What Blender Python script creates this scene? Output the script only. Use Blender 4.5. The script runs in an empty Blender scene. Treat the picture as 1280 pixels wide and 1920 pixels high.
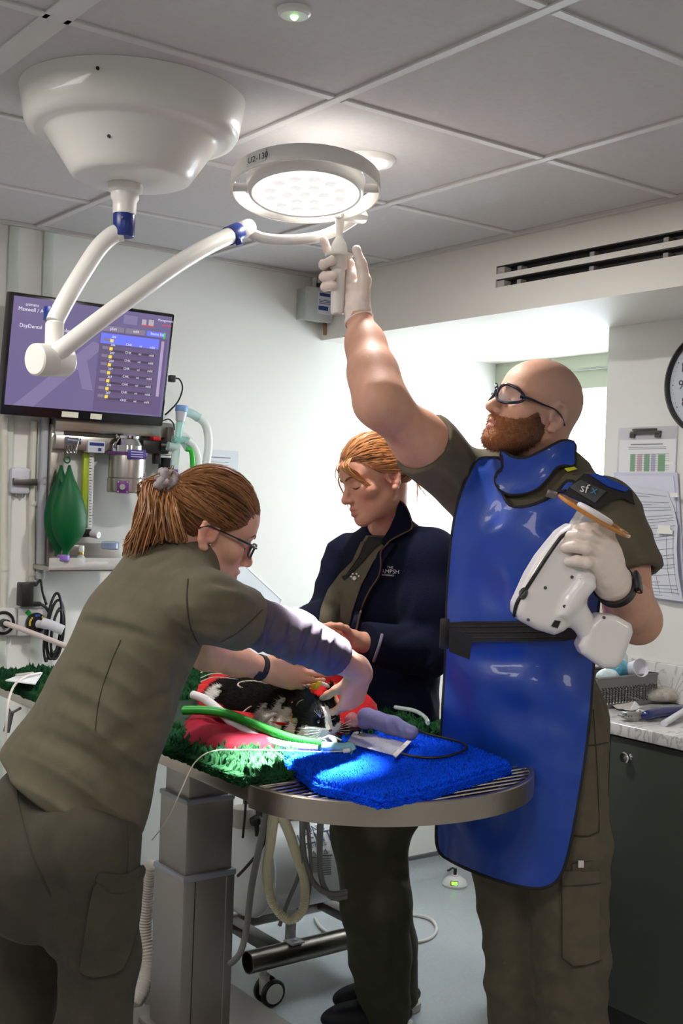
import bpy, bmesh, math, random
import numpy as np
from mathutils import Vector, Matrix

random.seed(7)
RNG = np.random.default_rng(7)
S = bpy.context.scene
C = S.collection

# ------------------------------------------------------------------ camera
FPX = 2200.0                       # focal length in pixels of the 1280x1920 frame
CAM = np.array([0.0, 0.0, 1.55])
AZ = math.radians(53.4)            # world X = along the left wall, world Y = along the right wall
ROLL = math.radians(2.07)
PITCH = math.atan(21 / FPX)
F0 = np.array([math.cos(AZ), math.sin(AZ), 0.0])
R0 = np.array([math.sin(AZ), -math.cos(AZ), 0.0])
ZU = np.array([0.0, 0.0, 1.0])
FW = math.cos(PITCH) * F0 - math.sin(PITCH) * ZU
ZP = math.cos(PITCH) * ZU + math.sin(PITCH) * F0
RT = math.cos(ROLL) * R0 + math.sin(ROLL) * ZP
UP = -math.sin(ROLL) * R0 + math.cos(ROLL) * ZP

def ray(px, py):
    return FW + RT * ((px - 640) / FPX) - UP * ((py - 960) / FPX)
def P(px, py, d):                  # world point seen at a pixel, d metres in front of the camera
    return CAM + ray(px, py) * d
def onX(px, py, x):
    r = ray(px, py); return CAM + r * ((x - CAM[0]) / r[0])
def onY(px, py, y):
    r = ray(px, py); return CAM + r * ((y - CAM[1]) / r[1])
def onZ(px, py, z):
    r = ray(px, py); return CAM + r * ((z - CAM[2]) / r[2])

cam = bpy.data.cameras.new('camera')
camo = bpy.data.objects.new('camera', cam); C.objects.link(camo)
m = Matrix.Identity(4)
for i in range(3):
    m[i][0] = RT[i]; m[i][1] = UP[i]; m[i][2] = -FW[i]; m[i][3] = CAM[i]
camo.matrix_world = m
cam.sensor_fit = 'VERTICAL'; cam.sensor_height = 36.0
cam.lens = 36.0 * FPX / 1920.0
cam.clip_start = 0.05
cam.dof.use_dof = False
S.camera = camo

# ------------------------------------------------------------------ exposure, world, window daylight and added fill lamps
S.view_settings.view_transform = 'Standard'
S.view_settings.look = 'None'
S.view_settings.gamma = 1.0
S.view_settings.use_curve_mapping = False
S.view_settings.exposure = 0.30

W = bpy.data.worlds.new('world'); S.world = W; W.use_nodes = True
bg = W.node_tree.nodes['Background']
bg.inputs[0].default_value = (0.86, 0.93, 1.0, 1.0)
bg.inputs[1].default_value = 2.2

def area(name, loc, direction, size, power, col=(1, 1, 1), shape='RECTANGLE', sy=None, spread=None):
    l = bpy.data.lights.new(name, 'AREA'); l.energy = power; l.color = col
    l.shape = shape; l.size = size
    if sy: l.size_y = sy
    if spread: l.spread = spread
    o = bpy.data.objects.new(name, l); C.objects.link(o)
    o.location = loc
    o.rotation_euler = Vector(direction).to_track_quat('-Z', 'Y').to_euler()
    return o

# daylight outside the window in the alcove
area('window_daylight', (3.78, 3.17, 1.66), (-1, -0.05, -0.12), 0.98, 27, (0.85, 0.94, 1.0), sy=1.0)
# unseen fill lamps without fixtures, added under the ceiling around the camera
area('fill_light', (0.15, 0.55, 2.385), (0, 0, -1), 0.55, 16, (1.0, 0.95, 0.88), sy=0.55)
area('fill_light', (0.22, 2.25, 2.385), (0, 0, -1), 0.55, 17, (1.0, 0.96, 0.90), sy=0.55)
area('fill_light', (1.75, -0.6, 2.385), (0, 0, -1), 0.55, 14, (1.0, 0.95, 0.88), sy=0.55)

# ------------------------------------------------------------------ materials
MATS = {}
def mat(name, col, rough=0.5, metal=0.0, var=0.0, vscale=8.0, bump=0.0, bscale=60.0, emit=0.0, alpha=1.0,
        trans=0.0, sheen=0.0, sss=0.0, coat=0.0, ior=1.45, stretch=None, ecol=None, spec=None):
    if name in MATS: return MATS[name]
    M = bpy.data.materials.new(name); M.use_nodes = True
    N = M.node_tree.nodes; L = M.node_tree.links
    b = N['Principled BSDF']
    col = tuple(col) + ((1.0,) if len(col) == 3 else ())
    b.inputs['Base Color'].default_value = col
    b.inputs['Roughness'].default_value = rough
    b.inputs['Metallic'].default_value = metal
    b.inputs['IOR'].default_value = ior
    b.inputs['Alpha'].default_value = alpha
    b.inputs['Transmission Weight'].default_value = trans
    b.inputs['Sheen Weight'].default_value = sheen
    if spec is not None: b.inputs['Specular IOR Level'].default_value = spec
    b.inputs['Coat Weight'].default_value = coat
    if sss:
        b.inputs['Subsurface Weight'].default_value = sss
        b.inputs['Subsurface Radius'].default_value = (0.012, 0.004, 0.002)
        b.inputs['Subsurface Scale'].default_value = 1.0
    if emit:
        b.inputs['Emission Color'].default_value = (tuple(ecol) + (1,)) if ecol else col
        b.inputs['Emission Strength'].default_value = emit
    tc = None
    def coord(sc):
        tcn = N.new('ShaderNodeTexCoord'); mp = N.new('ShaderNodeMapping')
        L.new(tcn.outputs['Object'], mp.inputs['Vector'])
        mp.inputs['Scale'].default_value = sc
        return mp.outputs['Vector']
    st = stretch or (1, 1, 1)
    if var:
        nz = N.new('ShaderNodeTexNoise'); nz.inputs['Scale'].default_value = vscale; nz.inputs['Detail'].default_value = 4
        L.new(coord(st), nz.inputs['Vector'])
        cr = N.new('ShaderNodeValToRGB')
        cr.color_ramp.elements[0].position = 0.3; cr.color_ramp.elements[1].position = 0.7
        cr.color_ramp.elements[0].color = tuple(max(0, c * (1 - var)) for c in col[:3]) + (1,)
        cr.color_ramp.elements[1].color = tuple(min(1, c * (1 + var)) for c in col[:3]) + (1,)
        L.new(nz.outputs['Fac'], cr.inputs['Fac']); L.new(cr.outputs['Color'], b.inputs['Base Color'])
    if bump:
        nz = N.new('ShaderNodeTexNoise'); nz.inputs['Scale'].default_value = bscale; nz.inputs['Detail'].default_value = 3
        L.new(coord(st), nz.inputs['Vector'])
        bp = N.new('ShaderNodeBump'); bp.inputs['Strength'].default_value = bump; bp.inputs['Distance'].default_value = 0.01
        L.new(nz.outputs['Fac'], bp.inputs['Height']); L.new(bp.outputs['Normal'], b.inputs['Normal'])
    MATS[name] = M
    return M

def attr_mix(name, colA, colB, attr, rough=0.5, sss=0.0, bump=0.0, bscale=80, sheen=0.0, colC=None, attrC=None, vary=0.0, vscale=40):
    """material whose own colour goes from colA to colB along a per-vertex attribute"""
    if name in MATS: return MATS[name]
    M = mat(name, colA, rough, sss=sss, bump=bump, bscale=bscale, sheen=sheen)
    N = M.node_tree.nodes; L = M.node_tree.links; b = N['Principled BSDF']
    def mixer(c1, c2, a):
        at = N.new('ShaderNodeAttribute'); at.attribute_name = a
        mx = N.new('ShaderNodeMix'); mx.data_type = 'RGBA'
        if isinstance(c1, tuple): mx.inputs[6].default_value = c1 + (1,)
        else: L.new(c1, mx.inputs[6])
        mx.inputs[7].default_value = tuple(c2) + (1,)
        L.new(at.outputs['Fac'], mx.inputs[0])
        return mx.outputs[2]
    base = tuple(colA)
    if vary:
        nz = N.new('ShaderNodeTexNoise'); nz.inputs['Scale'].default_value = vscale; nz.inputs['Detail'].default_value = 3
        tcn = N.new('ShaderNodeTexCoord'); L.new(tcn.outputs['Object'], nz.inputs['Vector'])
        cr = N.new('ShaderNodeValToRGB')
        cr.color_ramp.elements[0].position = .3; cr.color_ramp.elements[1].position = .7
        cr.color_ramp.elements[0].color = (base[0] * (1 - vary * .3), base[1] * (1 - vary), base[2] * (1 - vary), 1)
        cr.color_ramp.elements[1].color = tuple(min(1, c * (1 + vary * .4)) for c in base) + (1,)
        L.new(nz.outputs['Fac'], cr.inputs['Fac'])
        base = cr.outputs['Color']
    o = mixer(base, colB, attr)
    if colC: o = mixer(o, colC, attrC)
    L.new(o, b.inputs['Base Color'])
    return M

# ------------------------------------------------------------------ mesh helpers
def unit(v):
    v = np.asarray(v, float); n = np.linalg.norm(v); return v / n if n > 1e-12 else v
def frame(z, hint=None):
    z = unit(z)
    h = np.asarray(hint if hint is not None else ((0, 0, 1) if abs(z[2]) < 0.9 else (1, 0, 0)), float)
    x = unit(np.cross(h, z)); y = np.cross(z, x)
    return x, y, z
def catmull(pts, n=8, closed=False):
    pts = [np.asarray(p, float) for p in pts]
    if len(pts) < 3 and not closed:
        return [pts[0] + (pts[-1] - pts[0]) * t for t in np.linspace(0, 1, n + 1)]
    out = []; N = len(pts)
    segs = N if closed else N - 1
    for i in range(segs):
        if closed: p0, p1, p2, p3 = (pts[(i + j - 1) % N] for j in range(4))
        else:
            p1, p2 = pts[i], pts[i + 1]
            p0 = pts[i - 1] if i > 0 else 2 * p1 - p2
            p3 = pts[i + 2] if i + 2 < N else 2 * p2 - p1
        for k in range(n):
            t = k / n
            out.append(0.5 * ((2 * p1) + (-p0 + p2) * t + (2 * p0 - 5 * p1 + 4 * p2 - p3) * t * t + (-p0 + 3 * p1 - 3 * p2 + p3) * t ** 3))
    if not closed: out.append(pts[-1])
    return out
def resample(pts, step):
    pts = np.asarray(pts, float)
    d = np.r_[0, np.cumsum(np.linalg.norm(np.diff(pts, axis=0), axis=1))]
    n = max(2, int(d[-1] / step) + 1)
    t = np.linspace(0, d[-1], n)
    return [np.array([np.interp(tt, d, pts[:, k]) for k in range(pts.shape[1])]) for tt in t]

class MB:
    def __init__(s): s.v = []; s.f = []; s.mi = []; s.at = []
    def add(s, verts, faces, mi=0, at=0.0):
        b = len(s.v)
        s.v.extend([tuple(map(float, p)) for p in verts])
        s.at.extend([at] * len(verts))
        for f in faces: s.f.append(tuple(b + i for i in f)); s.mi.append(mi)
        return s
    def box(s, c, size, axes=None, bevel=0.0, seg=2, mi=0):
        ax = axes if axes is not None else (np.array([1., 0, 0]), np.array([0, 1., 0]), np.array([0, 0, 1.]))
        bm = bmesh.new(); bmesh.ops.create_cube(bm, size=1.0)
        for v in bm.verts: v.co = Vector((v.co.x * size[0], v.co.y * size[1], v.co.z * size[2]))
        if bevel: bmesh.ops.bevel(bm, geom=bm.edges[:], offset=min(bevel, min(size) * .49), segments=seg, profile=.5, affect='EDGES')
        bm.verts.ensure_lookup_table()
        c = np.asarray(c, float)
        vs = [c + ax[0] * v.co.x + ax[1] * v.co.y + ax[2] * v.co.z for v in bm.verts]
        det = np.dot(np.cross(ax[0], ax[1]), ax[2])
        fs = [[v.index for v in f.verts] for f in bm.faces]
        if det < 0: fs = [f[::-1] for f in fs]
        bm.free(); return s.add(vs, fs, mi)
    def boxr(s, x0, x1, y0, y1, z0, z1, bevel=0.0, seg=2, mi=0):
        return s.box(((x0 + x1) / 2, (y0 + y1) / 2, (z0 + z1) / 2), (abs(x1 - x0), abs(y1 - y0), abs(z1 - z0)), None, bevel, seg, mi)
    def tube(s, pts, r, n=10, closed=False, caps=True, mi=0, flat=1.0, hint=None, at=0.0):
        pts = [np.asarray(p, float) for p in pts]; N = len(pts)
        rs = [r] * N if np.isscalar(r) else list(r)
        vs = []; fs = []
        x = None
        for i in range(N):
            if closed: t = pts[(i + 1) % N] - pts[i - 1]
            else: t = pts[min(i + 1, N - 1)] - pts[max(i - 1, 0)]
            t = unit(t)
            if x is None: x, y, _ = frame(t, hint)
            else:
                x = x - t * np.dot(x, t)
                if np.linalg.norm(x) < 1e-6: x, y, _ = frame(t, hint)
                x = unit(x); y = np.cross(t, x)
            for k in range(n):
                a = 2 * math.pi * k / n
                vs.append(pts[i] + rs[i] * (x * math.cos(a) + y * flat * math.sin(a)))
        M = N if closed else N - 1
        for i in range(M):
            for k in range(n):
                a = i * n + k; b = i * n + (k + 1) % n
                c = ((i + 1) % N) * n + (k + 1) % n; d = ((i + 1) % N) * n + k
                fs.append((a, b, c, d))
        if caps and not closed:
            fs.append(tuple(range(n))[::-1]); fs.append(tuple((N - 1) * n + k for k in range(n)))
        return s.add(vs, fs, mi, at)
    def lathe(s, prof, origin, axis, n=32, mi=0, hint=None, caps=True):
        x, y, z = frame(axis, hint); o = np.asarray(origin, float)
        vs = []; fs = []; K = len(prof)
        for r, h in prof:
            for k in range(n):
                a = 2 * math.pi * k / n
                vs.append(o + z * h + (x * math.cos(a) + y * math.sin(a)) * max(r, 1e-5))
        for i in range(K - 1):
            for k in range(n):
                fs.append((i * n + k, i * n + (k + 1) % n, (i + 1) * n + (k + 1) % n, (i + 1) * n + k))
        if caps and prof[0][0] > 1e-4: fs.append(tuple(range(n))[::-1])
        if caps and prof[-1][0] > 1e-4: fs.append(tuple((K - 1) * n + k for k in range(n)))
        return s.add(vs, fs, mi)
    def cyl(s, a, b, r, n=24, r2=None, bevel=0.0, mi=0):
        a = np.asarray(a, float); b = np.asarray(b, float); L = np.linalg.norm(b - a); r2 = r if r2 is None else r2
        if bevel:
            q = bevel * .3
            return s.lathe([(r - bevel, 0), (r - q, q), (r, bevel), (r2, L - bevel), (r2 - q, L - q), (r2 - bevel, L)], a, b - a, n, mi)
        return s.lathe([(r, 0), (r2, L)], a, b - a, n, mi)
    def ring(s, c, axis, R, r, n=40, m=10, mi=0, hint=None, flat=1.0):
        x, y, z = frame(axis, hint); c = np.asarray(c, float)
        pts = [c + R * (x * math.cos(a) + y * math.sin(a)) for a in np.linspace(0, 2 * math.pi, n, endpoint=False)]
        return s.tube(pts, r, m, closed=True, mi=mi, flat=flat, hint=z)
    def prism(s, poly, vec, mi=0):
        poly = [np.asarray(p, float) for p in poly]; vec = np.asarray(vec, float); n = len(poly)
        nrm = sum(np.cross(poly[i], poly[(i + 1) % n]) for i in range(n))
        vs = poly + [p + vec for p in poly]
        fs = [tuple(range(n))[::-1], tuple(range(n, 2 * n))] + [(i, (i + 1) % n, n + (i + 1) % n, n + i) for i in range(n)]
        if np.dot(nrm, vec) < 0: fs = [f[::-1] for f in fs]
        return s.add(vs, fs, mi)
    def grid(s, rows, mi=0, closed_u=False, flip=False):
        nu = len(rows); nv = len(rows[0]); vs = [p for r in rows for p in r]; fs = []
        for i in range(nu - 1):
            for j in range(nv if closed_u else nv - 1):
                f = (i * nv + j, i * nv + (j + 1) % nv, (i + 1) * nv + (j + 1) % nv, (i + 1) * nv + j)
                fs.append(f[::-1] if flip else f)
        return s.add(vs, fs, mi)
    def ball(s, c, r, n=16, m=10, mi=0, scale=(1, 1, 1), axes=None):
        ax = axes if axes is not None else np.eye(3); c = np.asarray(c, float)
        vs = []; fs = []
        for i in range(m + 1):
            th = math.pi * i / m
            for k in range(n):
                a = 2 * math.pi * k / n
                q = (r * scale[0] * math.sin(th) * math.cos(a), r * scale[1] * math.sin(th) * math.sin(a), r * scale[2] * math.cos(th))
                vs.append(c + ax[0] * q[0] + ax[1] * q[1] + ax[2] * q[2])
        for i in range(m):
            for k in range(n):
                fs.append((i * n + k, (i + 1) * n + k, (i + 1) * n + (k + 1) % n, i * n + (k + 1) % n))
        return s.add(vs, fs, mi)

def link(name, v, f, mats, parent=None, smooth=30, mi=None, attrs=None, cen=None):
    v = np.asarray(v, float)
    mn = v.min(0); mx = v.max(0)
    loc = np.array([(mn[0] + mx[0]) / 2, (mn[1] + mx[1]) / 2, mn[2]]) if cen is None else np.asarray(cen, float)
    me = bpy.data.meshes.new(name)
    me.from_pydata([tuple(p) for p in (v - loc)], [], [tuple(int(i) for i in q) for q in f])
    if not isinstance(mats, (list, tuple)): mats = [mats]
    for q in mats: me.materials.append(q)
    if mi is not None and len(mats) > 1: me.polygons.foreach_set('material_index', np.asarray(mi, np.int32))
    if attrs:
        for k, a in attrs.items():
            at = me.attributes.new(k, 'FLOAT', 'POINT'); at.data.foreach_set('value', np.asarray(a, np.float32))
    me.validate()
    if smooth:
        me.polygons.foreach_set('use_smooth', np.ones(len(me.polygons), bool))
        if smooth < 179: me.set_sharp_from_angle(angle=math.radians(smooth))
    me.update()
    o = bpy.data.objects.new(name, me); C.objects.link(o)
    o.location = Vector(loc)
    if parent is not None:
        o.parent = parent
        root = Matrix.Identity(4); q = parent
        o.matrix_parent_inverse = world_of(parent).inverted()
    return o
def world_of(o):
    mm = o.matrix_basis.copy()
    if o.parent: mm = world_of(o.parent) @ o.matrix_parent_inverse @ mm
    return mm
def obj(name, mb, mats, parent=None, smooth=30, attr=None):
    return link(name, mb.v, mb.f, mats, parent, smooth, mb.mi, {attr: mb.at} if attr else None)
def tag(o, label, cat, group=None, kind=None):
    o['label'] = label; o['category'] = cat
    if group: o['group'] = group
    if kind: o['kind'] = kind
    return o
def thing(name, label, cat, loc, group=None):
    o = bpy.data.objects.new(name, None); C.objects.link(o)
    o.location = Vector(np.asarray(loc, float)); o.empty_display_size = .05
    return tag(o, label, cat, group)
def struct(name, mb, mats, smooth=30, parent=None):
    o = obj(name, mb, mats, parent, smooth)
    if parent is None: o['kind'] = 'structure'
    return o
def text(name, s, origin, xdir, ydir, size, m, parent, lift=0.0006, depth=0.0, align='LEFT'):
    cu = bpy.data.curves.new(name, 'FONT'); cu.body = s; cu.size = size; cu.extrude = depth
    cu.align_x = align; cu.resolution_u = 2
    to = bpy.data.objects.new(name + '_tmp', cu); C.objects.link(to)
    dg = bpy.context.evaluated_depsgraph_get(); dg.update()
    me = bpy.data.meshes.new_from_object(to.evaluated_get(dg))
    v = np.array([x.co[:] for x in me.vertices]); f = [tuple(p.vertices) for p in me.polygons]
    bpy.data.objects.remove(to); bpy.data.curves.remove(cu); bpy.data.meshes.remove(me)
    xd = unit(xdir); yd = unit(ydir); n = np.cross(xd, yd)
    o = np.asarray(origin, float) + n * lift
    if len(v) == 0: return None
    return link(name, [o + xd * p[0] + yd * p[1] + n * p[2] for p in v], f, m, parent, 0)

# ------------------------------------------------------------------ implicit-surface mesher (bodies, clothes, soft shapes)
def seg_t(p, a, b):
    ab = b - a; L = float(ab @ ab)
    return np.clip(((p - a) @ ab) / max(L, 1e-12), 0, 1)
class Bone:
    def __init__(s, a, b, ra, rb=None, k=0.02, op='u', sq=None, clip=None, tag=0):
        s.a = np.asarray(a, float); s.b = np.asarray(b, float); s.ra = ra; s.rb = ra if rb is None else rb
        s.k = k; s.op = op; s.sq = sq; s.clip = clip; s.tag = tag
        if sq is not None:
            s.ax = unit(sq[0]); s.sc = sq[1]
            s.a2 = s._q(s.a); s.b2 = s._q(s.b)
    def _q(s, p):
        return p + np.multiply.outer((p @ s.ax), s.ax) * (1 / s.sc - 1)
    def ev(s, p):
        if s.sq is not None:
            q = s._q(p); t = seg_t(q, s.a2, s.b2)
            d = np.linalg.norm(q - (s.a2 + t[:, None] * (s.b2 - s.a2)), axis=1) - (s.ra + (s.rb - s.ra) * t)
            d = d * max(s.sc, .5) ** .5 if s.sc < 1 else d
        else:
            t = seg_t(p, s.a, s.b)
            d = np.linalg.norm(p - (s.a + t[:, None] * (s.b - s.a)), axis=1) - (s.ra + (s.rb - s.ra) * t)
        if s.clip is not None:
            for c, n in s.clip: d = np.maximum(d, (p - c) @ n)
        return d
    def pts(s): return [(s.a, s.ra), (s.b, s.rb)]
class Ell:
    def __init__(s, c, r, axes=None, k=0.02, op='u', clip=None, tag=0):
        s.c = np.asarray(c, float); s.r = np.asarray(r, float); s.A = np.eye(3) if axes is None else np.asarray(axes, float)
        s.k = k; s.op = op; s.clip = clip; s.tag = tag
    def ev(s, p):
        q = (p - s.c) @ s.A.T
        k0 = np.linalg.norm(q / s.r, axis=1); k1 = np.linalg.norm(q / (s.r * s.r), axis=1)
        d = np.where(k1 > 1e-9, k0 * (k0 - 1) / np.maximum(k1, 1e-9), -s.r.min())
        if s.clip is not None:
            for c, n in s.clip: d = np.maximum(d, (p - c) @ n)
        return d
    def pts(s): return [(s.c, s.r.max())]
class RBox:
    def __init__(s, c, half, axes=None, r=0.01, k=0.01, op='u', clip=None, tag=0):
        s.c = np.asarray(c, float); s.h = np.asarray(half, float) - r; s.A = np.eye(3) if axes is None else np.asarray(axes, float)
        s.r = r; s.k = k; s.op = op; s.clip = clip; s.tag = tag
    def ev(s, p):
        q = np.abs((p - s.c) @ s.A.T) - s.h
        d = np.linalg.norm(np.maximum(q, 0), axis=1) + np.minimum(q.max(1), 0) - s.r
        if s.clip is not None:
            for c, n in s.clip: d = np.maximum(d, (p - c) @ n)
        return d
    def pts(s): return [(s.c, float(np.linalg.norm(s.h)) + s.r)]
def chain(pts, rs, k=0.02, **kw):
    return [Bone(pts[i], pts[i + 1], rs[i], rs[i + 1], k, **kw) for i in range(len(pts) - 1)]
CUR = [None]
def crease(a, b, w, amp):          # a groove (amp>0) or ridge (amp<0) of a cloth fold, laid on the current garment
    a = np.asarray(a, float); b = np.asarray(b, float)
    if CUR[0] is not None: return fold_on(CUR[0], a, b, w, amp)
    def f(p):
        t = seg_t(p, a, b)
        d2 = ((p - (a + t[:, None] * (b - a))) ** 2).sum(1)
        return amp * np.exp(-d2 / (w * w)) * np.sin(np.pi * (0.15 + 0.7 * t))
    f.box = (np.minimum(a, b) - 2.5 * w, np.maximum(a, b) + 2.5 * w)
    return f
def wobble(amp, freq, seed=0):
    r = np.random.default_rng(seed); ks = r.normal(size=(5, 3)); ks = ks / np.linalg.norm(ks, axis=1)[:, None] * freq * r.uniform(.6, 1.5, (5, 1)); ph = r.uniform(0, 6.28, 5)
    def f(p): return amp * np.sin(p @ ks.T + ph).sum(1) / 2.2
    f.box = None
    return f
def folds(n, freq, amp, seed=0, warp=9.0):   # long soft cloth folds running across direction n
    n = unit(n); r = np.random.default_rng(seed); k1, k2, k3 = (r.normal(size=3) for _ in range(3)); k1, k2, k3 = unit(k1) * warp, unit(k2) * warp * 1.7, unit(k3) * warp * .8
    ph = r.uniform(0, 6.28, 4)
    def f(p):
        u = freq * (p @ n) + 1.6 * np.sin(p @ k1 + ph[0]) + .9 * np.sin(p @ k2 + ph[1])
        m_ = np.clip(.5 + .8 * np.sin(p @ k3 + ph[2]), 0, 1)
        return amp * (np.abs(np.sin(u)) ** .8 - .6) * m_
    f.box = None
    return f
def combine(prims, p, mods=(), idx=None):
    d = np.full(len(p), 1e3)
    for q in (prims if idx is None else [prims[i] for i in idx]):
        e = q.ev(p); k = max(q.k, 1e-6)
        if q.op == 'u':
            h = np.maximum(k - np.abs(d - e), 0) / k; d = np.minimum(d, e) - h * h * k * .25
        elif q.op == 's':
            e = -e; h = np.maximum(k - np.abs(d - e), 0) / k; d = np.maximum(d, e) + h * h * k * .25
        else:
            h = np.maximum(k - np.abs(d - e), 0) / k; d = np.maximum(d, e) + h * h * k * .25
    for f in mods: d = d + f(p)
    return d
def sdf_mesh(prims, h=0.004, mods=(), n=20, post=None):
    lo = np.min([c - r for q in prims if q.op == 'u' for c, r in q.pts()], axis=0) - 0.03
    hi = np.max([c + r for q in prims if q.op == 'u' for c, r in q.pts()], axis=0) + 0.03
    dims = np.ceil((hi - lo) / h).astype(int) + 2
    nb = np.ceil(dims / n).astype(int)
    bi = np.stack(np.meshgrid(*[np.arange(b) for b in nb], indexing='ij'), -1).reshape(-1, 3)
    cen = lo + (bi * n + n / 2) * h
    half = (n / 2 + 1.5) * h * math.sqrt(3)
    D = np.stack([q.ev(cen) for q in prims], 1)          # blocks x prims
    uni = np.array([q.op == 'u' for q in prims])
    dm = D[:, uni].min(1)
    act = np.where(dm < half * 1.15 + 0.015)[0]
    kmax = max(q.k for q in prims)
    loc = np.arange(-1, n + 1)
    G = np.stack(np.meshgrid(loc, loc, loc, indexing='ij'), -1).reshape(-1, 3)
    m = n + 2
    VV = []; VID = []; QQ = []
    big = np.array([1, dims[0] + n * 2 + 4, (dims[0] + n * 2 + 4) * (dims[1] + n * 2 + 4)], np.int64)
    for b in act:
        idx = [i for i in range(len(prims)) if (D[b, i] < half * 1.6 + kmax + 0.01 + max(dm[b], 0)) or prims[i].op == 'i']
        if not idx: continue
        base = bi[b] * n
        p = lo + (G + base) * h
        bmn = p[0]; bmx = p[-1]
        mm = [f for f in mods if f.box is None or (np.all(f.box[0] < bmx) and np.all(f.box[1] > bmn))]
        d = combine(prims, p, mm, idx)
        if post is not None: d = post(p, d)
        d = d.reshape(m, m, m)
        if d.min() > 0 or d.max() < 0: continue
        ins = d < 0
        # vertices for cells
        acc = np.zeros((m - 1,) * 3 + (3,)); cnt = np.zeros((m - 1,) * 3)
        for ax in range(3):
            s0 = [slice(None)] * 3; s1 = [slice(None)] * 3; s0[ax] = slice(0, m - 1); s1[ax] = slice(1, m)
            a = d[tuple(s0)]; c = d[tuple(s1)]
            ch = (a < 0) != (c < 0)
            t = np.where(ch, a / np.where(ch, a - c, 1), 0)
            o1, o2 = [q for q in range(3) if q != ax]
            for u in (0, 1):
                for w in (0, 1):
                    sl = [slice(None)] * 3; sl[o1] = slice(u, m - 1 + u); sl[o2] = slice(w, m - 1 + w)
                    cc = ch[tuple(sl)]; tt = t[tuple(sl)]
                    cnt += cc
                    acc[..., ax] += np.where(cc, tt, 0); acc[..., o1] += np.where(cc, u, 0); acc[..., o2] += np.where(cc, w, 0)
        ijk = np.argwhere(cnt > 0)
        gl = ijk - 1 + base + n
        ids = (gl * big).sum(1)
        pos = lo + (ijk - 1 + base + acc[tuple(ijk.T)] / cnt[tuple(ijk.T)][:, None]) * h
        VV.append(pos); VID.append(ids)
        for ax in range(3):
            o1, o2 = [(1, 2), (2, 0), (0, 1)][ax]
            sl = [slice(1, m - 1)] * 3
            s1 = list(sl); s1[ax] = slice(2, m)
            a = ins[tuple(sl)]; c = ins[tuple(s1)]
            e = np.argwhere(a != c)
            if len(e) == 0: continue
            fl = a[tuple(e.T)]
            g = e + base + n     # global cell index of the point (offset n)
            def cid(u, w):
                q = g.copy(); q[:, o1] -= u; q[:, o2] -= w
                return (q * big).sum(1)
            quad = np.stack([cid(0, 0), cid(1, 0), cid(1, 1), cid(0, 1)], 1)
            quad[~fl] = quad[~fl][:, ::-1]
            QQ.append(quad)
    V = np.concatenate(VV); I = np.concatenate(VID); Q = np.concatenate(QQ)
    uid, first = np.unique(I, return_index=True)
    V = V[first]
    pos = np.searchsorted(uid, Q.ravel()); pos = np.minimum(pos, len(uid) - 1)
    ok = (uid[pos] == Q.ravel()).reshape(-1, 4).all(1)
    F = pos.reshape(-1, 4)[ok]
    # keep the one outer skin: drop closed pockets left inside
    lab = np.arange(len(V))
    while True:
        m_ = lab[F].min(1); new = lab.copy()
        for k in range(4): np.minimum.at(new, F[:, k], m_)
        new = new[new]
        if np.array_equal(new, lab): break
        lab = new
    fl = lab[F[:, 0]]; u, c = np.unique(fl, return_counts=True); keep = fl == u[np.argmax(c)]
    F = F[keep]; used = np.unique(F); rm = np.full(len(V), -1); rm[used] = np.arange(len(used))
    return V[used], rm[F]
def relax(V, F, it=1, lam=0.5):
    e = np.concatenate([F[:, [0, 1]], F[:, [1, 2]], F[:, [2, 3]], F[:, [3, 0]]]); e = np.concatenate([e, e[:, ::-1]])
    cnt = np.bincount(e[:, 0], minlength=len(V))[:, None]
    for _ in range(it):
        a = np.stack([np.bincount(e[:, 0], V[e[:, 1], k], minlength=len(V)) for k in range(3)], 1)
        V = V + lam * (a / np.maximum(cnt, 1) - V)
    return V
def soft(name, prims, mats, parent=None, h=0.004, mods=(), it=1, attrs=None, post=None):
    V, F = sdf_mesh(prims, h, mods, post=post)
    V = relax(V, F, it)
    at = {k: f(V) for k, f in attrs.items()} if attrs else None
    return link(name, V, F, mats, parent, 179, None, at)
def gauss(c, r, amp=1.0):
    c = np.asarray(c, float)
    return lambda V: amp * np.exp(-((V - c) ** 2).sum(1) / (r * r))
# ================================================================== the setting
YL = 3.70      # left wall
XC = 3.06      # wall with the clock
XS = 2.62      # face of the bulkhead
XWIN = 3.60    # window plane
ZC = 2.41      # ceiling
ZS = 2.165     # underside of the bulkhead
YREV = 2.65    # window reveal
XB, YB = -1.9, -2.4

M_wall = mat('wall_paint', (0.79, 0.79, 0.755), 0.55, bump=0.03, bscale=220)
M_soff = mat('bulkhead_paint', (0.72, 0.69, 0.64), 0.6, bump=0.02, bscale=200)
M_tile = mat('ceiling_tile', (0.54, 0.515, 0.52), 0.85, var=0.03, vscale=60, bump=0.10, bscale=260)
M_tee = mat('ceiling_tee', (0.62, 0.60, 0.60), 0.5)
M_floor = mat('vinyl_floor', (0.40, 0.435, 0.455), 0.30, var=0.05, vscale=90)
M_green = mat('window_frame_paint', (0.50, 0.55, 0.43), 0.45)
M_strip = mat('cover_strip', (0.62, 0.66, 0.60), 0.4)
M_dark = mat('dark_rubber', (0.03, 0.032, 0.035), 0.5)

struct('floor', MB().boxr(XB, XWIN + .3, YB, YL + .1, -0.08, 0.0), M_floor)
c = MB().boxr(XB, XWIN + .3, YB, YL + .1, ZC, ZC + .08)
ceil = struct('ceiling', c, M_tile)
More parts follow.
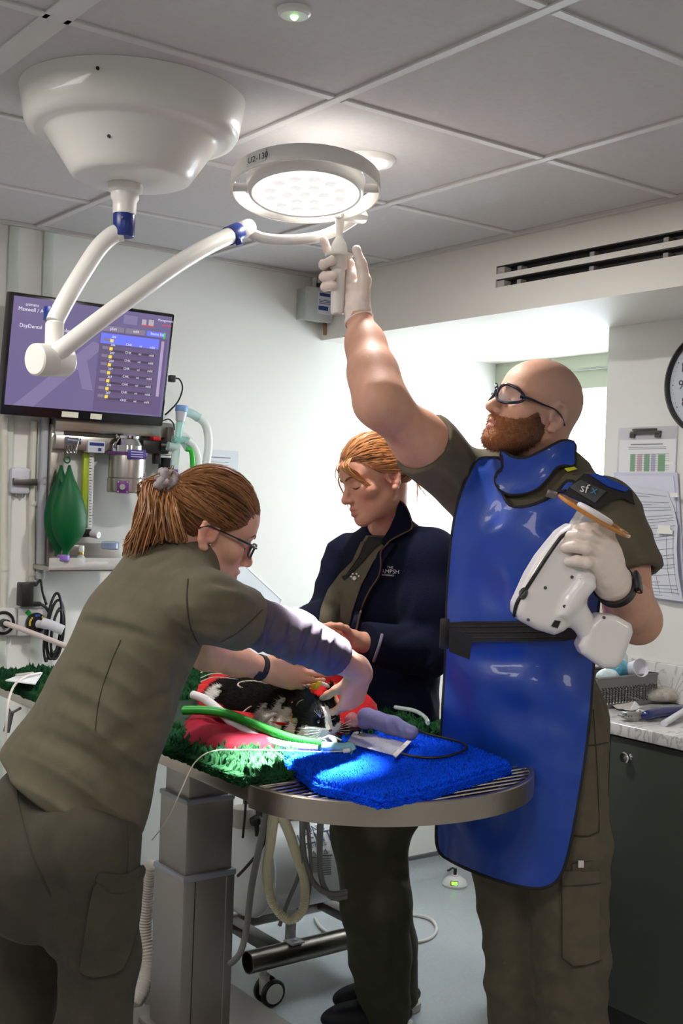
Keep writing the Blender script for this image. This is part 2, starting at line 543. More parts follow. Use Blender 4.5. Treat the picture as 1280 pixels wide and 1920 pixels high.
# lay-in grid
gx, gy, gs, gt = 1.466, 2.042, 0.632, 0.612
t = MB()
xs = [gx + gs * k for k in range(-5, 3)]; ys = [gy + gt * k for k in range(-7, 3)]
for x in xs:
    if x < XS - .03:
        w = .024 if abs(x - (gx - gs)) > .01 else .055
        t.boxr(x - w / 2, x + w / 2, YB, YL, ZC - .006, ZC + .002, .002, 1)
for y in ys:
    for i in range(len(xs) - 1):
        a = xs[i] + .014; b = min(xs[i + 1] - .014, XS)
        if b > a: t.boxr(a, b, y - .012, y + .012, ZC - .006, ZC + .002, .002, 1)
struct('trim_1', t, M_tee)
e = MB(); e.boxr(XB, XS, YL - .022, YL, ZC - .012, ZC + .001, .002, 1); e.boxr(XS - .022, XS, YB, YL - .022, ZC - .012, ZC + .001, .002, 1)
struct('trim_2', e, mat('edge_trim', (0.50, 0.48, 0.46), 0.5))

struct('wall_left', MB().boxr(XB, XWIN + .3, YL, YL + .1, 0, ZC), M_wall)
w = MB().boxr(XC, XWIN + .3, YB, YREV, 0, ZS)
struct('wall_right', w, M_wall)
# the bulkhead is built with two real slots for the air vent
VT = [onX(930, 499, XS), onX(930, 535, XS)]
ya = VT[0][1]
z1a, z1b = onX(945, 494, XS)[2], onX(945, 504, XS)[2]
zt0 = onX(1100, 466, XS)[2]; zt1 = onX(1100, 482, XS)[2]
zb0 = onX(1100, 493, XS)[2]; zb1 = onX(1100, 509, XS)[2]
yv0 = 0.95
s = MB()
s.boxr(XS, XWIN + .3, ya, YL, ZS, ZC)
s.boxr(XS, XWIN + .3, YB, yv0, ZS, ZC)
s.boxr(XS, XWIN + .3, yv0, ya, zt0, ZC)
s.boxr(XS, XWIN + .3, yv0, ya, zb0, zt1)
s.boxr(XS, XWIN + .3, yv0, ya, ZS, zb1)
struct('wall_soffit', s, M_soff)
struct('wall_window', MB().boxr(XWIN, XWIN + .3, YREV, YL, 0, 1.0), M_wall)
struct('wall_back', MB().boxr(XB, XWIN + .3, YB - .1, YB, 0, ZC), M_wall)
struct('wall_side', MB().boxr(XB - .1, XB, YB, YL, 0, ZC), M_wall)

# cove skirting of the left wall with its dark capping strip
cv = [(YL - .07, 0.0005)] + [(YL - .008 - .06 * (1 - math.sin(a)), 0.05 * (1 - math.cos(a))) for a in np.linspace(0, math.pi / 2, 8)] + [(YL - .008, .07), (YL, .07), (YL, .0005)]
b = MB().prism([(XB, y, z) for y, z in cv], (XWIN - XB, 0, 0))
struct('baseboard_left', b, M_floor)
struct('trim_3', MB().boxr(XB, XWIN, YL - .011, YL, .07, .086, .002, 1), mat('capping_strip', (0.10, 0.11, 0.12), 0.5))

# cover strips running down the left wall
t = MB()
for px in (27, 92):
    q = onY(px, 400, YL); t.boxr(q[0] - .018, q[0] + .018, YL - .012, YL, .12, ZC - .012, .004, 2)
struct('trim_4', t, M_strip)

# window: green-grey frame, casement and clear pane
zt = ZS
wf = MB()
wf.boxr(XWIN - .05, XWIN + .05, YREV, YL, zt - .05, zt)
wf.boxr(XWIN - .05, XWIN + .05, YREV, YREV + .045, 1.0, zt - .05)
wf.boxr(XWIN - .05, XWIN + .05, YL - .045, YL, 1.0, zt - .05)
wf.boxr(XWIN - .05, XWIN + .05, YREV + .045, YL - .045, 1.0, 1.05)
win = struct('window_1', wf, M_green)
cs = MB()
a0, a1, b0, b1 = YREV + .05, YL - .05, 1.055, zt - .055
cs.boxr(XWIN - .02, XWIN + .035, a0, a1, b1 - .075, b1, .004); cs.boxr(XWIN - .02, XWIN + .035, a0, a1, b0, b0 + .06, .004)
cs.boxr(XWIN - .02, XWIN + .035, a0, a0 + .05, b0 + .06, b1 - .075, .004); cs.boxr(XWIN - .02, XWIN + .035, a1 - .05, a1, b0 + .06, b1 - .075, .004)
obj('window_frame', cs, M_green, win)
M_glass = mat('window_glass', (1, 1, 1), 0.0, trans=1.0, ior=1.01)
obj('pane', MB().boxr(XWIN + .005, XWIN + .011, a0 + .05, a1 - .05, b0 + .06, b1 - .075), M_glass, win)

# ------------------------------------------------------------------ slot air vent in the bulkhead
M_black = mat('black_plastic', (0.012, 0.012, 0.013), 0.4)
M_steel = mat('brushed_steel', (0.55, 0.53, 0.50), 0.28, 1.0, bump=0.03, bscale=120, stretch=(1, 1, 12))
M_chrome = mat('chrome', (0.75, 0.74, 0.73), 0.12, 1.0)
vent = thing('air_vent', 'long black double slot air vent in the bulkhead over the window', 'air vent', (XS, (ya + yv0) / 2, ZS))
for (za, zb) in ((zt0, zt1), (zb0, zb1)):
    q = MB().boxr(XS + .035, XS + .045, yv0, ya, zb - .004, za + .004)
    back = obj('slot', q, M_black, vent)
    q = MB().boxr(XS + .004, XS + .034, yv0, ya - .002, za - .0035, za - .0005)
    obj('rail', q, M_black, vent)
    for pxx in (976, 1111, 1249):
        yy = onX(pxx, (450), XS + .01)[1]
        obj('bracket', MB().boxr(XS + .008, XS + .034, yy - .009, yy + .009, zb + .0008, zb + (za - zb) * .62, .001, 1), mat('vent_bracket', (.30, .29, .28), .5), vent)
    obj('end_stop', MB().boxr(XS + .003, XS + .034, ya - .035, ya - .003, zb + .0008, za - .004, .001, 1), mat('vent_end', (.42, .39, .37), .5), vent)

# ------------------------------------------------------------------ ceiling downlight and indicator lamp
M_white = mat('white_plastic', (0.80, 0.78, 0.75), 0.35)
q0 = onZ(688, 298, ZC)
dl = thing('downlight', 'round white recessed ceiling downlight shining just behind the surgical lamp', 'light', (q0[0], q0[1], ZC - .012))
obj('trim_ring', MB().lathe([(.052, -.0), (.064, -.001), (.072, .006), (.074, .0115)], (q0[0], q0[1], ZC - .012), (0, 0, 1), 40), M_white, dl)
obj('diffuser', MB().lathe([(.0001, .0), (.051, .0), (.051, .006)], (q0[0], q0[1], ZC - .0135), (0, 0, 1), 40), mat('downlight_glow', (1, .98, .95), .5, emit=6.0), dl)
area('downlight_light', (q0[0], q0[1], ZC - .02), (0, 0, -1), .10, 12, (1, .97, .92), 'DISK')
q1 = onZ(552, 18, ZC)
il = thing('indicator_light', 'small round white ceiling indicator with a glowing green lamp', 'indicator light', (q1[0], q1[1], ZC - .012))
obj('bezel', MB().lathe([(.010, 0), (.024, -.0), (.029, .004), (.031, .0115)], (q1[0], q1[1], ZC - .012), (0, 0, 1), 32), M_white, il)
obj('lamp', MB().ball((q1[0], q1[1], ZC - .012), .007, 14, 8), mat('green_led', (.35, 1, .25), .4, emit=4.0), il)
# ================================================================== things on the walls and the counter
M_paper = mat('paper', (0.80, 0.81, 0.84), 0.6)
M_lilac = mat('lilac_paper', (0.62, 0.63, 0.78), 0.6)
M_ink = mat('ink', (0.05, 0.05, 0.07), 0.6)
M_blackm = mat('black_metal', (0.02, 0.02, 0.022), 0.3, 0.6)
def clear(name, col, a=0.25, rough=0.08):
    return mat(name, col, rough, alpha=a, coat=0.3)
M_clear = clear('clear_plastic', (0.85, 0.88, 0.90), 0.22)

def wl(px, py, off=0.0): return onY(px, py, YL - off)
def wbox(mb, x0, y0, x1, y1, o0, o1, bevel=0.0, mi=0):
    ym = (y0 + y1) / 2; xm = (x0 + x1) / 2
    a = wl(x0, ym, o1)[0]; b = wl(x1, ym, o1)[0]; t = wl(xm, y0, o1)[2]; q = wl(xm, y1, o1)[2]
    return mb.boxr(a, b, YL - o1, YL - o0, q, t, bevel, 2, mi)

# ---- marble worktop, upstand, cabinet
ZW = 0.953; XF = 2.62
MM = mat('marble', (0.70, 0.69, 0.68), 0.18)
N = MM.node_tree.nodes; L = MM.node_tree.links; b = N['Principled BSDF']
tc = N.new('ShaderNodeTexCoord'); n1 = N.new('ShaderNodeTexNoise'); n1.inputs['Scale'].default_value = 3.2; n1.inputs['Detail'].default_value = 7; n1.inputs['Distortion'].default_value = 2.2
mp = N.new('ShaderNodeMapping'); mp.inputs['Rotation'].default_value = (0.4, .3, .7); mp.inputs['Scale'].default_value = (1, 3.0, 1.6)
L.new(tc.outputs['Object'], mp.inputs[0]); L.new(mp.outputs[0], n1.inputs['Vector'])
cr = N.new('ShaderNodeValToRGB'); e = cr.color_ramp.elements
e[0].position = .46; e[0].color = (.74, .73, .72, 1); e[1].position = .56; e[1].color = (.70, .69, .69, 1)
q = cr.color_ramp.elements.new(.505); q.color = (.42, .42, .42, 1)
q = cr.color_ramp.elements.new(.485); q.color = (.66, .65, .64, 1)
L.new(n1.outputs['Fac'], cr.inputs['Fac']); L.new(cr.outputs['Color'], b.inputs['Base Color'])
wt = MB().boxr(XF - .022, XC, -1.2, YREV - .002, ZW - .034, ZW, .004)
tag(obj('worktop', wt, MM), 'pale grey marbled worktop running along the right wall', 'worktop')
zu = onX(1260, 1247, XC - .02)[2]
tag(obj('upstand', MB().boxr(XC - .02, XC - .0005, -1.2, YREV - .002, ZW + .0005, zu, .003), MM), 'grey veined marbled upstand on the wall behind the worktop', 'upstand')
M_cab = mat('cabinet_green', (0.042, 0.048, 0.038), 0.42)
yd = onX(1147, 1400, XF)[1]
cab = thing('cabinet', 'dark green base cabinet with one round chrome knob under the marbled worktop', 'cabinet', (2.85, 1.9, 0))
bd = MB().boxr(XF + .012, XC - .001, 1.2, YREV - .002, .15, ZW - .0345)
bd.boxr(XF - .006, XF + .012, yd + .003, YREV - .002, .15, ZW - .0345, .0015)
obj('body', bd, M_cab, cab)
obj('plinth', MB().boxr(XF + .05, XC - .001, 1.2, YREV - .002, 0, .15), mat('plinth', (.02, .022, .02), .5), cab)
dr = obj('door', MB().boxr(XF - .008, XF + .0115, yd - .62, yd, .153, ZW - .040, .002), M_cab, cab)
kp = onX(1168, 1421, XF - .035)
obj('knob', MB().lathe([(.0001, .0), (.013, .0005), (.0155, .004), (.014, .009), (.007, .014), (.0055, .02), (.0065, .026), (.010, .0265)], (XF - .035, kp[1], kp[2]), (1, 0, 0), 28), M_chrome, dr)

# ---- basket with its contents
pl = P(1131, 1270, 3.55); pr = P(1238, 1263, 3.66)
bx0, bx1 = pl[0] - .05, pr[0]; by0 = pl[1] - .02; by1 = by0 + .17; bz1 = pl[2]
M_basket = mat('grey_plastic', (0.21, 0.21, 0.21), 0.5)
bk = MB()
def basket_wall(mb, a, bb, zt, inset, out):
    """one wall with rows of real slots between thin ribs"""
    a = np.asarray(a, float); bb = np.asarray(bb, float); d = unit(bb - a); Ln = np.linalg.norm(bb - a)
    th = .0025
    z0 = ZW + .001
    def slab(u0, u1, v0, v1):
        c0 = a + d * (u0 + u1) / 2; mb.box((c0[0], c0[1], (v0 + v1) / 2), (u1 - u0, th, v1 - v0), (d, np.array([-d[1], d[0], 0]), ZU))
    H = zt - z0
    slab(0, Ln, z0, z0 + .012); slab(0, Ln, zt - .028, zt)
    rows = np.linspace(z0 + .012, zt - .028, 8)
    for i in range(1, 7): slab(0, Ln, rows[i] - .0025, rows[i] + .0025)
    n = int(Ln / .0135)
    for i in range(n + 1):
        u = Ln * i / n; slab(max(0, u - .0032), min(Ln, u + .0032), z0 + .012, zt - .028)
for a, bb in (((bx0, by0), (bx1, by0)), ((bx1, by0), (bx1, by1)), ((bx1, by1), (bx0, by1)), ((bx0, by1), (bx0, by0))):
    basket_wall(bk, (a[0], a[1], 0), (bb[0], bb[1], 0), bz1, 0, 0)
bk.boxr(bx0, bx1, by0, by1, ZW + .0005, ZW + .004)
ring = [(bx0, by0), (bx1, by0), (bx1, by1), (bx0, by1)]
bk.tube([np.array([x, y, bz1]) for x, y in ring], .0045, 8, closed=True)
tag(obj('basket', bk, M_basket), 'grey slotted plastic basket at the back of the marbled worktop', 'basket')
M_bluepack = mat('blue_foil', (0.10, 0.42, 0.60), 0.22, var=0.35, vscale=30, bump=.5, bscale=40, coat=.5)
def crumple(c, r, seed, sc=(1, 1, 1), n=40, m=24, amp=.22, axes=None):
    g = np.random.default_rng(seed); mb = MB(); mb.ball(c, r, n, m, scale=sc, axes=axes)
    v = np.array(mb.v); ks = g.normal(size=(7, 3)) * 55; ph = g.uniform(0, 6, 7)
    dsp = np.abs(np.sin(v @ ks.T + ph)).mean(1) - .6
    mb.v = [tuple(p) for p in (v + (v - np.asarray(c)) * dsp[:, None] * amp * 2)]
    return mb
pb = P(1170, 1252, 3.64)
tag(obj('packet', crumple((pb[0], by0 + .065, bz1 + .012), .036, 3, (1.0, .8, .85)), M_bluepack, smooth=50), 'crumpled shiny blue foil packet in the grey basket', 'packet')
pw = P(1148, 1260, 3.6)
tag(obj('packet', crumple((pw[0] - .012, by0 + .045, bz1 - .005), .036, 5, (1.1, .9, .7)), mat('pale_blue_wrap', (.62, .76, .82), .35, bump=.3, bscale=40), smooth=50), 'pale blue crumpled wrapper at the left end of the grey basket', 'packet')
pt = P(1187, 1236, 3.7)
tag(obj('packet', crumple((pt[0] + .004, by0 + .115, bz1 + .022), .03, 9, (.9, .5, 1.0)), mat('pale_wrap', (.70, .80, .82), .3), smooth=50), 'pale wrapper corner sticking up behind the blue foil packet', 'packet')
pc = P(1200, 1252, 3.62); cd = unit(np.array([-.25, -.9, .25]))
cup = thing('paper_cup', 'white paper cup lying on its side in the grey basket', 'cup', pc - cd * .02)
ca = pc + cd * .0
obj('cup_wall', MB().lathe([(.020, -.075), (.0275, 0), (.029, .001), (.029, .004), (.0275, .004), (.0265, .0), (.019, -.072)], ca, cd, 36, caps=False), mat('cup_white', (.78, .76, .82), .5), cup)
obj('cup_base', MB().lathe([(.0001, -.012), (.026, -.012), (.026, -.010), (.0001, -.010)], ca, cd, 36), mat('cup_base', (.72, .70, .78), .5), cup)

# ---- bag, paper, clipper, white tube on the worktop
def onW(px, py, dz=0.0): return onZ(px, py, ZW + dz)
q0 = onW(1186, 1322); q1 = onW(1300, 1318)
bgc = (q0 + q1) / 2 + np.array([.02, .015, .024])
axx = unit(q1 - q0); axy = np.cross(ZU, axx)
bagroot = thing('specimen_bag', 'clear plastic bag filled with beige fur clippings on the worktop', 'bag', (bgc[0], bgc[1], ZW))
obj('clippings', crumple(bgc, .05, 11, (1.55, .75, .42), 56, 30, .14, (axx, axy, ZU)), mat('beige_fur', (.42, .36, .29), .8, var=.35, vscale=60, bump=.6, bscale=120), bagroot, 60)
film = crumple(bgc + np.array([0, 0, .003]), .054, 12, (1.58, .8, .46), 56, 30, .10, (axx, axy, ZU))
neck = q0 + np.array([0, 0, .025])
film2 = []
for i in range(9):
    t = i / 8; row = []
    for j in range(13):
        u = j / 12 - .5
        p = neck + axx * (.012 - .062 * t) + ZU * (.026 * t + .03 * u * (1 - .3 * t)) + axy * (.012 * math.sin(9 * u + 4 * t) + .02 * u)
        row.append(p)
    film2.append(row)
film.grid(film2)
obj('film', film, clear('bag_film', (.85, .83, .80), .26, .06), bagroot, 60)
sh = MB()
pp = [onW(1134, 1322, .003), onW(1172, 1336, .002), onW(1206, 1330, .004), onW(1185, 1316, .012)]
rows = [[pp[0] * (1 - u) * (1 - v) + pp[1] * u * (1 - v) + pp[2] * u * v + pp[3] * (1 - u) * v + ZU * (.006 * math.sin(u * 5 + v * 3) ** 2 + .0015) for u in np.linspace(0, 1, 9)] for v in np.linspace(0, 1, 9)]
sh.grid(rows); rows2 = [[p + ZU * .0006 for p in r] for r in rows]; sh.grid(rows2)
tag(obj('paper', sh, mat('grey_paper', (.58, .55, .53), .6), smooth=60), 'creased grey paper sheet between the basket and the hair clipper', 'paper')
ct = [onW(1180, 1333, .0035), onW(1190, 1315, .026), onW(1201, 1330, .0035)]
tri = MB().prism(ct, np.array([.001, .003, .0]))
tag(obj('card', tri, M_paper, smooth=0), 'small white triangular card corner behind the silver clipper head', 'card')
# clipper: silver head, dark neck, blue body
h0 = onW(1165, 1342, .016); h1 = onW(1202, 1340, .017); h2 = onW(1212, 1341, .018); h3 = onW(1285, 1331, .020)
cl = thing('hair_clipper', 'dark blue hair clipper with silver blade head lying on the worktop', 'clipper', (h2[0], h2[1], ZW))
u = unit(h1 - h0); vv = np.cross(ZU, u)
hd = MB().box((h0 + h1) / 2, (np.linalg.norm(h1 - h0) * .8, .032, .020), (u, vv, ZU), .004)
hd.box(h0 + u * .002, (.010, .034, .006), (u, vv, ZU), .001)
hd.cyl(h0 + u * .014 - vv * .017, h0 + u * .014 - vv * .021, .004, 12); hd.cyl(h0 + u * .024 - vv * .017, h0 + u * .024 - vv * .0205, .0035, 12)
obj('blade_head', hd, mat('clipper_metal', (.35, .34, .33), .3, 1), cl)
obj('collar', MB().cyl(h1 - u * .012, h1 + u * .004, .0155, 24, bevel=.003), M_chrome, cl)
obj('handle', MB().tube(catmull([h1 + u * .003, h2, h2 * .7 + h3 * .3 + ZU * .002, h3], 6), [.010, .011, .012, .013, .015, .016, .016, .0165, .017, .017, .0175, .0175, .0175, .0175, .017, .017, .016, .016, .015][:19], 18, flat=.95), mat('clipper_blue', (.008, .018, .13), .14, coat=.6), cl)
w0 = onW(1244, 1357, .008); w1 = onW(1300, 1322, .03)
tag(obj('plastic_comb', MB().tube(catmull([w0, w0 * .95 + w1 * .05, w0 * .5 + w1 * .5, w1], 6), [.004] + [.0105] * 18, 14, flat=.8), mat('milky_plastic', (.78, .80, .86), .3, alpha=.9)), 'white plastic stick resting across the blue hair clipper', 'plastic stick')

# ---- clock
cc = onX(1327, 717, XC - .03)
ck = thing('wall_clock', 'round black rimmed wall clock at the right edge above the clipboards', 'clock', (XC, cc[1], cc[2] - .165))
oc = (XC - .0005, cc[1], cc[2])
obj('rim', MB().lathe([(.150, .0), (.160, .0), (.166, .012), (.164, .03), (.157, .034), (.151, .030), (.150, .02)], oc, (-1, 0, 0), 72, caps=False), M_black, ck)
obj('dial', MB().lathe([(.0001, .018), (.151, .018), (.151, .0), (.0001, .0)], oc, (-1, 0, 0), 72), mat('dial', (.62, .66, .74), .4), ck)
mk = MB()
for k in range(60):
    a = 2 * math.pi * k / 60; r = .139; ln = .0035 if k % 5 == 0 else .0014
    mk.box((XC - .0192, oc[1] + r * math.sin(a), oc[2] + r * math.cos(a)), (.001, ln, ln), None)
obj('minute_marks', mk, M_ink, ck)
yd_, zd_ = np.array([0, -1, 0.]), ZU
for k in (8, 9, 10, 11, 7):
    a = -2 * math.pi * k / 12
    p = np.array([XC - .019, oc[1] + .108 * math.sin(a), oc[2] + .108 * math.cos(a) - .014])
    text('numeral', str(k), p, yd_, zd_, .042, M_ink, ck, .0005, align='CENTER')
hb = MB(); hb.box((XC - .0205, oc[1] - .02, oc[2] + .03), (.001, .007, .08), None); hb.box((XC - .0215, oc[1] - .04, oc[2] - .02), (.001, .09, .006), None)
obj('hands', hb, M_ink, ck)

# ---- clipboards with documents on the clock wall
def xbox(mb, x0, y0, x1, y1, o0, o1, bevel=0.0, mi=0):
    ym = (y0 + y1) / 2; xm = (x0 + x1) / 2; X = XC - o1
    a = onX(x0, ym, X)[1]; b_ = onX(x1, ym, X)[1]; t = onX(xm, y0, X)[2]; q = onX(xm, y1, X)[2]
    return mb.boxr(XC - o1, XC - o0, b_, a, q, t, bevel, 2, mi)
cb = thing('clipboard', 'clear clipboard with a green and pink chart, upper of the two on the wall', 'clipboard', onX(1212, 900, XC))
obj('board', xbox(MB(), 1157, 800, 1268, 905, .001, .004, .001), mat('board_clear', (.72, .70, .76), .2, alpha=.75), cb)
obj('sheet', xbox(MB(), 1160, 824, 1266, 902, .0045, .0052), M_paper, cb)
tb = xbox(MB(), 1182, 832, 1242, 834, .0054, .0058)
for yy in (838, 841): xbox(tb, 1178, yy, 1248, yy + 1, .0054, .0058)
for k in range(8): xbox(tb, 1180, 851 + k * 4.2, 1254, 851.6 + k * 4.2, .0056, .0059)
obj('print', tb, mat('print_grey', (.25, .25, .28), .6), cb)
for nm, x0, x1, col in (('green_column', 1181, 1190, (.22, .42, .25)), ('pink_column', 1194, 1203, (.60, .42, .50)), ('green_column', 1207, 1217, (.22, .42, .25)), ('lilac_column', 1220, 1228, (.45, .45, .62)), ('green_column', 1233, 1246, (.22, .42, .25))):
    obj(nm, xbox(MB(), x0, 852, x1, 884, .0053, .0056), mat(nm, col, .6), cb)
cp = MB(); xbox(cp, 1180, 808, 1236, 813, .005, .017, .002); xbox(cp, 1184, 803, 1230, 807, .005, .01, .002)
xbox(cp, 1179, 812, 1188, 821, .005, .014, .002); xbox(cp, 1226, 811, 1236, 820, .005, .014, .002)
obj('clip', cp, mat('clip_metal', (.12, .12, .11), .3, .8), cb)
obj('label', xbox(MB(), 1246, 866, 1263, 871, .0055, .0062), mat('sticker', (.85, .85, .80), .6), cb)
cb2 = thing('clipboard', 'lilac clipboard with a ruled form and curled sheet, lower of the two', 'clipboard', onX(1212, 1120, XC))
bdp = [onX(1150, 886, XC - .012), onX(1269, 886, XC - .012), onX(1284, 1133, XC - .006), onX(1228, 1125, XC - .006), onX(1165, 1110, XC - .006)]
obj('board', MB().prism(bdp, (.004, 0, 0)), M_lilac, cb2, 0)
obj('sheet', MB().prism([onX(1156, 892, XC - .014), onX(1262, 892, XC - .014), onX(1268, 960, XC - .014), onX(1165, 980, XC - .014)], (.001, 0, 0)), mat('lilac_sheet', (.70, .71, .84), .6), cb2, 0)
rows = []
pA = [(1160, 905), (1252, 922), (1268, 960), (1270, 1010), (1266, 1040), (1281, 1128)]
left = [(1160, 905), (1165, 950), (1168, 1000), (1172, 1040), (1178, 1080), (1190, 1116)]
for i in range(6):
    l, r_ = left[i], ((1250, 921), (1262, 950), (1270, 985), (1268, 1030), (1271, 1075), (1280, 1128))[i]
    rows.append([onX(l[0] + (r_[0] - l[0]) * t, l[1] + (r_[1] - l[1]) * t, XC - .017 - .012 * math.sin(3 * t + i * .5) ** 2) for t in np.linspace(0, 1, 9)])
g = MB(); g.grid(rows); g.grid([[p + np.array([.0008, 0, 0]) for p in r] for r in rows], flip=True)
sheet2 = obj('curled_sheet', g, mat('form_paper', (.66, .68, .76), .55), cb2, 60)
g2 = MB()
def lerp_row(i, t):
    i0 = min(int(i), 4); f = i - i0
    k = t * 8; k0 = min(int(k), 7); ff = k - k0
    r = lambda ii: rows[ii][k0] * (1 - ff) + rows[ii][k0 + 1] * ff
    return r(i0) * (1 - f) + r(i0 + 1) * f + np.array([-.0012, 0, 0])
for i in np.linspace(.35, 4.85, 34):
    if int(i * 7) % 5 == 4: continue
    e1 = .95 if int(i * 7) % 3 else .6
    g2.tube([lerp_row(i, t) for t in np.linspace(.08, e1, 12)], .0006, 4)
for t in (.12, .3, .55, .8, .93): g2.tube([lerp_row(i, t) for i in np.linspace(2.2, 4.8, 10)], .0006, 4)
obj('ruled_lines', g2, mat('rule_ink', (.25, .26, .32), .6), cb2)
for nm, x0, y0, x1, y1 in (('label', 1256, 924, 1270, 932), ('label', 1233, 985, 1256, 993), ('label', 1231, 993, 1260, 1001)):
    obj(nm, xbox(MB(), x0, y0, x1, y1, .031, .032), mat('sticker', (.85, .85, .80), .6), cb2)

# ---- monitor
BL = onY(0, 777, 3.585); BR = onY(305, 801, 3.585); TLz = onY(25, 547, 3.525)
up_ = unit(np.array([0, -.16, 1.0])); rt_ = np.array([1., 0, 0]); nm_ = np.cross(rt_, up_)  # screen normal towards the room
MH = (TLz[2] - BL[2]) / up_[2]; MW = BR[0] - BL[0]
mon = thing('monitor', 'wide black wall monitor showing a purple software screen with a list', 'monitor', (BL + BR) / 2)
def mp_(u, v, o=0.0): return BL + rt_ * u * MW + up_ * v * MH + nm_ * o     # u right, v up (0..1)
cx = mp_(.5, .5)
M_bez = mat('monitor_black', (.008, .008, .009), .25)
fb = MB().box(cx - nm_ * .022, (MW, MH, .044), (rt_, up_, nm_), .006)
obj('casing', fb, M_bez, mon)
MS = mat('screen', (.02, .02, .03), .15, emit=.62, ecol=(.21, .17, .36))
sx0, sx1, sy0, sy1 = .018, .982, .085, .972
def sq(mb, u0, v0, u1, v1, o):   # rectangle in screen units (0..1 of lit area, v down from the top)
    U0 = sx0 + (sx1 - sx0) * u0; U1 = sx0 + (sx1 - sx0) * u1; V0 = sy1 - (sy1 - sy0) * v0; V1 = sy1 - (sy1 - sy0) * v1
    return mb.add([mp_(U0, V1, o), mp_(U1, V1, o), mp_(U1, V0, o), mp_(U0, V0, o)], [(0, 1, 2, 3)])
obj('screen', sq(MB(), 0, 0, 1, 1, .0006), MS, mon, 0)
def em(name, col, s=1.0): return mat(name, (.02, .02, .02), .3, emit=s, ecol=col)
k_ = MB()
U = lambda u, v, o: mp_(sx0 + (sx1 - sx0) * u, sy1 - (sy1 - sy0) * v, o)
k_.add([U(.05, 1, .0008), U(.17, 1, .0008), U(.58, .36, .0008), U(.50, .33, .0008)], [(0, 1, 2, 3)])
k_.add([U(.40, .50, .0009), U(.47, .50, .0009), U(.53, .80, .0009), U(.46, .79, .0009)], [(0, 1, 2, 3)])
obj('background_swirl', k_, em('swirl', (.29, .235, .46), .62), mon, 0)
obj('list_panel', sq(MB(), .54, .22, .985, .985, .001), em('list_panel', (.165, .12, .27), .62), mon, 0)
rowsm = MB()
for i in range(8): sq(rowsm, .555, .345 + .077 * i, .925, .347 + .077 * i, .0016)
for i in range(8): sq(rowsm, .62, .312 + .077 * i, .915, .334 + .077 * i, .0014)
obj('list_rows', rowsm, em('row_dark', (.09, .065, .13), .62), mon, 0)
obj('selected_row', sq(sq(MB(), .545, .235, .93, .335, .0018), .84, .165, .955, .215, .0018), em('sel_blue', (.16, .20, .95), .8), mon, 0)
M_tab = em('tab_grey', (.30, .26, .38), .62)
for u0, u1 in ((.545, .69), (.70, .83)): obj('tab', sq(MB(), u0, .165, u1, .215, .0016), M_tab, mon, 0)
for i in range(8): obj('row_icon', sq(MB(), .562, .283 + .0775 * i, .60, .31 + .0775 * i, .0021), M_tab, mon, 0)
for i in range(8): obj('yellow_badge', sq(MB(), .607, .287 + .0775 * i, .628, .318 + .0775 * i, .0022), em('badge', (.95, .66, .06), .9), mon, 0)
obj('scroll_bar', sq(MB(), .945, .25, .965, .80, .002), em('scroll', (.50, .40, .66), .7), mon, 0)
obj('green_marker', sq(sq(MB(), .955, .165, .967, .225, .0022), .515, .215, .54, .235, .0022), em('greenm', (.05, .60, .12), .8), mon, 0)
th = MB(); sq(th, .68, .04, .77, .125, .0018)
obj('thumbnail', th, em('thumb', (.30, .26, .50), .6), mon, 0)
th = MB(); sq(th, .80, .06, .83, .125, .0018); sq(th, .845, .055, .88, .125, .0018); obj('thumbnail', th, em('thumbl', (.55, .48, .52), .7), mon, 0)
th = MB(); sq(th, .80, .112, .88, .125, .0021); sq(th, .935, .085, 1.0, .10, .0021); obj('red_marker', th, em('redm', (.55, .08, .12), .8), mon, 0)
M_wt = em('screen_text', (.80, .78, .90), .9)
for s_, u, v, h in (('animana', .07, .075, .013), ('Maxwell / Amber', .03, .125, .017), ('DayDental  Note to play', .045, .275, .017), ('plan', .60, .20, .014), ('edit', .75, .20, .014), ('Items list', .865, .20, .014), ('Management', .905, .055, .011)):
    text('screen_text', s_, U(u, v, .0025), rt_, up_, h, M_wt, mon, 0)
for i, n_ in enumerate(('204', '206', '207', '204', '207', '207', '206', '207')):
    v = .275 + .0775 * i
    text('screen_text', n_, U(.612, v, .0026), rt_, up_, .011, M_wt, mon, 0)
    text('screen_text', 'CHK', U(.71, v + .058, .0026), rt_, up_, .011, M_wt, mon, 0)
    text('screen_text', 'ml', U(.80, v + .058, .0026), rt_, up_, .010, M_wt, mon, 0)
    text('screen_text', 'mild', U(.87, v + .058, .0026), rt_, up_, .011, M_wt, mon, 0)
for u0, u1 in ((.355, .455), (.53, .60)):
    obj('sticker', MB().box(mp_((u0 + u1) / 2, .043, .001), ((u1 - u0) * MW, .018, .001), (rt_, up_, nm_)), mat('cream_sticker', (.72, .70, .58), .5), mon, 0)
obj('wall_arm', MB().boxr(cx[0] - .06, cx[0] + .06, 3.58, YL - .001, cx[2] - .06, cx[2] + .06), M_blackm, mon)
# plug and cord on its right side
pg = obj('power_cord', MB().tube(catmull([onY(324, 710, 3.60), onY(336, 711, 3.60), onY(342, 728, 3.61), onY(334, 752, 3.62), onY(318, 770, 3.63), onY(309, 778, 3.64)], 6), .0028, 8), M_black, mon)
obj('plug', MB().box(onY(322, 710, 3.60), (.022, .02, .024), None, .003), M_black, pg)
obj('signal_cord', MB().tube(catmull([onY(305, 789, 3.62), onY(316, 786, 3.62), onY(325, 794, 3.62), onY(327, 806, 3.63)], 6), .0025, 8), M_black, mon)

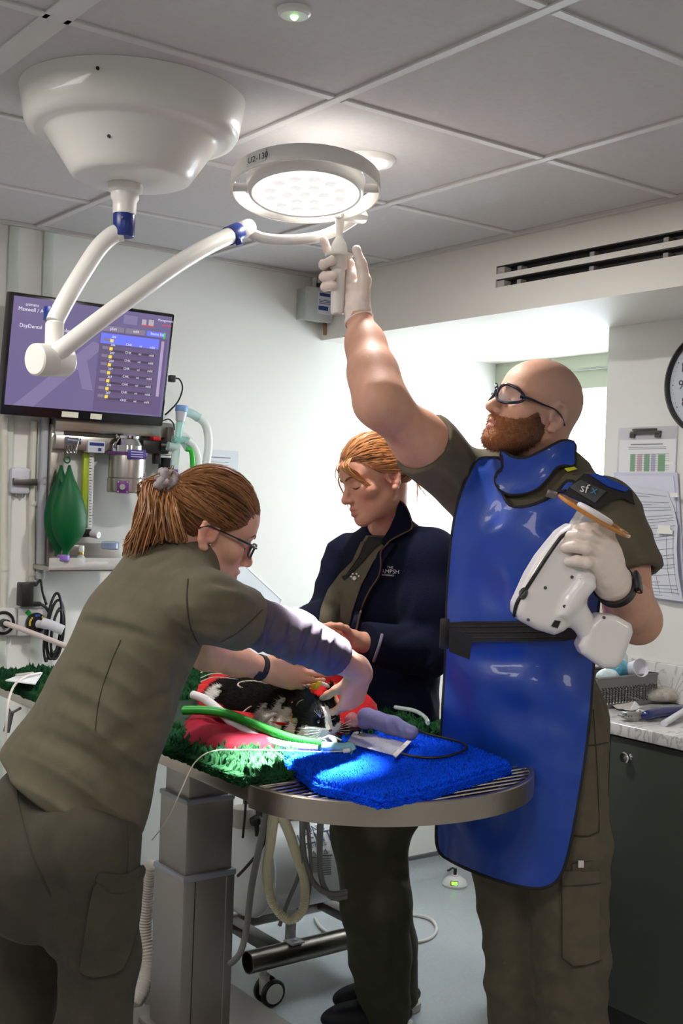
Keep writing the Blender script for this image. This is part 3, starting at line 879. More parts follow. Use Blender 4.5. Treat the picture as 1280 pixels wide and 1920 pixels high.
# ---- grey junction box by the bulkhead corner
jb = thing('junction_box', 'grey wall box with a blue and white label high in the corner', 'wall box', wl(598, 605))
Mjb = mat('box_grey', (.45, .48, .46), .45)
obj('casing', wbox(MB(), 576, 541, 622, 600, .001, .075, .004), Mjb, jb)
obj('lid', wbox(MB(), 574, 539, 624, 603, .0752, .088, .004), mat('box_lid', (.50, .53, .52), .4), jb)
obj('label', wbox(MB(), 596, 549, 621, 590, .0882, .0888), mat('label_white', (.66, .70, .78), .5), jb)
lb = wbox(MB(), 599, 550, 619, 556, .089, .0894)
for yy in (563, 566, 569): wbox(lb, 598, yy, 620, yy + 1.2, .089, .0893)
wbox(lb, 597, 574, 615, 582, .089, .0894)
obj('print', lb, mat('navy', (.02, .04, .22), .5), jb)
sc = MB()
for px, py in ((578, 600), (619, 600), (578, 543)): 
    q = wl(px, py, .088); sc.cyl(q, q + np.array([0, -.002, 0]), .0025, 10)
obj('screw', sc, M_steel, jb)
obj('cable_gland', MB().cyl(wl(597, 538, .035), wl(597, 531, .035), .008, 14), M_dark, jb)
tag(obj('conduit', MB().tube([wl(590, 505, .012), wl(590, 540, .012)], .010, 10).tube([wl(598, 505, .03), wl(598, 533, .03)], .0045, 10), M_white), 'white conduit dropping from the ceiling to the grey wall box', 'conduit')
tag(obj('pipe', MB().tube([wl(609, 600, .03), wl(609, 628, .03)], .0075, 12), mat('brown_pipe', (.22, .14, .05), .4)), 'short brown pipe stub under the grey wall box', 'pipe')

# ---- paper notice on the wall and the clear document pocket
nt = thing('notice', 'white paper notice taped on the left wall behind the ponytail', 'notice', wl(420, 905))
obj('sheet', wbox(MB(), 388, 844, 446, 900, .001, .0022), mat('notice_paper', (.66, .70, .74), .6), nt)
nl = wbox(MB(), 396, 857, 432, 859, .0023, .0028)
for yy in (866, 872, 878): wbox(nl, 396, yy, 428, yy + 1, .0023, .0028)
obj('print', nl, mat('print_grey', (.25, .25, .28), .6), nt)

# ---- cables, trunking and sockets low on the wall at the left
M_trunk = mat('grey_trunking', (.42, .43, .47), .45)
trk = tag(obj('cable_sleeve', MB().tube(catmull([wl(85, 770, .02), wl(82, 850, .02), wl(78, 960, .022), wl(76, 1040, .025), wl(75, 1086, .03)], 8), .015, 12), M_trunk), 'grey cable sleeve hanging beside the green bag', 'cable sleeve')
pm = MB().tube(catmull([wl(64, 790, .014), wl(60, 900, .014), wl(60, 1090, .014)], 4), .011, 12)
pm.tube([wl(61, 940, .014), wl(61, 948, .014)], .0135, 12); pm.tube([wl(60, 1072, .014), wl(60, 1080, .014)], .0135, 12)
tag(obj('wall_pipe', pm, mat('cream_pipe', (.66, .64, .57), .45)), 'thin cream pipe running down the wall beside the white bracket box', 'pipe')
pm = MB().tube([wl(8, 780, .013), wl(6, 1140, .013)], .012, 12); pm.tube([wl(7, 1062, .013), wl(7, 1070, .013)], .0145, 12)
tag(obj('wall_pipe', pm, mat('cream_pipe', (.66, .64, .57), .45)), 'cream pipe running down the wall at the left edge', 'pipe')
bx = thing('wall_bracket', 'white wall plate with a dark steel strap, left of the green bag', 'bracket', wl(38, 930))
obj('plate', wbox(MB(), 21, 877, 57, 926, .001, .03, .008), mat('plate_lilac', (.60, .61, .68), .4), bx)
obj('strap', wbox(MB(), 26, 897, 71, 910, .0305, .045, .002), mat('strap_steel', (.16, .155, .145), .35, .9), bx)
obj('stud', MB().cyl(wl(31, 926, .015), wl(31, 932, .015), .004, 10).cyl(wl(43, 926, .015), wl(43, 932, .015), .004, 10), M_steel, bx)
ad = thing('power_adapter', 'black power adapter plugged in on the left wall above the sockets', 'adapter', wl(52, 1138))
obj('casing', wbox(MB(), 41, 1093, 64, 1138, .02, .07, .005), M_black, ad)
obj('plug', wbox(wbox(MB(), 58, 1129, 78, 1137, .03, .05, .003), 58, 1093, 70, 1100, .03, .045, .003), M_black, ad)
M_cable = mat('black_cable', (.012, .012, .014), .45)
cw = MB()
cw.tube(catmull([wl(68, 1097, .035), wl(76, 1088, .035), wl(80, 1110, .035), wl(87, 1134, .04)], 6), .0045, 8)
cw.tube(catmull([wl(76, 1133, .04), wl(85, 1138, .045), wl(93, 1150, .05)], 6), .005, 8)
obj('lead', cw, M_cable, ad)
cl_ = MB(); 
for k, (a, w_, h_) in enumerate(((0, 15, 55), (4, 11, 48), (-3, 13, 62), (2, 9, 40))):
    c0 = (104 + a, 1180 + a * 2)
    cl_.tube(catmull([wl(c0[0] + w_ * math.cos(t) + 6 * math.sin(t), c0[1] - h_ * math.sin(t), .05 + .006 * k) for t in np.linspace(0, 2 * math.pi, 10, endpoint=False)], 5, True), .0048, 8, closed=True)
cl_.tube(catmull([wl(86, 1180, .06), wl(82, 1215, .06), wl(86, 1240, .06), wl(92, 1225, .06)], 6), .0048, 8)
tag(obj('cable_coil', cl_, M_cable), 'coiled black cable hanging behind the bending woman', 'cable')
def outlet(px, py, w_, h_, label, hose, marks):
    r = thing('gas_outlet', label, 'outlet', wl(px, py + h_ / 2))
    obj('plate', wbox(MB(), px - w_ / 2, py - h_ / 2, px + w_ / 2, py + h_ / 2, .001, .035, .005), mat('outlet_white', (.60, .60, .60), .4), r)
    return r
o1 = outlet(12, 1166, 40, 52, 'white gas outlet with a black ring and pink hose at the left edge', None, 0)
c1 = wl(6, 1168, .036)
obj('ring', MB().ring(c1, (0, -1, 0), .034, .005, 32, 10), M_black, o1); obj('socket', MB().cyl(c1, c1 + np.array([0, -.03, 0]), .014, 20), M_black, o1)
o2 = outlet(64, 1166, 60, 52, 'white gas outlet with a black and yellow dial and green sticker', None, 0)
c2 = wl(66, 1168, .036)
obj('dial', MB().lathe([(.034, 0), (.034, .012), (.028, .02), (.0001, .02)], c2, (0, -1, 0), 32), M_black, o2)
yl = MB()
for a0 in (2.4, .3):
    for k in range(5):
        a = a0 + k * .22; yl.box(c2 + np.array([.027 * math.cos(a), -.021, .027 * math.sin(a)]), (.006, .002, .006), None)
obj('yellow_ring', yl, mat('yellow', (.55, .42, .03), .5), o2)
bl = MB()
for k in range(4):
    a = 1.2 + k * .2; bl.box(c2 + np.array([.027 * math.cos(a), -.021, .027 * math.sin(a)]), (.006, .002, .006), None)
obj('blue_ring', bl, mat('ring_blue', (.03, .12, .40), .5), o2)
g_ = wl(53, 1149, .0365)
obj('sticker', MB().box(g_, (.016, .001, .016), (unit(np.array([1., 0, 1])), np.array([0, 1., 0]), unit(np.array([-1., 0, 1])))), mat('green_sticker', (.01, .30, .04), .5), o2)
tag(obj('connector', MB().cyl(c2 + np.array([0, -.021, 0]), c2 + np.array([.02, -.05, -.004]), .013, 20).tube(catmull([wl(78, 1167, .085), wl(95, 1172, .10), wl(118, 1182, .12)], 5), .0165, 16), mat('milky', (.66, .67, .72), .3, alpha=.85)), 'milky plastic hose connector plugged into the dial outlet', 'connector')
tag(obj('gas_hose', MB().tube(catmull([c1 + np.array([0, -.031, 0]), wl(14, 1170, .08), wl(50, 1183, .12), wl(102, 1203, .17), wl(150, 1222, .22)], 6), .0085, 12), mat('pink_hose', (.60, .50, .48), .4)), 'pale pink gas hose leading from the left edge outlet', 'hose')

# ================================================================== wall mounted anaesthetic machine
am = thing('anaesthetic_machine', 'steel wall mounted anaesthetic machine with vaporiser under the monitor', 'anaesthetic machine', wl(215, 1070))
M_st2 = mat('machine_steel', (.42, .39, .36), .30, 1.0)
obj('back_panel', wbox(MB(), 112, 790, 328, 1068, .004, .012, .002), mat('machine_panel', (.60, .61, .59), .35), am)
fr = MB()
wbox(fr, 92, 795, 118, 1068, .012, .05, .003)
obj('upright', fr, M_st2, am)
obj('crossbar', wbox(wbox(MB(), 104, 786, 334, 815, .012, .07, .003), 104, 822, 330, 848, .02, .075, .003), M_st2, am)
obj('end_bracket', wbox(MB(), 314, 801, 326, 838, .02, .085, .002), mat('bracket_brown', (.10, .085, .07), .4), am)
obj('white_post', wbox(MB(), 105, 788, 120, 818, .0505, .06, .001), M_white, am)
# flow meter
obj('flow_tube', wbox(MB(), 155, 848, 165, 990, .03, .05, .004), mat('flow_green', (.40, .52, .02), .35), am)
obj('scale_tube', wbox(MB(), 166, 848, 175, 990, .03, .055, .003), mat('flow_scale', (.70, .72, .70), .2), am)
ft = MB()
for k in range(24): wbox(ft, 167, 856 + k * 5.5, 171 + (2 if k % 4 == 0 else 0), 857 + k * 5.5, .0552, .0556)
obj('scale_marks', ft, M_ink, am)
obj('flow_head', wbox(MB(), 165, 827, 197, 849, .05, .085, .002), mat('flow_head', (.62, .64, .72), .4), am)
fm = wbox(MB(), 168, 830, 195, 836, .0852, .0858); wbox(fm, 184, 840, 190, 846, .0852, .0858)
obj('print', fm, mat('navy', (.02, .04, .22), .5), am)
obj('valve_block', wbox(MB(), 150, 992, 172, 1007, .03, .06, .003), M_black, am)
kq = wl(172, 1001, .06)
obj('flow_knob', MB().lathe([(.0001, .03), (.011, .03), (.013, .025), (.013, .0), (.010, -.004)], kq, unit(np.array([.5, -1, -.1])), 24), mat('knob_white', (.72, .72, .72), .35), am)
cla = MB()
cla.tube([wl(128, 826, .085), wl(150, 828, .085)], .011, 14); cla.tube([wl(124, 826, .085), wl(128, 826, .085)], .0135, 14)
obj('clamp', cla, mat('clamp_blue', (.22, .24, .32), .3, .7), am)
hk = MB()
for px in (124, 131, 138): hk.tube(catmull([wl(px, 836, .08), wl(px + 1, 845, .10), wl(px + 4, 850, .105), wl(px + 6, 843, .10)], 5), .0022, 8)
hk.tube(catmull([wl(148, 822, .09), wl(144, 838, .10), wl(142, 846, .10)], 5), .0025, 8)
obj('hook', hk, M_chrome, am)
# vaporiser
va = wl(238, 880, .12); vr = (wl(272, 880, .12)[0] - wl(206, 880, .12)[0]) / 2
z_ = lambda py: wl(238, py, .12)[2]
vx, vy = va[0], va[1]
vb = MB().lathe([(vr * .96, z_(924)), (vr, z_(922)), (vr, z_(898)), (vr * .95, z_(896)), (vr * .95, z_(857)), (vr * .93, z_(853))], (vx, vy, 0), ZU, 48)
obj('vaporiser_body', vb, M_st2, am)
obj('vaporiser_ring', MB().lathe([(vr * .9, z_(854)), (vr * 1.03, z_(854)), (vr * 1.03, z_(848)), (vr * .9, z_(848))], (vx, vy, 0), ZU, 48), mat('purple_dark', (.10, .03, .13), .4), am)
obj('vaporiser_dial', MB().lathe([(vr * .82, z_(848)), (vr * .80, z_(836)), (vr * .62, z_(828)), (vr * .58, z_(824)), (vr * .64, z_(822)), (vr * .66, z_(818)), (vr * .58, z_(815)), (.0001, z_(815))], (vx, vy, 0), ZU, 48), M_chrome, am)
for px, py, w_, h_, nm, col in ((257, 852, 18, 16, 'vaporiser_label', (.055, .03, .20)), (233, 913, 21, 22, 'vaporiser_plate', (.14, .03, .20))):
    a = wl(px, py, .19); n2 = unit(np.array([a[0] - vx, -.06, 0])); tt = np.cross(ZU, n2) * -1
    cen = np.array([vx, vy, a[2]]) + unit(np.array([(wl(px, py, .19)[0] - vx), -vr * .9, 0])) * (vr + .002)
    nn = unit(np.array([cen[0] - vx, cen[1] - vy, 0])); tt = np.cross(nn, ZU)
    sz = .0019
    obj(nm, MB().box(cen, (w_ * 2 * sz if nm == 'vaporiser_label' else w_ * sz, .004, h_ * sz), (tt, nn, ZU), .001), mat(nm, col, .4), am)
    if nm == 'vaporiser_plate':
        obj('drain_plug', MB().cyl(cen + nn * .002, cen + nn * .009, .0095, 20), M_chrome, am)
        sp = MB()
        for su in (-1, 1):
            for sv in (-1, 1): q = cen + tt * su * .015 + ZU * sv * .016 + nn * .002; sp.cyl(q, q + nn * .002, .003, 10)
        obj('screw', sp, M_chrome, am)
    else:
        pr_ = MB()
        for dz in (.008, .0, -.008): pr_.box(cen + nn * .0024 + ZU * dz, (w_ * 1.3 * sz, .0006, .0018), (tt, nn, ZU))
        obj('print', pr_, mat('label_white', (.66, .70, .78), .5), am)
fc = wl(270, 908, .16)
obj('filler_block', MB().box(fc, (.045, .04, .05), None, .003), mat('filler', (.35, .33, .35), .3, .9), am)
obj('filler_cap', MB().cyl(fc + np.array([-.008, 0, .025]), fc + np.array([-.008, 0, .036]), .009, 16, bevel=.002).box(fc + np.array([.02, -.015, .004]), (.016, .014, .02), None, .002), mat('purple_cap', (.16, .02, .20), .4), am)
# manifold
mf = wbox(MB(), 268, 826, 318, 850, .04, .11, .006); wbox(mf, 292, 846, 302, 870, .06, .09, .003)
mf.cyl(wl(300, 836, .11), wl(322, 837, .12), .018, 20)
obj('manifold', mf, M_black, am)
obj('red_button', wbox(MB(), 288, 819, 302, 826, .07, .10, .002), mat('red_plastic', (.55, .015, .02), .35), am)
obj('side_post', wbox(MB(), 306, 858, 322, 900, .02, .06, .003), M_black, am)
# tray
tr = wbox(MB(), 92, 1062, 228, 1071, .012, .16, .002); wbox(tr, 92, 1018, 228, 1064, .012, .016, .001)
obj('tray', tr, M_st2, am)
obj('tray_rim', wbox(MB(), 92, 1046, 228, 1069, .158, .161, .001), clear('tray_clear', (.75, .74, .72), .4, .15), am)
# things on the tray
bt = thing('medicine_bottle', 'small glass medicine bottle with white cap and gold neck on the tray', 'bottle', wl(151, 1064, .10))
b0 = wl(151, 1062, .10); bz = lambda py: wl(151, py, .10)[2]
zt_ = wl(150, 1062, .086)[2] + .004
obj('glass', MB().lathe([(.0125, zt_), (.0135, zt_ + .003), (.0135, bz(1045)), (.008, bz(1040)), (.0075, bz(1037))], (b0[0], b0[1], 0), ZU, 24), clear('bottle_glass', (.8, .85, .9), .45, .05), bt)
obj('label', MB().lathe([(.0138, bz(1058)), (.0139, bz(1058)), (.0139, bz(1047)), (.0138, bz(1047))], (b0[0], b0[1], 0), ZU, 24), mat('bottle_label', (.55, .62, .78), .5), bt)
obj('gold_neck', MB().lathe([(.0088, bz(1040)), (.0092, bz(1039)), (.0092, bz(1036)), (.0088, bz(1035))], (b0[0], b0[1], 0), ZU, 24), mat('gold', (.55, .36, .08), .3, .8), bt)
obj('cap', MB().lathe([(.0098, bz(1035)), (.0105, bz(1034)), (.0100, bz(1024)), (.009, bz(1023)), (.0001, bz(1023))], (b0[0], b0[1], 0), ZU, 24), M_white, bt)
obj('spout', MB().tube([wl(151, 1024, .10), wl(120, 1022, .105)], .0022, 8), M_white, bt)
for px, py, col, lab in ((172, 1060, (.70, .45, .50), 'small pink ended ampoule lying on the steel tray'), (192, 1058, (.6, .62, .66), 'small clear vial lying on the tray behind the ponytail')):
    z0 = wl(px, 1066, .10)[2]
    q = wl(px, py, .10); q[2] = max(q[2], zt_ + .006)
    tag(obj('ampoule', MB().cyl(q + np.array([-.02, 0, -.001]), q + np.array([.02, .01, .003]), .0055, 14, bevel=.001), mat('ampoule' + str(px), col, .3)), lab, 'ampoule')
tag(obj('blue_tub', MB().lathe([(.026, 0), (.03, .004), (.03, .022), (.026, .026), (.0001, .026)], wl(206, 1030, .08), ZU, 28), clear('blue_tub', (.22, .32, .50), .6, .2)), 'translucent blue tub at the back of the steel tray', 'tub')
# green reservoir bags hanging from the hook
M_bag = mat('green_rubber', (.0, .085, .022), .45, spec=.3)
def bag(px0, px1, off, lab, grp):
    r = thing('reservoir_bag', lab, 'bag', wl(120, 1040, off))
    cy = wl(126, 950, off)
    rows = []
    prof = [(872, .05), (885, .18), (900, .34), (925, .68), (955, .95), (980, 1.0), (1000, .86), (1015, .6), (1026, .33), (1034, .2), (1042, .2)]
    xc = [126, 126, 126, 126, 126, 126, 125, 123, 121, 120, 119]
    for (py, w_), xx in zip(prof, xc):
        xm = (px0 + px1) / 2 + (xx - 126); hw = (px1 - px0) / 2 * w_
        c0 = wl(xm, py, off); rx = (wl(xm + hw, py, off)[0] - wl(xm - hw, py, off)[0]) / 2
        ry = max(.008, .036 * w_)
        rows.append([c0 + np.array([rx * math.cos(a), -ry * abs(math.sin(a)) ** 1.35 * np.sign(math.sin(a)), 0]) for a in np.linspace(0, 2 * math.pi, 40, endpoint=False)])
    rows = np.array(rows); rr = []
    for t in np.linspace(0, len(rows) - 1, 50):
        i0 = min(int(t), len(rows) - 2); f = t - i0
        im, ip = max(i0 - 1, 0), min(i0 + 2, len(rows) - 1)
        p0, p1, p2, p3 = rows[im], rows[i0], rows[i0 + 1], rows[ip]
        rr.append(list(.5 * (2 * p1 + (p2 - p0) * f + (2 * p0 - 5 * p1 + 4 * p2 - p3) * f * f + (3 * p1 - p0 - 3 * p2 + p3) * f ** 3)))
    m_ = MB().grid(rr, closed_u=True); n_ = 40
    m_.f.append(tuple(range(n_))); m_.f.append(tuple(range(len(m_.v) - n_, len(m_.v)))[::-1]); m_.mi += [0, 0]
    obj('bladder', m_, M_bag, r, 60)
    return r, off
bag_front, _ = bag(97, 163, .15, 'large dark green rubber reservoir bag hanging in front, beside the flow meter', 'x')
obj('loop', MB().ring(wl(126, 862, .15), (0, 1, 0), .010, .0028, 20, 8), M_bag, bag_front)
nk0, nk1 = wl(119, 1040, .15), wl(118.5, 1052, .15)
obj('neck_ring', MB().cyl(nk1, nk0, .020, 28, bevel=.003), mat('neck_purple', (.22, .12, .42), .4), bag_front)
bag_back, _ = bag(83, 146, .08, 'second green rubber reservoir bag hidden behind the front green bag', 'x')

# breathing valves and tubes at the right end of the machine
M_teal = mat('teal_clear', (.28, .66, .58), .15, alpha=.62, coat=.4)
M_teal2 = mat('teal_pale', (.62, .80, .78), .2, alpha=.6, coat=.3)
bv = thing('breathing_circuit', 'teal valves with white looped tubes beside the monitor corner', 'breathing circuit', wl(335, 905, .13))
O = .14
obj('blue_cap', MB().cyl(wl(340, 772, O), wl(341, 760, O), .022, 24, bevel=.003), mat('cap_blue', (.16, .30, .58), .35), bv)
obj('grey_neck', MB().cyl(wl(338, 790, O), wl(340, 772, O), .016, 24, r2=.020), mat('neck_grey', (.50, .52, .58), .3), bv)
vtub = MB(); vtub.cyl(wl(332, 832, O), wl(338, 790, O), .013, 20); vtub.cyl(wl(324, 824, O), wl(350, 826, O), .013, 20); vtub.cyl(wl(345, 830, O), wl(352, 842, O), .012, 20)
obj('tee_piece', vtub, M_teal, bv)
vt2 = MB(); vt2.cyl(wl(326, 880, O), wl(331, 832, O), .014, 20); vt2.cyl(wl(314, 836, O), wl(332, 841, O), .015, 20)
obj('valve_stem', vt2, M_teal2, bv)
obj('elbow', MB().tube(catmull([wl(346, 772, O), wl(360, 776, O), wl(372, 784, O)], 6), .015, 16), mat('elbow_aqua', (.45, .72, .74), .15, alpha=.65), bv)
obj('purple_collar', MB().cyl(wl(324, 893, O), wl(325.5, 880, O), .016, 24), mat('collar_purple', (.14, .06, .30), .4), bv)
obj('green_collar', MB().cyl(wl(323, 901, O), wl(324, 893, O), .0165, 24), mat('collar_green', (.0, .16, .06), .4), bv)
M_wtube = mat('white_tube', (.74, .80, .78), .3, alpha=.8)
tag(obj('breathing_tube', MB().tube(catmull([wl(372, 782, O), wl(386, 798, O), wl(391, 830, O), wl(386, 870, O), wl(376, 905, O), wl(366, 960, O)], 8), .0145, 16), M_wtube), 'white breathing tube, outer of two loops beside the monitor', 'tube')
tag(obj('breathing_tube', MB().tube(catmull([wl(351, 826, O + .02), wl(362, 836, O + .02), wl(371, 860, O + .02), wl(370, 895, O + .02), wl(362, 950, O + .02)], 8), .013, 16), M_wtube), 'white breathing tube, inner loop behind the green tube', 'tube')
M_gtube = mat('green_tube', (.02, .42, .03), .35, bump=.15, bscale=200)
tag(obj('green_tube', MB().tube(catmull([wl(349, 842, O + .03), wl(358, 846, O + .035), wl(361, 870, O + .035), wl(359, 905, O + .035), wl(350, 960, O + .03), wl(310, 945, O + .03)], 8), .0085, 14), M_gtube), 'bright green tube hanging from the teal valves', 'tube')
# ================================================================== surgical lamp on its ceiling mount
M_lamp = mat('lamp_white', (0.76, 0.735, 0.70), 0.32, coat=.2)
M_lblue = mat('lamp_blue', (0.012, 0.03, 0.20), 0.3)
cq = onZ(243, 190, ZC); 
# centre of the canopy: half way between the near and far rim on the ceiling
near = onZ(215, 101, ZC)
mc = near + unit(np.array([F0[0], F0[1], 0])) * .246 - R0 * .006
lampm = thing('surgical_lamp', 'white ceiling mounted surgical lamp with two jointed arms, held by the bald man', 'lamp', (mc[0], mc[1], ZC - .19))
cap = MB().lathe([(.0001, -.182), (.116, -.182), (.128, -.177), (.136, -.165), (.178, -.102), (.182, -.094), (.189, -.089), (.205, -.088), (.222, -.084), (.230, -.070), (.233, -.052), (.242, -.0005)], (mc[0], mc[1], ZC), ZU, 96)
obj('canopy', cap, M_lamp, lampm, 50)
dv = unit(np.array([-F0[0], -F0[1], 0]) - R0 * .12)
sc = MB()
for r_, z_s in ((.2385, -.026), (.157, -.134)):
    q = np.array([mc[0], mc[1], ZC + z_s]) + dv * r_; sc.cyl(q - dv * .004, q + dv * .002, .0035, 12)
    obj('screw', sc, M_black, lampm); sc = MB()
sb = np.array([mc[0], mc[1], ZC - .19])
q_ = P(233, 402, 2.58); q2_ = P(233, 444, 2.58)
top_ = np.array([q_[0], q_[1], ZC - .188])
obj('stem', MB().lathe([(.0255, q_[2]), (.026, ZC - .232), (.026, ZC - .222), (.031, ZC - .212), (.031, ZC - .202), (.0375, ZC - .198), (.0375, ZC - .1825)], (q_[0], q_[1], 0), ZU, 40), M_lamp, lampm)
obj('collar', MB().lathe([(.018, q2_[2]), (.022, q2_[2]), (.0235, q2_[2] + .003), (.0245, q_[2] - .002), (.0235, q_[2] + .001), (.018, q_[2] + .001)], (q_[0], q_[1], 0), ZU, 40), M_lblue, lampm)
kn = np.array([q_[0], q_[1], (q_[2] + q2_[2]) / 2]) - F0 * .0245 + ZU * .012
obj('lock_pin', MB().cyl(kn, kn - F0 * .003, .003, 12), M_chrome, lampm)
a1 = [P(229, 436, 2.58), P(212, 440, 2.575), P(185, 465, 2.56), P(155, 510, 2.54), P(128, 555, 2.515), P(108, 592, 2.50), P(103, 604, 2.495)]
obj('upper_arm', MB().tube(catmull(a1, 8), .0195, 20), M_lamp, lampm)
jt, jb_ = P(103, 588, 2.49), P(101, 668, 2.48)
obj('elbow_sleeve', MB().lathe([(.0001, 0), (.019, .0), (.0195, .004), (.0195, .07), (.0165, .074), (.0001, .074)], jb_, jt - jb_, 32), M_lamp, lampm)
obj('blue_ring', MB().cyl(P(101, 602, 2.515), P(103, 577, 2.515), .0235, 28, bevel=.002), M_lblue, lampm)
d0, d1 = P(64, 674, 2.43), P(112, 676, 2.485)
obj('drum', MB().lathe([(.0001, 0), (.030, 0), (.0335, .003), (.0345, .008), (.0345, .040), (.0340, .0405), (.0345, .041), (.0345, .082), (.032, .087), (.0001, .087)], d0, d1 - d0, 48), M_lamp, lampm)
a2 = [P(104, 664, 2.45), P(125, 648, 2.46), P(190, 598, 2.50), P(262, 545, 2.56), P(330, 497, 2.63), P(385, 464, 2.70), P(430, 442, 2.77), P(440, 438, 2.79)]
obj('spring_arm', MB().tube(catmull(a2, 8), .0195, 20), M_lamp, lampm)
e0, e1, e2 = P(428, 443, 2.77), P(447, 434, 2.80), P(470, 425, 2.83)
obj('blue_ring', MB().cyl(e0, e1, .0225, 28, bevel=.002), M_lblue, lampm)
obj('lock_knob', MB().cyl(P(446, 448, 2.775), P(449, 460, 2.775), .009, 16, bevel=.002), M_lblue, lampm)
obj('end_cap', MB().cyl(e1, e2, .0205, 28, bevel=.004), M_lamp, lampm)
a3 = [P(466, 432, 2.83), P(476, 440, 2.83), P(500, 448, 2.83), P(550, 450, 2.84), P(600, 443, 2.85), P(640, 426, 2.86), P(668, 408, 2.87)]
obj('yoke_arm', MB().tube(catmull(a3, 8), .0135, 16, hint=ZU), M_lamp, lampm)
# lamp head
ln = unit(-ZU * .985 - F0 * .172 + R0 * .03)
lx = unit(np.cross(np.array([-F0[0], -F0[1], 0]), ln)); lx = unit(R0 - ln * np.dot(R0, ln)); ly = np.cross(ln, lx)
LC = P(573, 352, 2.66)
obj('outer_ring', MB().lathe([(.163, -.024), (.1665, -.0245), (.169, -.022), (.1705, .010), (.169, .0135), (.1655, .0135), (.1645, .010), (.1625, -.022), (.163, -.024)], LC, ln, 96, caps=False), M_lamp, lampm, 50)
head = MB().lathe([(.0001, -.034), (.120, -.034), (.130, -.024), (.135, -.015), (.1310, .012), (.126, .0175), (.1225, .0178), (.121, .015)], LC, ln, 96, caps=False)
obj('housing', head, M_lamp, lampm, 50)
led = obj('led_panel', MB().lathe([(.0001, .0155), (.1215, .0155), (.1215, .012), (.0001, .012)], LC, ln, 72), mat('led_white', (1, 1, 1), .3, emit=.72, ecol=(1, .985, .97)), lampm)
# lenses: rings of bright domes
lens = [(0, 0)] + [(.041, k * 60) for k in range(6)] + [(.081, 15 + k * 30) for k in range(12)]
M_lens = mat('led_lens', (.9, .9, .9), .1, emit=.50, ecol=(1, .99, .98))
for r_, a_ in lens:
    q = LC + ln * .0156 + lx * r_ * math.cos(math.radians(a_)) + ly * r_ * math.sin(math.radians(a_))
    obj('lens', MB().lathe([(.0165, 0), (.016, .0025), (.012, .0045), (.006, .005), (.0001, .0046)], q, ln, 20), M_lens, led, 60)
for s_ in (-1, 1):
    q = LC + lx * s_ * .131; obj('pivot', MB().cyl(q, LC + lx * s_ * .165, .010, 16), M_lamp, lampm)
jp = P(668, 404, 2.865)
jd = unit(jp - LC); jd = unit(jd - ln * np.dot(jd, ln))
obj('yoke_joint', MB().cyl(LC + jd * .163 + ln * .0, jp + jd * .012 + R0 * .01, .0165, 24, bevel=.004), M_lamp, lampm)
# handle
hb0, hb1 = P(637, 403, 2.805), P(632, 590, 2.80)
hz = unit(hb1 - hb0); HL = np.linalg.norm(hb1 - hb0)
fr_ = lambda py: (py - 403) / 187 * HL
obj('handle', MB().lathe([(.0001, 0), (.0125, .0), (.012, fr_(412)), (.0075, fr_(438)), (.0078, fr_(444)), (.0165, fr_(456)), (.0195, fr_(464)), (.0205, fr_(473)), (.0205, fr_(476)), (.0335, fr_(477.5)), (.034, fr_(480)), (.0325, fr_(482)), (.0205, fr_(483)), (.021, fr_(503)), (.0165, fr_(507)), (.0165, fr_(580)), (.0158, fr_(588)), (.013, fr_(590)), (.010, fr_(588)), (.0001, fr_(586))], hb0, hz, 40), mat('handle_white', (.76, .72, .68), .4), lampm, 40)
nb = unit(LC + jd * .14 - hb0)
obj('handle_bracket', MB().cyl(hb0 + hz * .002, LC + jd * .140 + ln * .006, .011, 16), M_lamp, lampm)
# sticker on the ring
ang = math.radians(180 + 52)
p_ = unit(-np.array([F0[0], F0[1], 0]) * .80 - R0 * .60); p_ = unit(p_ - ln * np.dot(p_, ln)); tdir = unit(np.cross(p_, ln)); tdir = tdir if np.dot(tdir, R0) > 0 else -tdir
obj('sticker', MB().box(LC + p_ * .1702 - ln * .006, (.054, .0012, .028), (tdir, p_, -ln), .0004), mat('lamp_sticker', (.70, .70, .68), .5), lampm)
text('lettering', 'U2-130', LC + p_ * .1715 - ln * .004 - tdir * .0235 + ln * .007, tdir, -ln, .0195, mat('navy_ink', (.01, .015, .06), .5), lampm, .0006)
# the light it gives
area('surgical_light', LC + ln * .024, unit(-ZU + R0 * .020 - F0 * .188), .11, 10.5, (1.0, .985, .97), 'DISK', spread=math.radians(15))
# ================================================================== operating table
ZT = 0.98
TX0, TX1, TXC = 1.256, 1.945, 1.6005
HW = (TX1 - TX0) / 2
YJ, YE, YEND = 1.965, 1.672, 3.46
tbl = thing('operating_table', 'stainless steel operating table on a telescopic column with a rounded grid end', 'table', (1.60, 2.81, 0))
M_ts = mat('table_steel', (.46, .40, .345), .34, 1.0, bump=.04, bscale=90)
M_cs = mat('column_steel', (.31, .285, .265), .40, .85, bump=.05, bscale=160)
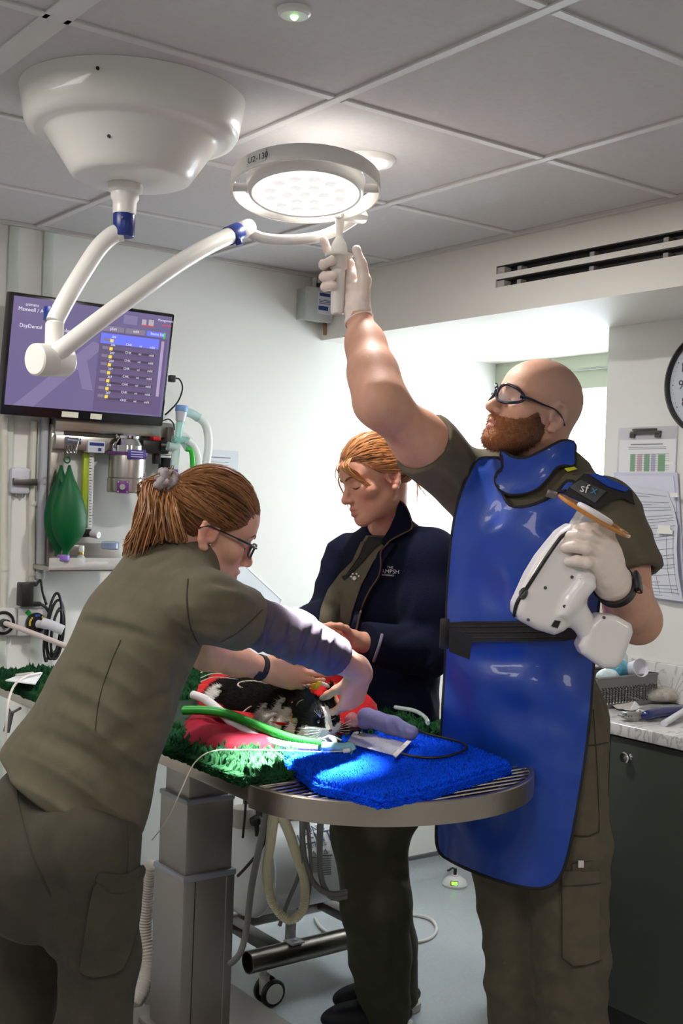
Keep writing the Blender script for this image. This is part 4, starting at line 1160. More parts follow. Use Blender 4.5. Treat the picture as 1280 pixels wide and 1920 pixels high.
# panel under the mats, with a folded steel edge
pn = MB(); pn.boxr(TX0 + .004, TX1 - .004, YJ + .012, YEND, ZT - .038, ZT - .004, .003)
obj('top_panel', pn, M_ts, tbl)
def out(o):  # D-shaped outline of the grid end, offset by o
    pts = [np.array([TX0 - o, YJ, 0])]
    for a in np.linspace(math.pi, 2 * math.pi, 49):
        pts.append(np.array([TXC + (HW + o) * math.cos(a), YJ - .004 + (YJ - .004 - YE + o) * math.sin(a) * 1.0, 0]))
    pts.append(np.array([TX1 + o, YJ, 0]))
    return pts
o1, o2 = out(0), out(-.016)
rows = [[p + ZU * (ZT - .046) for p in o1], [p + ZU * (ZT - .002) for p in o1], [p * 1 + ZU * ZT for p in out(-.002)], [p + ZU * ZT for p in out(-.010)], [p + ZU * (ZT - .003) for p in out(-.012)], [p + ZU * (ZT - .046) for p in out(-.012)], [p + ZU * (ZT - .046) for p in o1]]
obj('rim', MB().grid(rows), M_ts, tbl, 40)
def inside_y(x, o=-.010):  # lowest y of the D at this x
    t = (x - TXC) / (HW + o)
    if abs(t) >= 1: return None
    return YJ - .004 - (YJ - .004 - YE + o) * math.sqrt(1 - t * t)
def inside_x(y, o=-.010):
    if y >= YJ - .004: return TX0 - o, TX1 + o
    s = (YJ - .004 - y) / (YJ - .004 - YE + o)
    if s >= 1: return None
    w = (HW + o) * math.sqrt(1 - s * s); return TXC - w, TXC + w
M_wire = mat('wire_steel', (.55, .49, .43), .22, 1.0)
x = TX0 + .028
for k in range(60):                          # wires across the table
    y = YE + .02 + k * .0215
    if y > YJ - .01: break
    r = inside_x(y)
    if r: obj('grid_wire', MB().tube([np.array([r[0], y, ZT - .006]), np.array([r[1], y, ZT - .006])], .0032, 8), M_wire, tbl)
for x in (TX0 + .11, TX0 + .22, TXC, TX1 - .22, TX1 - .11):
    y0 = inside_y(x); obj('grid_rail', MB().tube([np.array([x, y0, ZT - .0115]), np.array([x, YJ, ZT - .0115])], .0032, 8), M_wire, tbl)
obj('grid_frame', MB().boxr(TX0 + .005, TX1 - .005, YJ - .004, YJ + .010, ZT - .042, ZT - .004, .002), M_ts, tbl)
# drip tray hangs below the grid: dark shallow pan
obj('drip_tray', MB().prism([p + ZU * (ZT - .044) for p in out(-.014)], (0, 0, .006)), mat('tray_dark', (.06, .06, .07), .35, .8), tbl)
# column in three telescoping stages
cx_, cy_ = 1.620, 2.798
def stage(w, d_, z0, z1, nm):
    mb = MB().boxr(cx_ - w / 2, cx_ + w / 2, cy_ - d_ / 2, cy_ + d_ / 2, z0, z1, .006)
    o = obj(nm, mb, M_cs, tbl)
    return o
zc = lambda py: P(352, py, 3.12)[2]
z1_, z2_ = zc(1646), zc(1503)
s0 = stage(.160, .168, .10, z1_, 'column_stage')
stage(.146, .152, z1_ - .01, z2_, 'column_stage'); stage(.128, .132, z2_ - .01, ZT - .0395, 'column_stage')
obj('stage_collar', MB().boxr(cx_ - .082, cx_ + .082, cy_ - .086, cy_ + .086, z1_ - .012, z1_ + .004, .003), mat('collar_grey', (.30, .31, .36), .4), tbl)
obj('stage_collar', MB().boxr(cx_ - .075, cx_ + .075, cy_ - .078, cy_ + .078, z2_ - .01, z2_ + .004, .003), mat('collar_grey', (.30, .31, .36), .4), tbl)
for dx in (-.045, .052):
    obj('column_groove', MB().boxr(cx_ + dx - .0012, cx_ + dx + .0012, cy_ - .0852, cy_ - .0838, .105, z1_ - .013), mat('groove', (.02, .02, .02), .5) if dx < 0 else M_steel, tbl)
bs = MB(); bs.boxr(cx_ - .10, cx_ + .10, cy_ - .11, cy_ + .11, .085, .102, .004)
obj('column_foot', bs, M_cs, tbl)
for sx in (-1, 1):
    obj('foot_bar', MB().prism([np.array([cx_ + sx * .10 - .04, cy_ - .42, .0]), np.array([cx_ + sx * .10 + .04, cy_ - .42, .0]), np.array([cx_ + sx * .10 + .04, cy_ + .42, .0]), np.array([cx_ + sx * .10 - .04, cy_ + .42, .0])], (0, 0, .05)), M_cs, tbl)
obj('base_plate', MB().boxr(cx_ - .24, cx_ + .26, cy_ - .20, cy_ + .20, .05, .085, .006), M_cs, tbl)
# clamps on the far left edge
ck_ = onX(38, 1345, TX0 - .02)
tag(obj('rail_clamp', MB().tube([onX(20, 1336, TX0), onX(12, 1372, TX0 - .01)], .016, 12, flat=.5).tube(catmull([onX(16, 1330, TX0), onX(22, 1336, TX0), onX(38, 1328, TX0)], 4), .004, 8), mat('clamp_grey', (.12, .12, .12), .4, .5)), 'small dark clamp under the left edge of the operating table', 'clamp')

# ---- fleece mats: thousands of tufts on a backing
def in_poly(p, poly):
    x, y = p; c = False; n = len(poly)
    for i in range(n):
        x0, y0 = poly[i][:2]; x1, y1 = poly[(i + 1) % n][:2]
        if (y0 > y) != (y1 > y) and x < (x1 - x0) * (y - y0) / (y1 - y0) + x0: c = not c
    return c
def fleece(name, label, poly, z, thick, n, m, seed, tuft=.0045, hgt=.014, lean=.006, skip=None, clump=0.0, cat='mat', zf=None, edge=3000):
    g = np.random.default_rng(seed)
    r = thing(name, label, cat, (np.mean([p[0] for p in poly]), np.mean([p[1] for p in poly]), z))
    zf = zf or (lambda x, y: 0.0)
    obj('backing', MB().prism([np.array([p[0], p[1], z + .0008]) for p in poly], (0, 0, thick)), m[0], r)
    lo = np.min(np.array(poly)[:, :2], 0); hi = np.max(np.array(poly)[:, :2], 0)
    V = []; F = []; k = 0
    if clump:
        cl_ = lo + g.random((int(n * clump), 2)) * (hi - lo)
    while k < n:
        p = lo + g.random(2) * (hi - lo)
        if not in_poly(p, poly): continue
        if skip and skip(p): continue
        a = g.random() * 6.28; h = hgt * (0.65 + .7 * g.random()); l = lean * g.normal(size=2)
        if clump:
            c0 = cl_[np.argmin(((cl_ - p) ** 2).sum(1))]; l = (c0 - p) * .75 + l * .5; h *= 1.25 - min(1, np.linalg.norm(c0 - p) / .014) * .5
        zb = z + thick + zf(p[0], p[1])
        b = len(V)
        w = tuft * (.6 + .8 * g.random())
        for j in range(3):
            V.append((p[0] + w * math.cos(a + j * 2.1), p[1] + w * math.sin(a + j * 2.1), zb - .002))
        mx = p + l * .45
        for j in range(3):
            V.append((mx[0] + w * .75 * math.cos(a + j * 2.1), mx[1] + w * .75 * math.sin(a + j * 2.1), zb + h * .6))
        V.append((p[0] + l[0], p[1] + l[1], zb + h))
        for j in range(3):
            j2 = (j + 1) % 3
            F.append((b + j, b + j2, b + 3 + j2, b + 3 + j)); F.append((b + 3 + j, b + 3 + j2, b + 6))
        k += 1
    # the pile also covers the cut edge
    cen = np.mean(np.array(poly)[:, :2], 0)
    for i in range(len(poly)):
        a, b_ = np.array(poly[i][:2]), np.array(poly[(i + 1) % len(poly)][:2]); L_ = np.linalg.norm(b_ - a); e = (b_ - a) / L_
        nrm = np.array([e[1], -e[0]]); nrm = nrm if np.dot(nrm, (a + b_) / 2 - cen) > 0 else -nrm
        for _ in range(int(L_ * edge)):
            p = a + (b_ - a) * g.random(); zz = z + thick * g.random(); o_ = nrm * hgt * (.5 + .5 * g.random()) + e * lean * g.normal(); w = tuft * (.6 + .8 * g.random()); b = len(V); t3 = g.random() * 6.28
            for sc_, f_ in ((1, -.1), (.75, .6)):
                for j in range(3):
                    an = t3 + j * 2.1; V.append((p[0] + o_[0] * f_ + e[0] * w * sc_ * math.cos(an), p[1] + o_[1] * f_ + e[1] * w * sc_ * math.cos(an), zz + w * sc_ * math.sin(an) - .002 * f_))
            V.append((p[0] + o_[0], p[1] + o_[1], zz + .002 - .004 * g.random()))
            for j in range(3):
                j2 = (j + 1) % 3
                F.append((b + j, b + j2, b + 3 + j2, b + 3 + j)); F.append((b + 3 + j, b + 3 + j2, b + 6))
    o = link('pile', V, F, m[1], r, 179); o['kind'] = 'stuff'
    return r
M_gb = mat('green_backing', (.008, .03, .014), .8); M_gp = mat('green_pile', (.012, .054, .020), .95, var=.5, vscale=25, spec=.05)
M_bb = mat('blue_backing', (.0, .03, .35), .8); M_bp = mat('blue_pile', (.003, .075, .78), .9, var=.2, vscale=60, spec=.08)
ZP0 = ZT - .003
hidden = lambda p: 1.36 < p[0] < 1.80 and 2.16 < p[1] < 2.80
gpoly = [(TX0 + .0, YJ + .015), (TX0 + .10, YJ + .015), (TX0 + .13, YJ + .10), (TX1 - .13, YJ + .19), (TX1 - .09, YJ + .14), (TX1 + .005, YJ + .14), (TX1 + .005, YEND - .01), (TX0, YEND - .01)]
fleece('green_mat', 'dark green looped fleece mat under the cat and red blanket', gpoly, ZP0, .016, 15000, (M_gb, M_gp), 3, .0065, .020, .007, hidden, clump=.11, edge=2200)
bq = [onZ(*q, ZT + .02)[:2] for q in [(512, 1400), (600, 1466), (716, 1494), (800, 1478), (952, 1432), (880, 1402), (780, 1378), (680, 1372)]]
fleece('blue_mat', 'bright blue fleece mat on the steel grid at the rounded end', [tuple(q) for q in bq], ZT - .001, .016, 30000, (M_bb, M_bp), 4, .0027, .011, .005, edge=5500)
for q in tbl.children: pass
# ================================================================== compressor, hoses and things on the floor
TYc, TZc, TRr = 3.14, .375, .152
tx0 = onY(440, 1645, TYc - .05)[0]; tx1 = tx0 + .62
comp = thing('compressor', 'white air compressor tank on a wheeled steel trolley behind the table column', 'compressor', ((tx0 + tx1) / 2, TYc, 0))
M_tank = mat('tank_white', (.78, .79, .80), .28, coat=.4)
prof = [(.0001, 0)] + [(TRr * math.sin(a), .075 * (1 - math.cos(a))) for a in np.linspace(.12, math.pi / 2, 12)] + [(TRr, .62 - .075)] + [(TRr * math.cos(a), .62 - .075 + .075 * math.sin(a)) for a in np.linspace(.1, 1.45, 10)] + [(.0001, .62)]
obj('tank', MB().lathe(prof, (tx0, TYc, TZc), (1, 0, 0), 64), M_tank, comp, 50)
obj('weld_seam', MB().ring((tx0 + .082, TYc, TZc), (1, 0, 0), TRr + .0005, .003, 64, 8), M_tank, comp)
yt = TYc - .165
t0 = onY(472, 1803, yt); tr_ = .034
ztube = t0[2]
tb0 = np.array([t0[0] - .015, yt, ztube])
tm = MB().tube([tb0, tb0 + np.array([.60, 0, 0])], tr_, 28, caps=False); tm.tube([tb0 + np.array([.60, 0, 0]), tb0], tr_ - .003, 28, caps=False)
tm.lathe([(tr_ - .003, 0), (tr_, 0)], tb0, (1, 0, 0), 28, caps=False)
M_tub = mat('trolley_tube', (.22, .20, .18), .3, 1.0)
obj('trolley_tube', tm, M_tub, comp)
obj('tube_plug', MB().cyl(tb0 + np.array([.03, 0, 0]), tb0 + np.array([.035, 0, 0]), tr_ - .004, 24), M_black, comp)
ry = TYc + .165
obj('trolley_tube', MB().tube([tb0 * [1, 0, 1] + [0, ry, 0], tb0 * [1, 0, 1] + [.60, ry, 0]], tr_, 28), M_tub, comp)
for dx in (.10, .47):
    obj('cross_bar', MB().boxr(tb0[0] + dx, tb0[0] + dx + .05, yt + tr_ * .6, ry - tr_ * .6, ztube - .012, ztube + .02, .003), mat('cross_dark', (.10, .095, .09), .35, .8), comp)
    lx_ = onY(546, 1750, yt + .01)[0] if dx < .3 else tb0[0] + .50
    lg = MB().boxr(lx_ - .019, lx_ + .019, yt + .012, yt + .018, ztube + tr_ - .002, TZc - TRr + .05, .001)
    lg.boxr(lx_ - .024, lx_ + .024, yt - .03, yt + .018, ztube + tr_ - .002, ztube + tr_ + .004, .001)
    lg.cyl((lx_, yt - .012, ztube + tr_ + .004), (lx_, yt - .012, ztube + tr_ + .010), .007, 6)
    obj('tank_foot', lg, mat('foot_white', (.50, .52, .52), .35, .3), comp)
def caster(px, py, yy, nm):
    c = onY(px, py, yy); R = .041
    c[2] = R + .001
    w = obj('caster', MB().boxr(c[0] - .030, c[0] - .008, yy - .018, yy + .018, .03, .088, .006).cyl((c[0] - .02, yy, .085), (c[0] - .02, yy, ztube - tr_ + .004), .009, 16).cyl((c[0] - .02, yy, .088), (c[0] - .02, yy, .097), .017, 16), mat('caster_white', (.60, .59, .55), .4), comp)
    for s_ in (-1, 1):
        y0, y1 = yy + s_ * .012, yy + s_ * .030
        wh = obj('wheel', MB().lathe([(R - .012, -.009), (R - .004, -.009), (R, -.005), (R, .005), (R - .004, .009), (R - .012, .009)], (c[0], (y0 + y1) / 2, c[2]), (0, 1, 0), 40), M_black, w)
        obj('wheel_cap', MB().lathe([(.0001, .0112), (R * .4, .0112), (R * .72, .0105), (R * .76, .008), (R * .76, -.008), (.0001, -.0112)], (c[0], (y0 + y1) / 2, c[2]), (0, s_, 0), 40), mat('wheel_cap', (.62, .61, .56), .4), wh)
caster(505, 1853, yt, 'caster'); caster(505 + 190, 1815, yt, 'caster')
# print on the tank, wrapped round its side facing the room
M_navyp = mat('tank_print', (.015, .04, .16), .4); M_greyp = mat('tank_print_grey', (.10, .11, .13), .5)
def on_tank(px, py):
    """point on the side of the tank seen at a pixel, and its angle"""
    r = ray(px, py); o = CAM
    a = r[1] ** 2 + r[2] ** 2; b_ = 2 * (r[1] * (o[1] - TYc) + r[2] * (o[2] - TZc)); c = (o[1] - TYc) ** 2 + (o[2] - TZc) ** 2 - TRr ** 2
    dsc = max(b_ * b_ - 4 * a * c, 0); s_ = (-b_ - math.sqrt(dsc)) / (2 * a); p = o + r * s_
    return p, math.atan2(p[2] - TZc, -(p[1] - TYc))
def tank_text(s_, px, py, size, m_):
    p, th = on_tank(px, py)
    n_ = np.array([0, -math.cos(th), math.sin(th)]); ud = np.array([0, math.sin(th), math.cos(th)])
    o = text('lettering', s_, (p[0], 0, 0), (1, 0, 0), (0, 0, 1), size, m_, None, 0)
    me = o.data; loc = np.array(o.location)
    for v in me.vertices:
        w = np.array(v.co) + loc; ang = th + (w[2]) / TRr
        R = TRr + .0012
        v.co = Vector((w[0], TYc - R * math.cos(ang), TZc + R * math.sin(ang)))
    o.location = (0, 0, 0); o.parent = comp; o.matrix_parent_inverse = world_of(comp).inverted()
tank_text("JUN'S", 571, 1563, .034, M_navyp)
tank_text('SILENTHAIR', 549, 1588, .052, M_navyp)
tank_text('OIL-FREE', 570, 1592, .022, M_greyp)
def tank_bars(x0, x1, y0, y1, n_, m_, w_=.0022):
    for yy in np.linspace(y0, y1, n_):
        mb = MB()
        pts = [on_tank(x, yy - (x - x0) * .06)[0] for x in np.linspace(x0, x1, 4)]
        pts = [p + unit(np.array([0, p[1] - TYc, p[2] - TZc])) * .0008 for p in pts]
        mb.tube(pts, w_ * .5, 5); obj('print_line', mb, m_, comp)
for (x0, x1, y0, y1, n_, m_, w_) in ((585, 599, 1613, 1635, 7, M_greyp, .002), (605, 620, 1610, 1640, 8, M_greyp, .002), (584, 601, 1608, 1608, 1, M_greyp, .005), (604, 622, 1604, 1604, 1, M_greyp, .005)):
    tank_bars(x0, x1, y0, y1, n_, m_, w_)
for px, py in ((588, 1601), (610, 1597)):
    p, th = on_tank(px, py); n_ = np.array([0, -math.cos(th), math.sin(th)]); ud = np.array([0, math.sin(th), math.cos(th)])
    c = p + n_ * .001; tri = [c + np.array([-.008, 0, 0]) - ud * .006, c + np.array([.008, 0, 0]) - ud * .006, c + ud * .008]
    obj('warning_sign', MB().tube(tri, .0012, 5, closed=True), M_greyp, comp)
# motor head above the tank
hd = MB()
hx = onY(500, 1530, TYc)[0]
obj('motor_head', MB().boxr(hx - .02, hx + .16, TYc - .06, TYc + .06, TZc + TRr - .01, TZc + TRr + .13, .02), mat('motor_grey', (.50, .52, .52), .4, .3), comp)
obj('cooling_fin', MB().boxr(hx - .05, hx - .022, TYc - .07, TYc + .07, TZc + TRr + .012, TZc + TRr + .10, .005), mat('fin_dark', (.10, .10, .11), .4, .5), comp)
obj('filter_can', MB().cyl((hx - .11, TYc - .03, TZc + TRr - .01), (hx - .11, TYc - .03, TZc + TRr + .055), .04, 28, bevel=.012), mat('filter_cream', (.50, .48, .42), .5), comp)
obj('valve_knob', MB().cyl(onY(481, 1545, TYc - .08), onY(478, 1532, TYc - .08), .018, 18, bevel=.003).tube([onY(481, 1545, TYc - .08), onY(482, 1562, TYc - .08), onY(482, 1580, TYc - .06)], .008, 10), M_black, comp)
# hoses hanging under the grid end of the table
def corr(pts, r, pitch=.006, amp=.12, n=8):
    p = resample(catmull(pts, n), pitch / 3)
    return p, [r * (1 + amp * (1 if (i % 3) == 1 else (-.6 if i % 3 == 0 else 0))) for i in range(len(p))]
dh = 2.98
lp = [P(520, 1500, 2.30), P(513, 1530, 2.5), P(507, 1580, 2.75), P(500, 1635, 2.9), P(510, 1690, 2.95), P(540, 1725, 2.95), P(568, 1705, 2.95), P(571, 1655, 2.95), P(558, 1610, 2.9), P(545, 1570, 2.7), P(530, 1530, 2.5), P(524, 1500, 2.35)]
pp, rr_ = corr(lp, .0108)
M_cream = mat('cream_hose', (.66, .60, .42), .45)
tag(obj('corrugated_hose', MB().tube(pp, rr_, 12), M_cream, smooth=60), 'cream corrugated hose hanging in a long loop in front of the tank', 'hose')
M_gh = mat('grey_hose', (.16, .155, .15), .45)
def hose(pts, r, lab, m_=None):
    tag(obj('grey_cable', MB().tube(catmull(pts, 7), r, 10), m_ or M_gh), lab, 'cable')
hose([P(508, 1490, 2.35), P(492, 1560, 2.7), P(472, 1660, 2.95), P(462, 1740, 3.0), P(452, 1782, 3.0), P(440, 1800, 3.02), P(432, 1806, 3.05)], .0085, 'thick grey cable falling from the table beside its column')
hose([P(568, 1510, 2.4), P(566, 1580, 2.8), P(560, 1640, 2.95), P(540, 1690, 2.97), P(524, 1735, 2.98)], .0055, 'thin grey cable crossing the right side of the cream hose loop')
hose([P(572, 1510, 2.4), P(580, 1580, 2.8), P(583, 1640, 2.98), P(576, 1690, 2.98)], .005, 'thin grey cable hanging straight just right of the cream loop')
hose([P(567, 1512, 2.4), P(568, 1590, 2.85), P(580, 1640, 2.95), P(600, 1668, 2.97), P(625, 1676, 2.97), P(650, 1672, 2.98)], .007, 'grey hose swinging from the grid towards the standing legs, lower loop')
hose([P(602, 1520, 2.45), P(599, 1590, 2.85), P(603, 1650, 2.97), P(622, 1682, 2.98), P(650, 1680, 2.99)], .0075, 'grey hose hanging nearest to the standing woman, over the tank print')
hose([P(505, 1500, 2.5), P(503, 1552, 2.95), P(490, 1590, 2.96), P(462, 1625, 3.0), P(446, 1642, 3.05)], .004, 'thin black cable running over the end of the white tank', M_cable)
hose([P(461, 1495, 3.2), P(459, 1530, 3.2), P(455, 1570, 3.25)], .0035, 'thin black cable hanging beside the table column', M_cable)
# cream hose left of the column
p2, r2 = corr([P(282, 1620, 3.45), P(276, 1680, 3.5), P(270, 1740, 3.52), P(276, 1800, 3.5), P(268, 1850, 3.45), P(250, 1885, 3.40)], .022, .010, .10)
tag(obj('corrugated_hose', MB().tube(p2, r2, 14), mat('pale_hose', (.60, .55, .50), .5), smooth=60), 'wide pale corrugated hose on the floor left of the table column', 'hose')
# white cable on the floor
fl = lambda px, py, dz=.0065: onZ(px, py, dz)
tag(obj('floor_cable', MB().tube(catmull([fl(590, 1722), fl(605, 1742), fl(640, 1762), fl(700, 1770), fl(760, 1768), fl(800, 1762), fl(818, 1745), fl(810, 1726), fl(785, 1717), fl(755, 1716), fl(720, 1722)], 8), .006, 10), mat('cable_white', (.62, .61, .57), .45)), 'white cable looping on the grey floor behind the standing legs', 'cable')
# foot pedal with a green lamp
fp = fl(852, 1660, 0)
fpd = thing('foot_pedal', 'white foot pedal with a glowing green display on the floor', 'foot pedal', fp)
obj('housing', MB().lathe([(.050, .001), (.052, .008), (.046, .022), (.030, .034), (.016, .038), (.014, .044), (.0001, .045)], fp, ZU, 40), mat('pedal_white', (.66, .66, .66), .4), fpd)
nd = unit(np.array([-F0[0], -F0[1], .55]))
gc = fp + np.array([-F0[0], -F0[1], 0]) * .043 + ZU * .021 - R0 * .006
ua = unit(np.cross(nd, R0)) * -1; ua = ua if ua[2] > 0 else -ua
obj('display_frame', MB().box(gc, (.030, .020, .004), (R0, ua, nd), .001), M_black, fpd)
obj('green_display', MB().box(gc + nd * .0021, (.024, .014, .001), (R0, ua, nd)), mat('green_disp', (.2, .8, .05), .4, emit=1.6, ecol=(.28, .95, .05)), fpd)
obj('grip', MB().cyl(fp + ZU * .044, fp + ZU * .068, .007, 12), M_black, fpd)
obj('lead', MB().tube(catmull([fp + ZU * .066, fp + ZU * .07 - R0 * .012, fp + ZU * .05 - R0 * .025 + F0 * .03, fp + ZU * .03 - R0 * .02 + F0 * .10, fp + ZU * .006 + F0 * .18], 6), .0035, 8), M_black, fpd)
# ================================================================== people: shared building blocks
class Fn:
    """custom field with a bounding ball"""
    def __init__(s, f, c, r, k=0.01, op='u'): s.f = f; s.c = np.asarray(c, float); s.r = r; s.k = k; s.op = op
    def ev(s, p): return s.f(p)
    def pts(s): return [(s.c, s.r)]
class PolyPrism:
    """rounded slab whose outline is given in pixels at a depth, with a real thickness"""
    def __init__(s, px, d, half, r, k=0.01, op='u'):
        s.d = d; s.half = half; s.r = r; s.k = k; s.op = op; s.clip = None
        Q = np.array([P(x, y, d) for x, y in px]); s.c = Q.mean(0); s.poly = np.stack([(Q - s.c) @ RT, (Q - s.c) @ UP], 1)
        s.rad = np.linalg.norm(s.poly, axis=1).max() + half
    def ev(s, p):
        q = np.stack([(p - s.c) @ RT, (p - s.c) @ UP], 1); z = (p - s.c) @ FW
        A = s.poly; B = np.roll(A, -1, 0); best = np.full(len(p), 1e9); ins = np.zeros(len(p), bool)
        for a, b in zip(A, B):
            e = b - a; w = q - a; t = np.clip((w @ e) / (e @ e), 0, 1); best = np.minimum(best, ((w - t[:, None] * e) ** 2).sum(1))
            cr = ((a[1] > q[:, 1]) != (b[1] > q[:, 1])) & (q[:, 0] < (b[0] - a[0]) * (q[:, 1] - a[1]) / (b[1] - a[1] + 1e-12) + a[0]); ins ^= cr
        d2 = np.sqrt(best) * np.where(ins, -1, 1)
        u = d2 + s.r; v = np.abs(z) - s.half + s.r
        return np.sqrt(np.maximum(u, 0) ** 2 + np.maximum(v, 0) ** 2) + np.minimum(np.maximum(u, v), 0) - s.r
    def pts(s): return [(s.c, s.rad)]
class Head:
    """frame of a head: origin between the ears, X to its right, Y where the face looks, Z to the crown; s scales it"""
    def __init__(s, o, fwd, up, sc): 
        s.o = np.asarray(o, float); s.Y = unit(fwd); z = np.asarray(up, float); s.Z = unit(z - s.Y * np.dot(z, s.Y)); s.X = np.cross(s.Y, s.Z); s.s = sc
        s.A = np.array([s.X, s.Y, s.Z])
    def w(s, x, y, z): return s.o + (s.X * x + s.Y * y + s.Z * z) * s.s
    def l(s, p): return (np.asarray(p) - s.o) @ s.A.T / s.s
    def ell(s, c, r, k=.02, op='u', rot=None):
        A = s.A if rot is None else rot @ s.A
        return Ell(s.w(*c), np.array(r) * s.s, A, k * s.s, op)
    def cap(s, a, b, ra, rb=None, k=.02, op='u'):
        return Bone(s.w(*a), s.w(*b), ra * s.s, (ra if rb is None else rb) * s.s, k * s.s, op)
    def skull(s, fem=False, lids=True):
        q = []; m = .93 if fem else 1.0
        q += [s.ell((0, -.003, .040), (.077, .098, .090)), s.ell((0, .045, .048), (.062, .051, .052)),
              s.ell((0, .038, -.020), (.061 * m, .055, .070), .02), s.ell((0, .063, -.050), (.040 * m, .034, .040), .02)]
        for x in (-1, 1):
            q += [s.cap((x * .050 * m, .008, -.046), (x * .018, .074, -.086), .021 * m, .017 * m, .022), s.ell((x * .046, .060, -.012), (.023, .022, .021), .02),
                  s.cap((x * .012, .089, .031), (x * .046, .071, .033), .009 if fem else .0105, .009, .014)]
        q += [s.ell((0, .079, -.088), (.022 * m, .018, .018), .018), s.ell((0, .030, -.058), (.044 * m, .052, .034), .02)]
        for x in (-1, 1):
            q += [s.ell((x * .033, .104, .010), (.019, .019, .014), .014, 's')]
        for x in (-1, 1): q += [s.ell((x * .032, .0735, .010), (.0155, .0145, .0125), .004)]
        nz = .9 if fem else 1.0
        q += [s.cap((0, .089, .018), (0, .115 if not fem else .112, -.020), .0078 * nz, .0118 * nz, .010), s.ell((0, .116 if not fem else .113, -.025), (.011 * nz, .010, .0095), .008)]
        for x in (-1, 1): q += [s.ell((x * .0125 * nz, .102, -.028), (.0085, .011, .008), .006)]
        for x in (-1, 1): q += [s.ell((x * .0065, .110, -.037), (.0040, .006, .0045), .003, 's')]
        q += [s.cap((-.017, .0945, -.0535), (0, .1015, -.0510), .0050, .0062, .006), s.cap((.017, .0945, -.0535), (0, .1015, -.0510), .0050, .0062, .006)]
        q += [s.cap((-.016, .0925, -.0635), (0, .0995, -.0660), .0055, .0076, .006), s.cap((.016, .0925, -.0635), (0, .0995, -.0660), .0055, .0076, .006)]
        q += [s.cap((-.023, .0945, -.0585), (0, .1085, -.0578), .0016, .0018, .003, 's'), s.cap((.023, .0945, -.0585), (0, .1085, -.0578), .0016, .0018, .003, 's')]
        for x in (-1, 1):       # ears: helix, antihelix, tragus, lobe
            out = [(.006, .002), (.006, .018), (-.004, .0315), (-.017, .0320), (-.0265, .021), (-.0275, .003), (-.021, -.016), (-.011, -.028), (-.003, -.027)]
            ex = lambda y: x * (.0760 + .16 * (.006 - y))
            for (y0, z0), (y1, z1) in zip(out[:-1], out[1:]): q.append(s.cap((ex(y0), y0, z0), (ex(y1), y1, z1), .0050, .0050, .003))
            q += [s.cap((x * .074, .000, .016), (x * .079, -.020, .012), .0040, .0040, .010), s.cap((x * .074, .000, .005), (x * .078, -.019, .000), .0040, .0040, .010), s.cap((x * .075, -.002, -.010), (x * .080, -.013, -.014), .0050, .0045, .010),
                  s.cap((x * .080, -.016, .020), (x * .080, -.018, -.010), .0042, .0042, .004), s.cap((x * .0775, .006, -.002), (x * .0785, .004, -.010), .0042, .0042, .004), s.ell((x * .0785, -.006, -.0270), (.0060, .0095, .0085), .005),
                  s.ell((x * .0860, -.0075, .004), (.0075, .0085, .0125), .003, 's'), s.ell((x * .0855, -.013, .019), (.0050, .0060, .0065), .003, 's')]
        return q
    def neck(s, base, r=.056): return [Bone(s.w(0, -.030, -.035), base, r * s.s, r * s.s * 1.08, .03)]
    def lips(s, V):
        q = s.l(V)
        a = np.exp(-((q[:, 0] / .019) ** 4) - ((q[:, 2] + .0585) / .0115) ** 4 * 1.0) * np.clip((q[:, 1] - .086) / .010, 0, 1) * (q[:, 1] < .125)
        return np.clip(a, 0, 1)
    def flush(s, V):
        q = s.l(V); a = 0
        for x in (-1, 1): a = a + np.exp(-(((q - np.array([x * .045, .07, -.02])) / .024) ** 2).sum(1)) * .6 + np.exp(-(((q - np.array([x * .082, -.01, .004])) / .022) ** 2).sum(1)) * .9
        return np.clip(a + np.exp(-(((q - np.array([0, .118, -.024])) / .014) ** 2).sum(1)) * .8, 0, 1)
    def brow_lash(s, parent, mcol, browm, lower=0.0, brow_r=.0030, prims=None, lash=1.0, shut=True):
        def out(p, off):            # pushes a point forward until it sits just on the skin
            p = np.asarray(p, float) - s.Y * .014 * s.s
            for _ in range(60):
                d = combine(prims, p[None])[0]
                if d > off: break
                p = p + s.Y * max(off - d, .0003) * .8
            return p
        for x in (-1, 1):
            pts = []
            for t in np.linspace(-1, 1, 13):
                pts.append(out(s.w(x * (.032 + .0145 * t), .0885 - .006 * t * t, .0075 - lower - .0035 * (1 - t * t)), .0004))
            obj('eyelash', MB().tube(pts, [lash * (.0005 + .0010 * math.sin(math.pi * i / 12)) for i in range(13)], 6), mcol, parent)
            cr_ = [out(s.w(x * (.032 + .0135 * t), .0885 - .006 * t * t, .0190 - .0035 * t * t - lower * .3), .0001) for t in np.linspace(-1, 1, 9)]
            bp = [out(s.w(x * a, y, z), .0004) for a, y, z in ((.012, .0985, .0290), (.020, .0980, .0325), (.030, .0950, .0350), (.040, .0880, .0345), (.049, .0790, .0300))]
            obj('eyebrow', MB().tube(catmull(bp, 6), [brow_r * (1 - .6 * abs(i / 24 - .3)) for i in range(25)], 8, flat=.40, hint=s.Y), browm, parent)
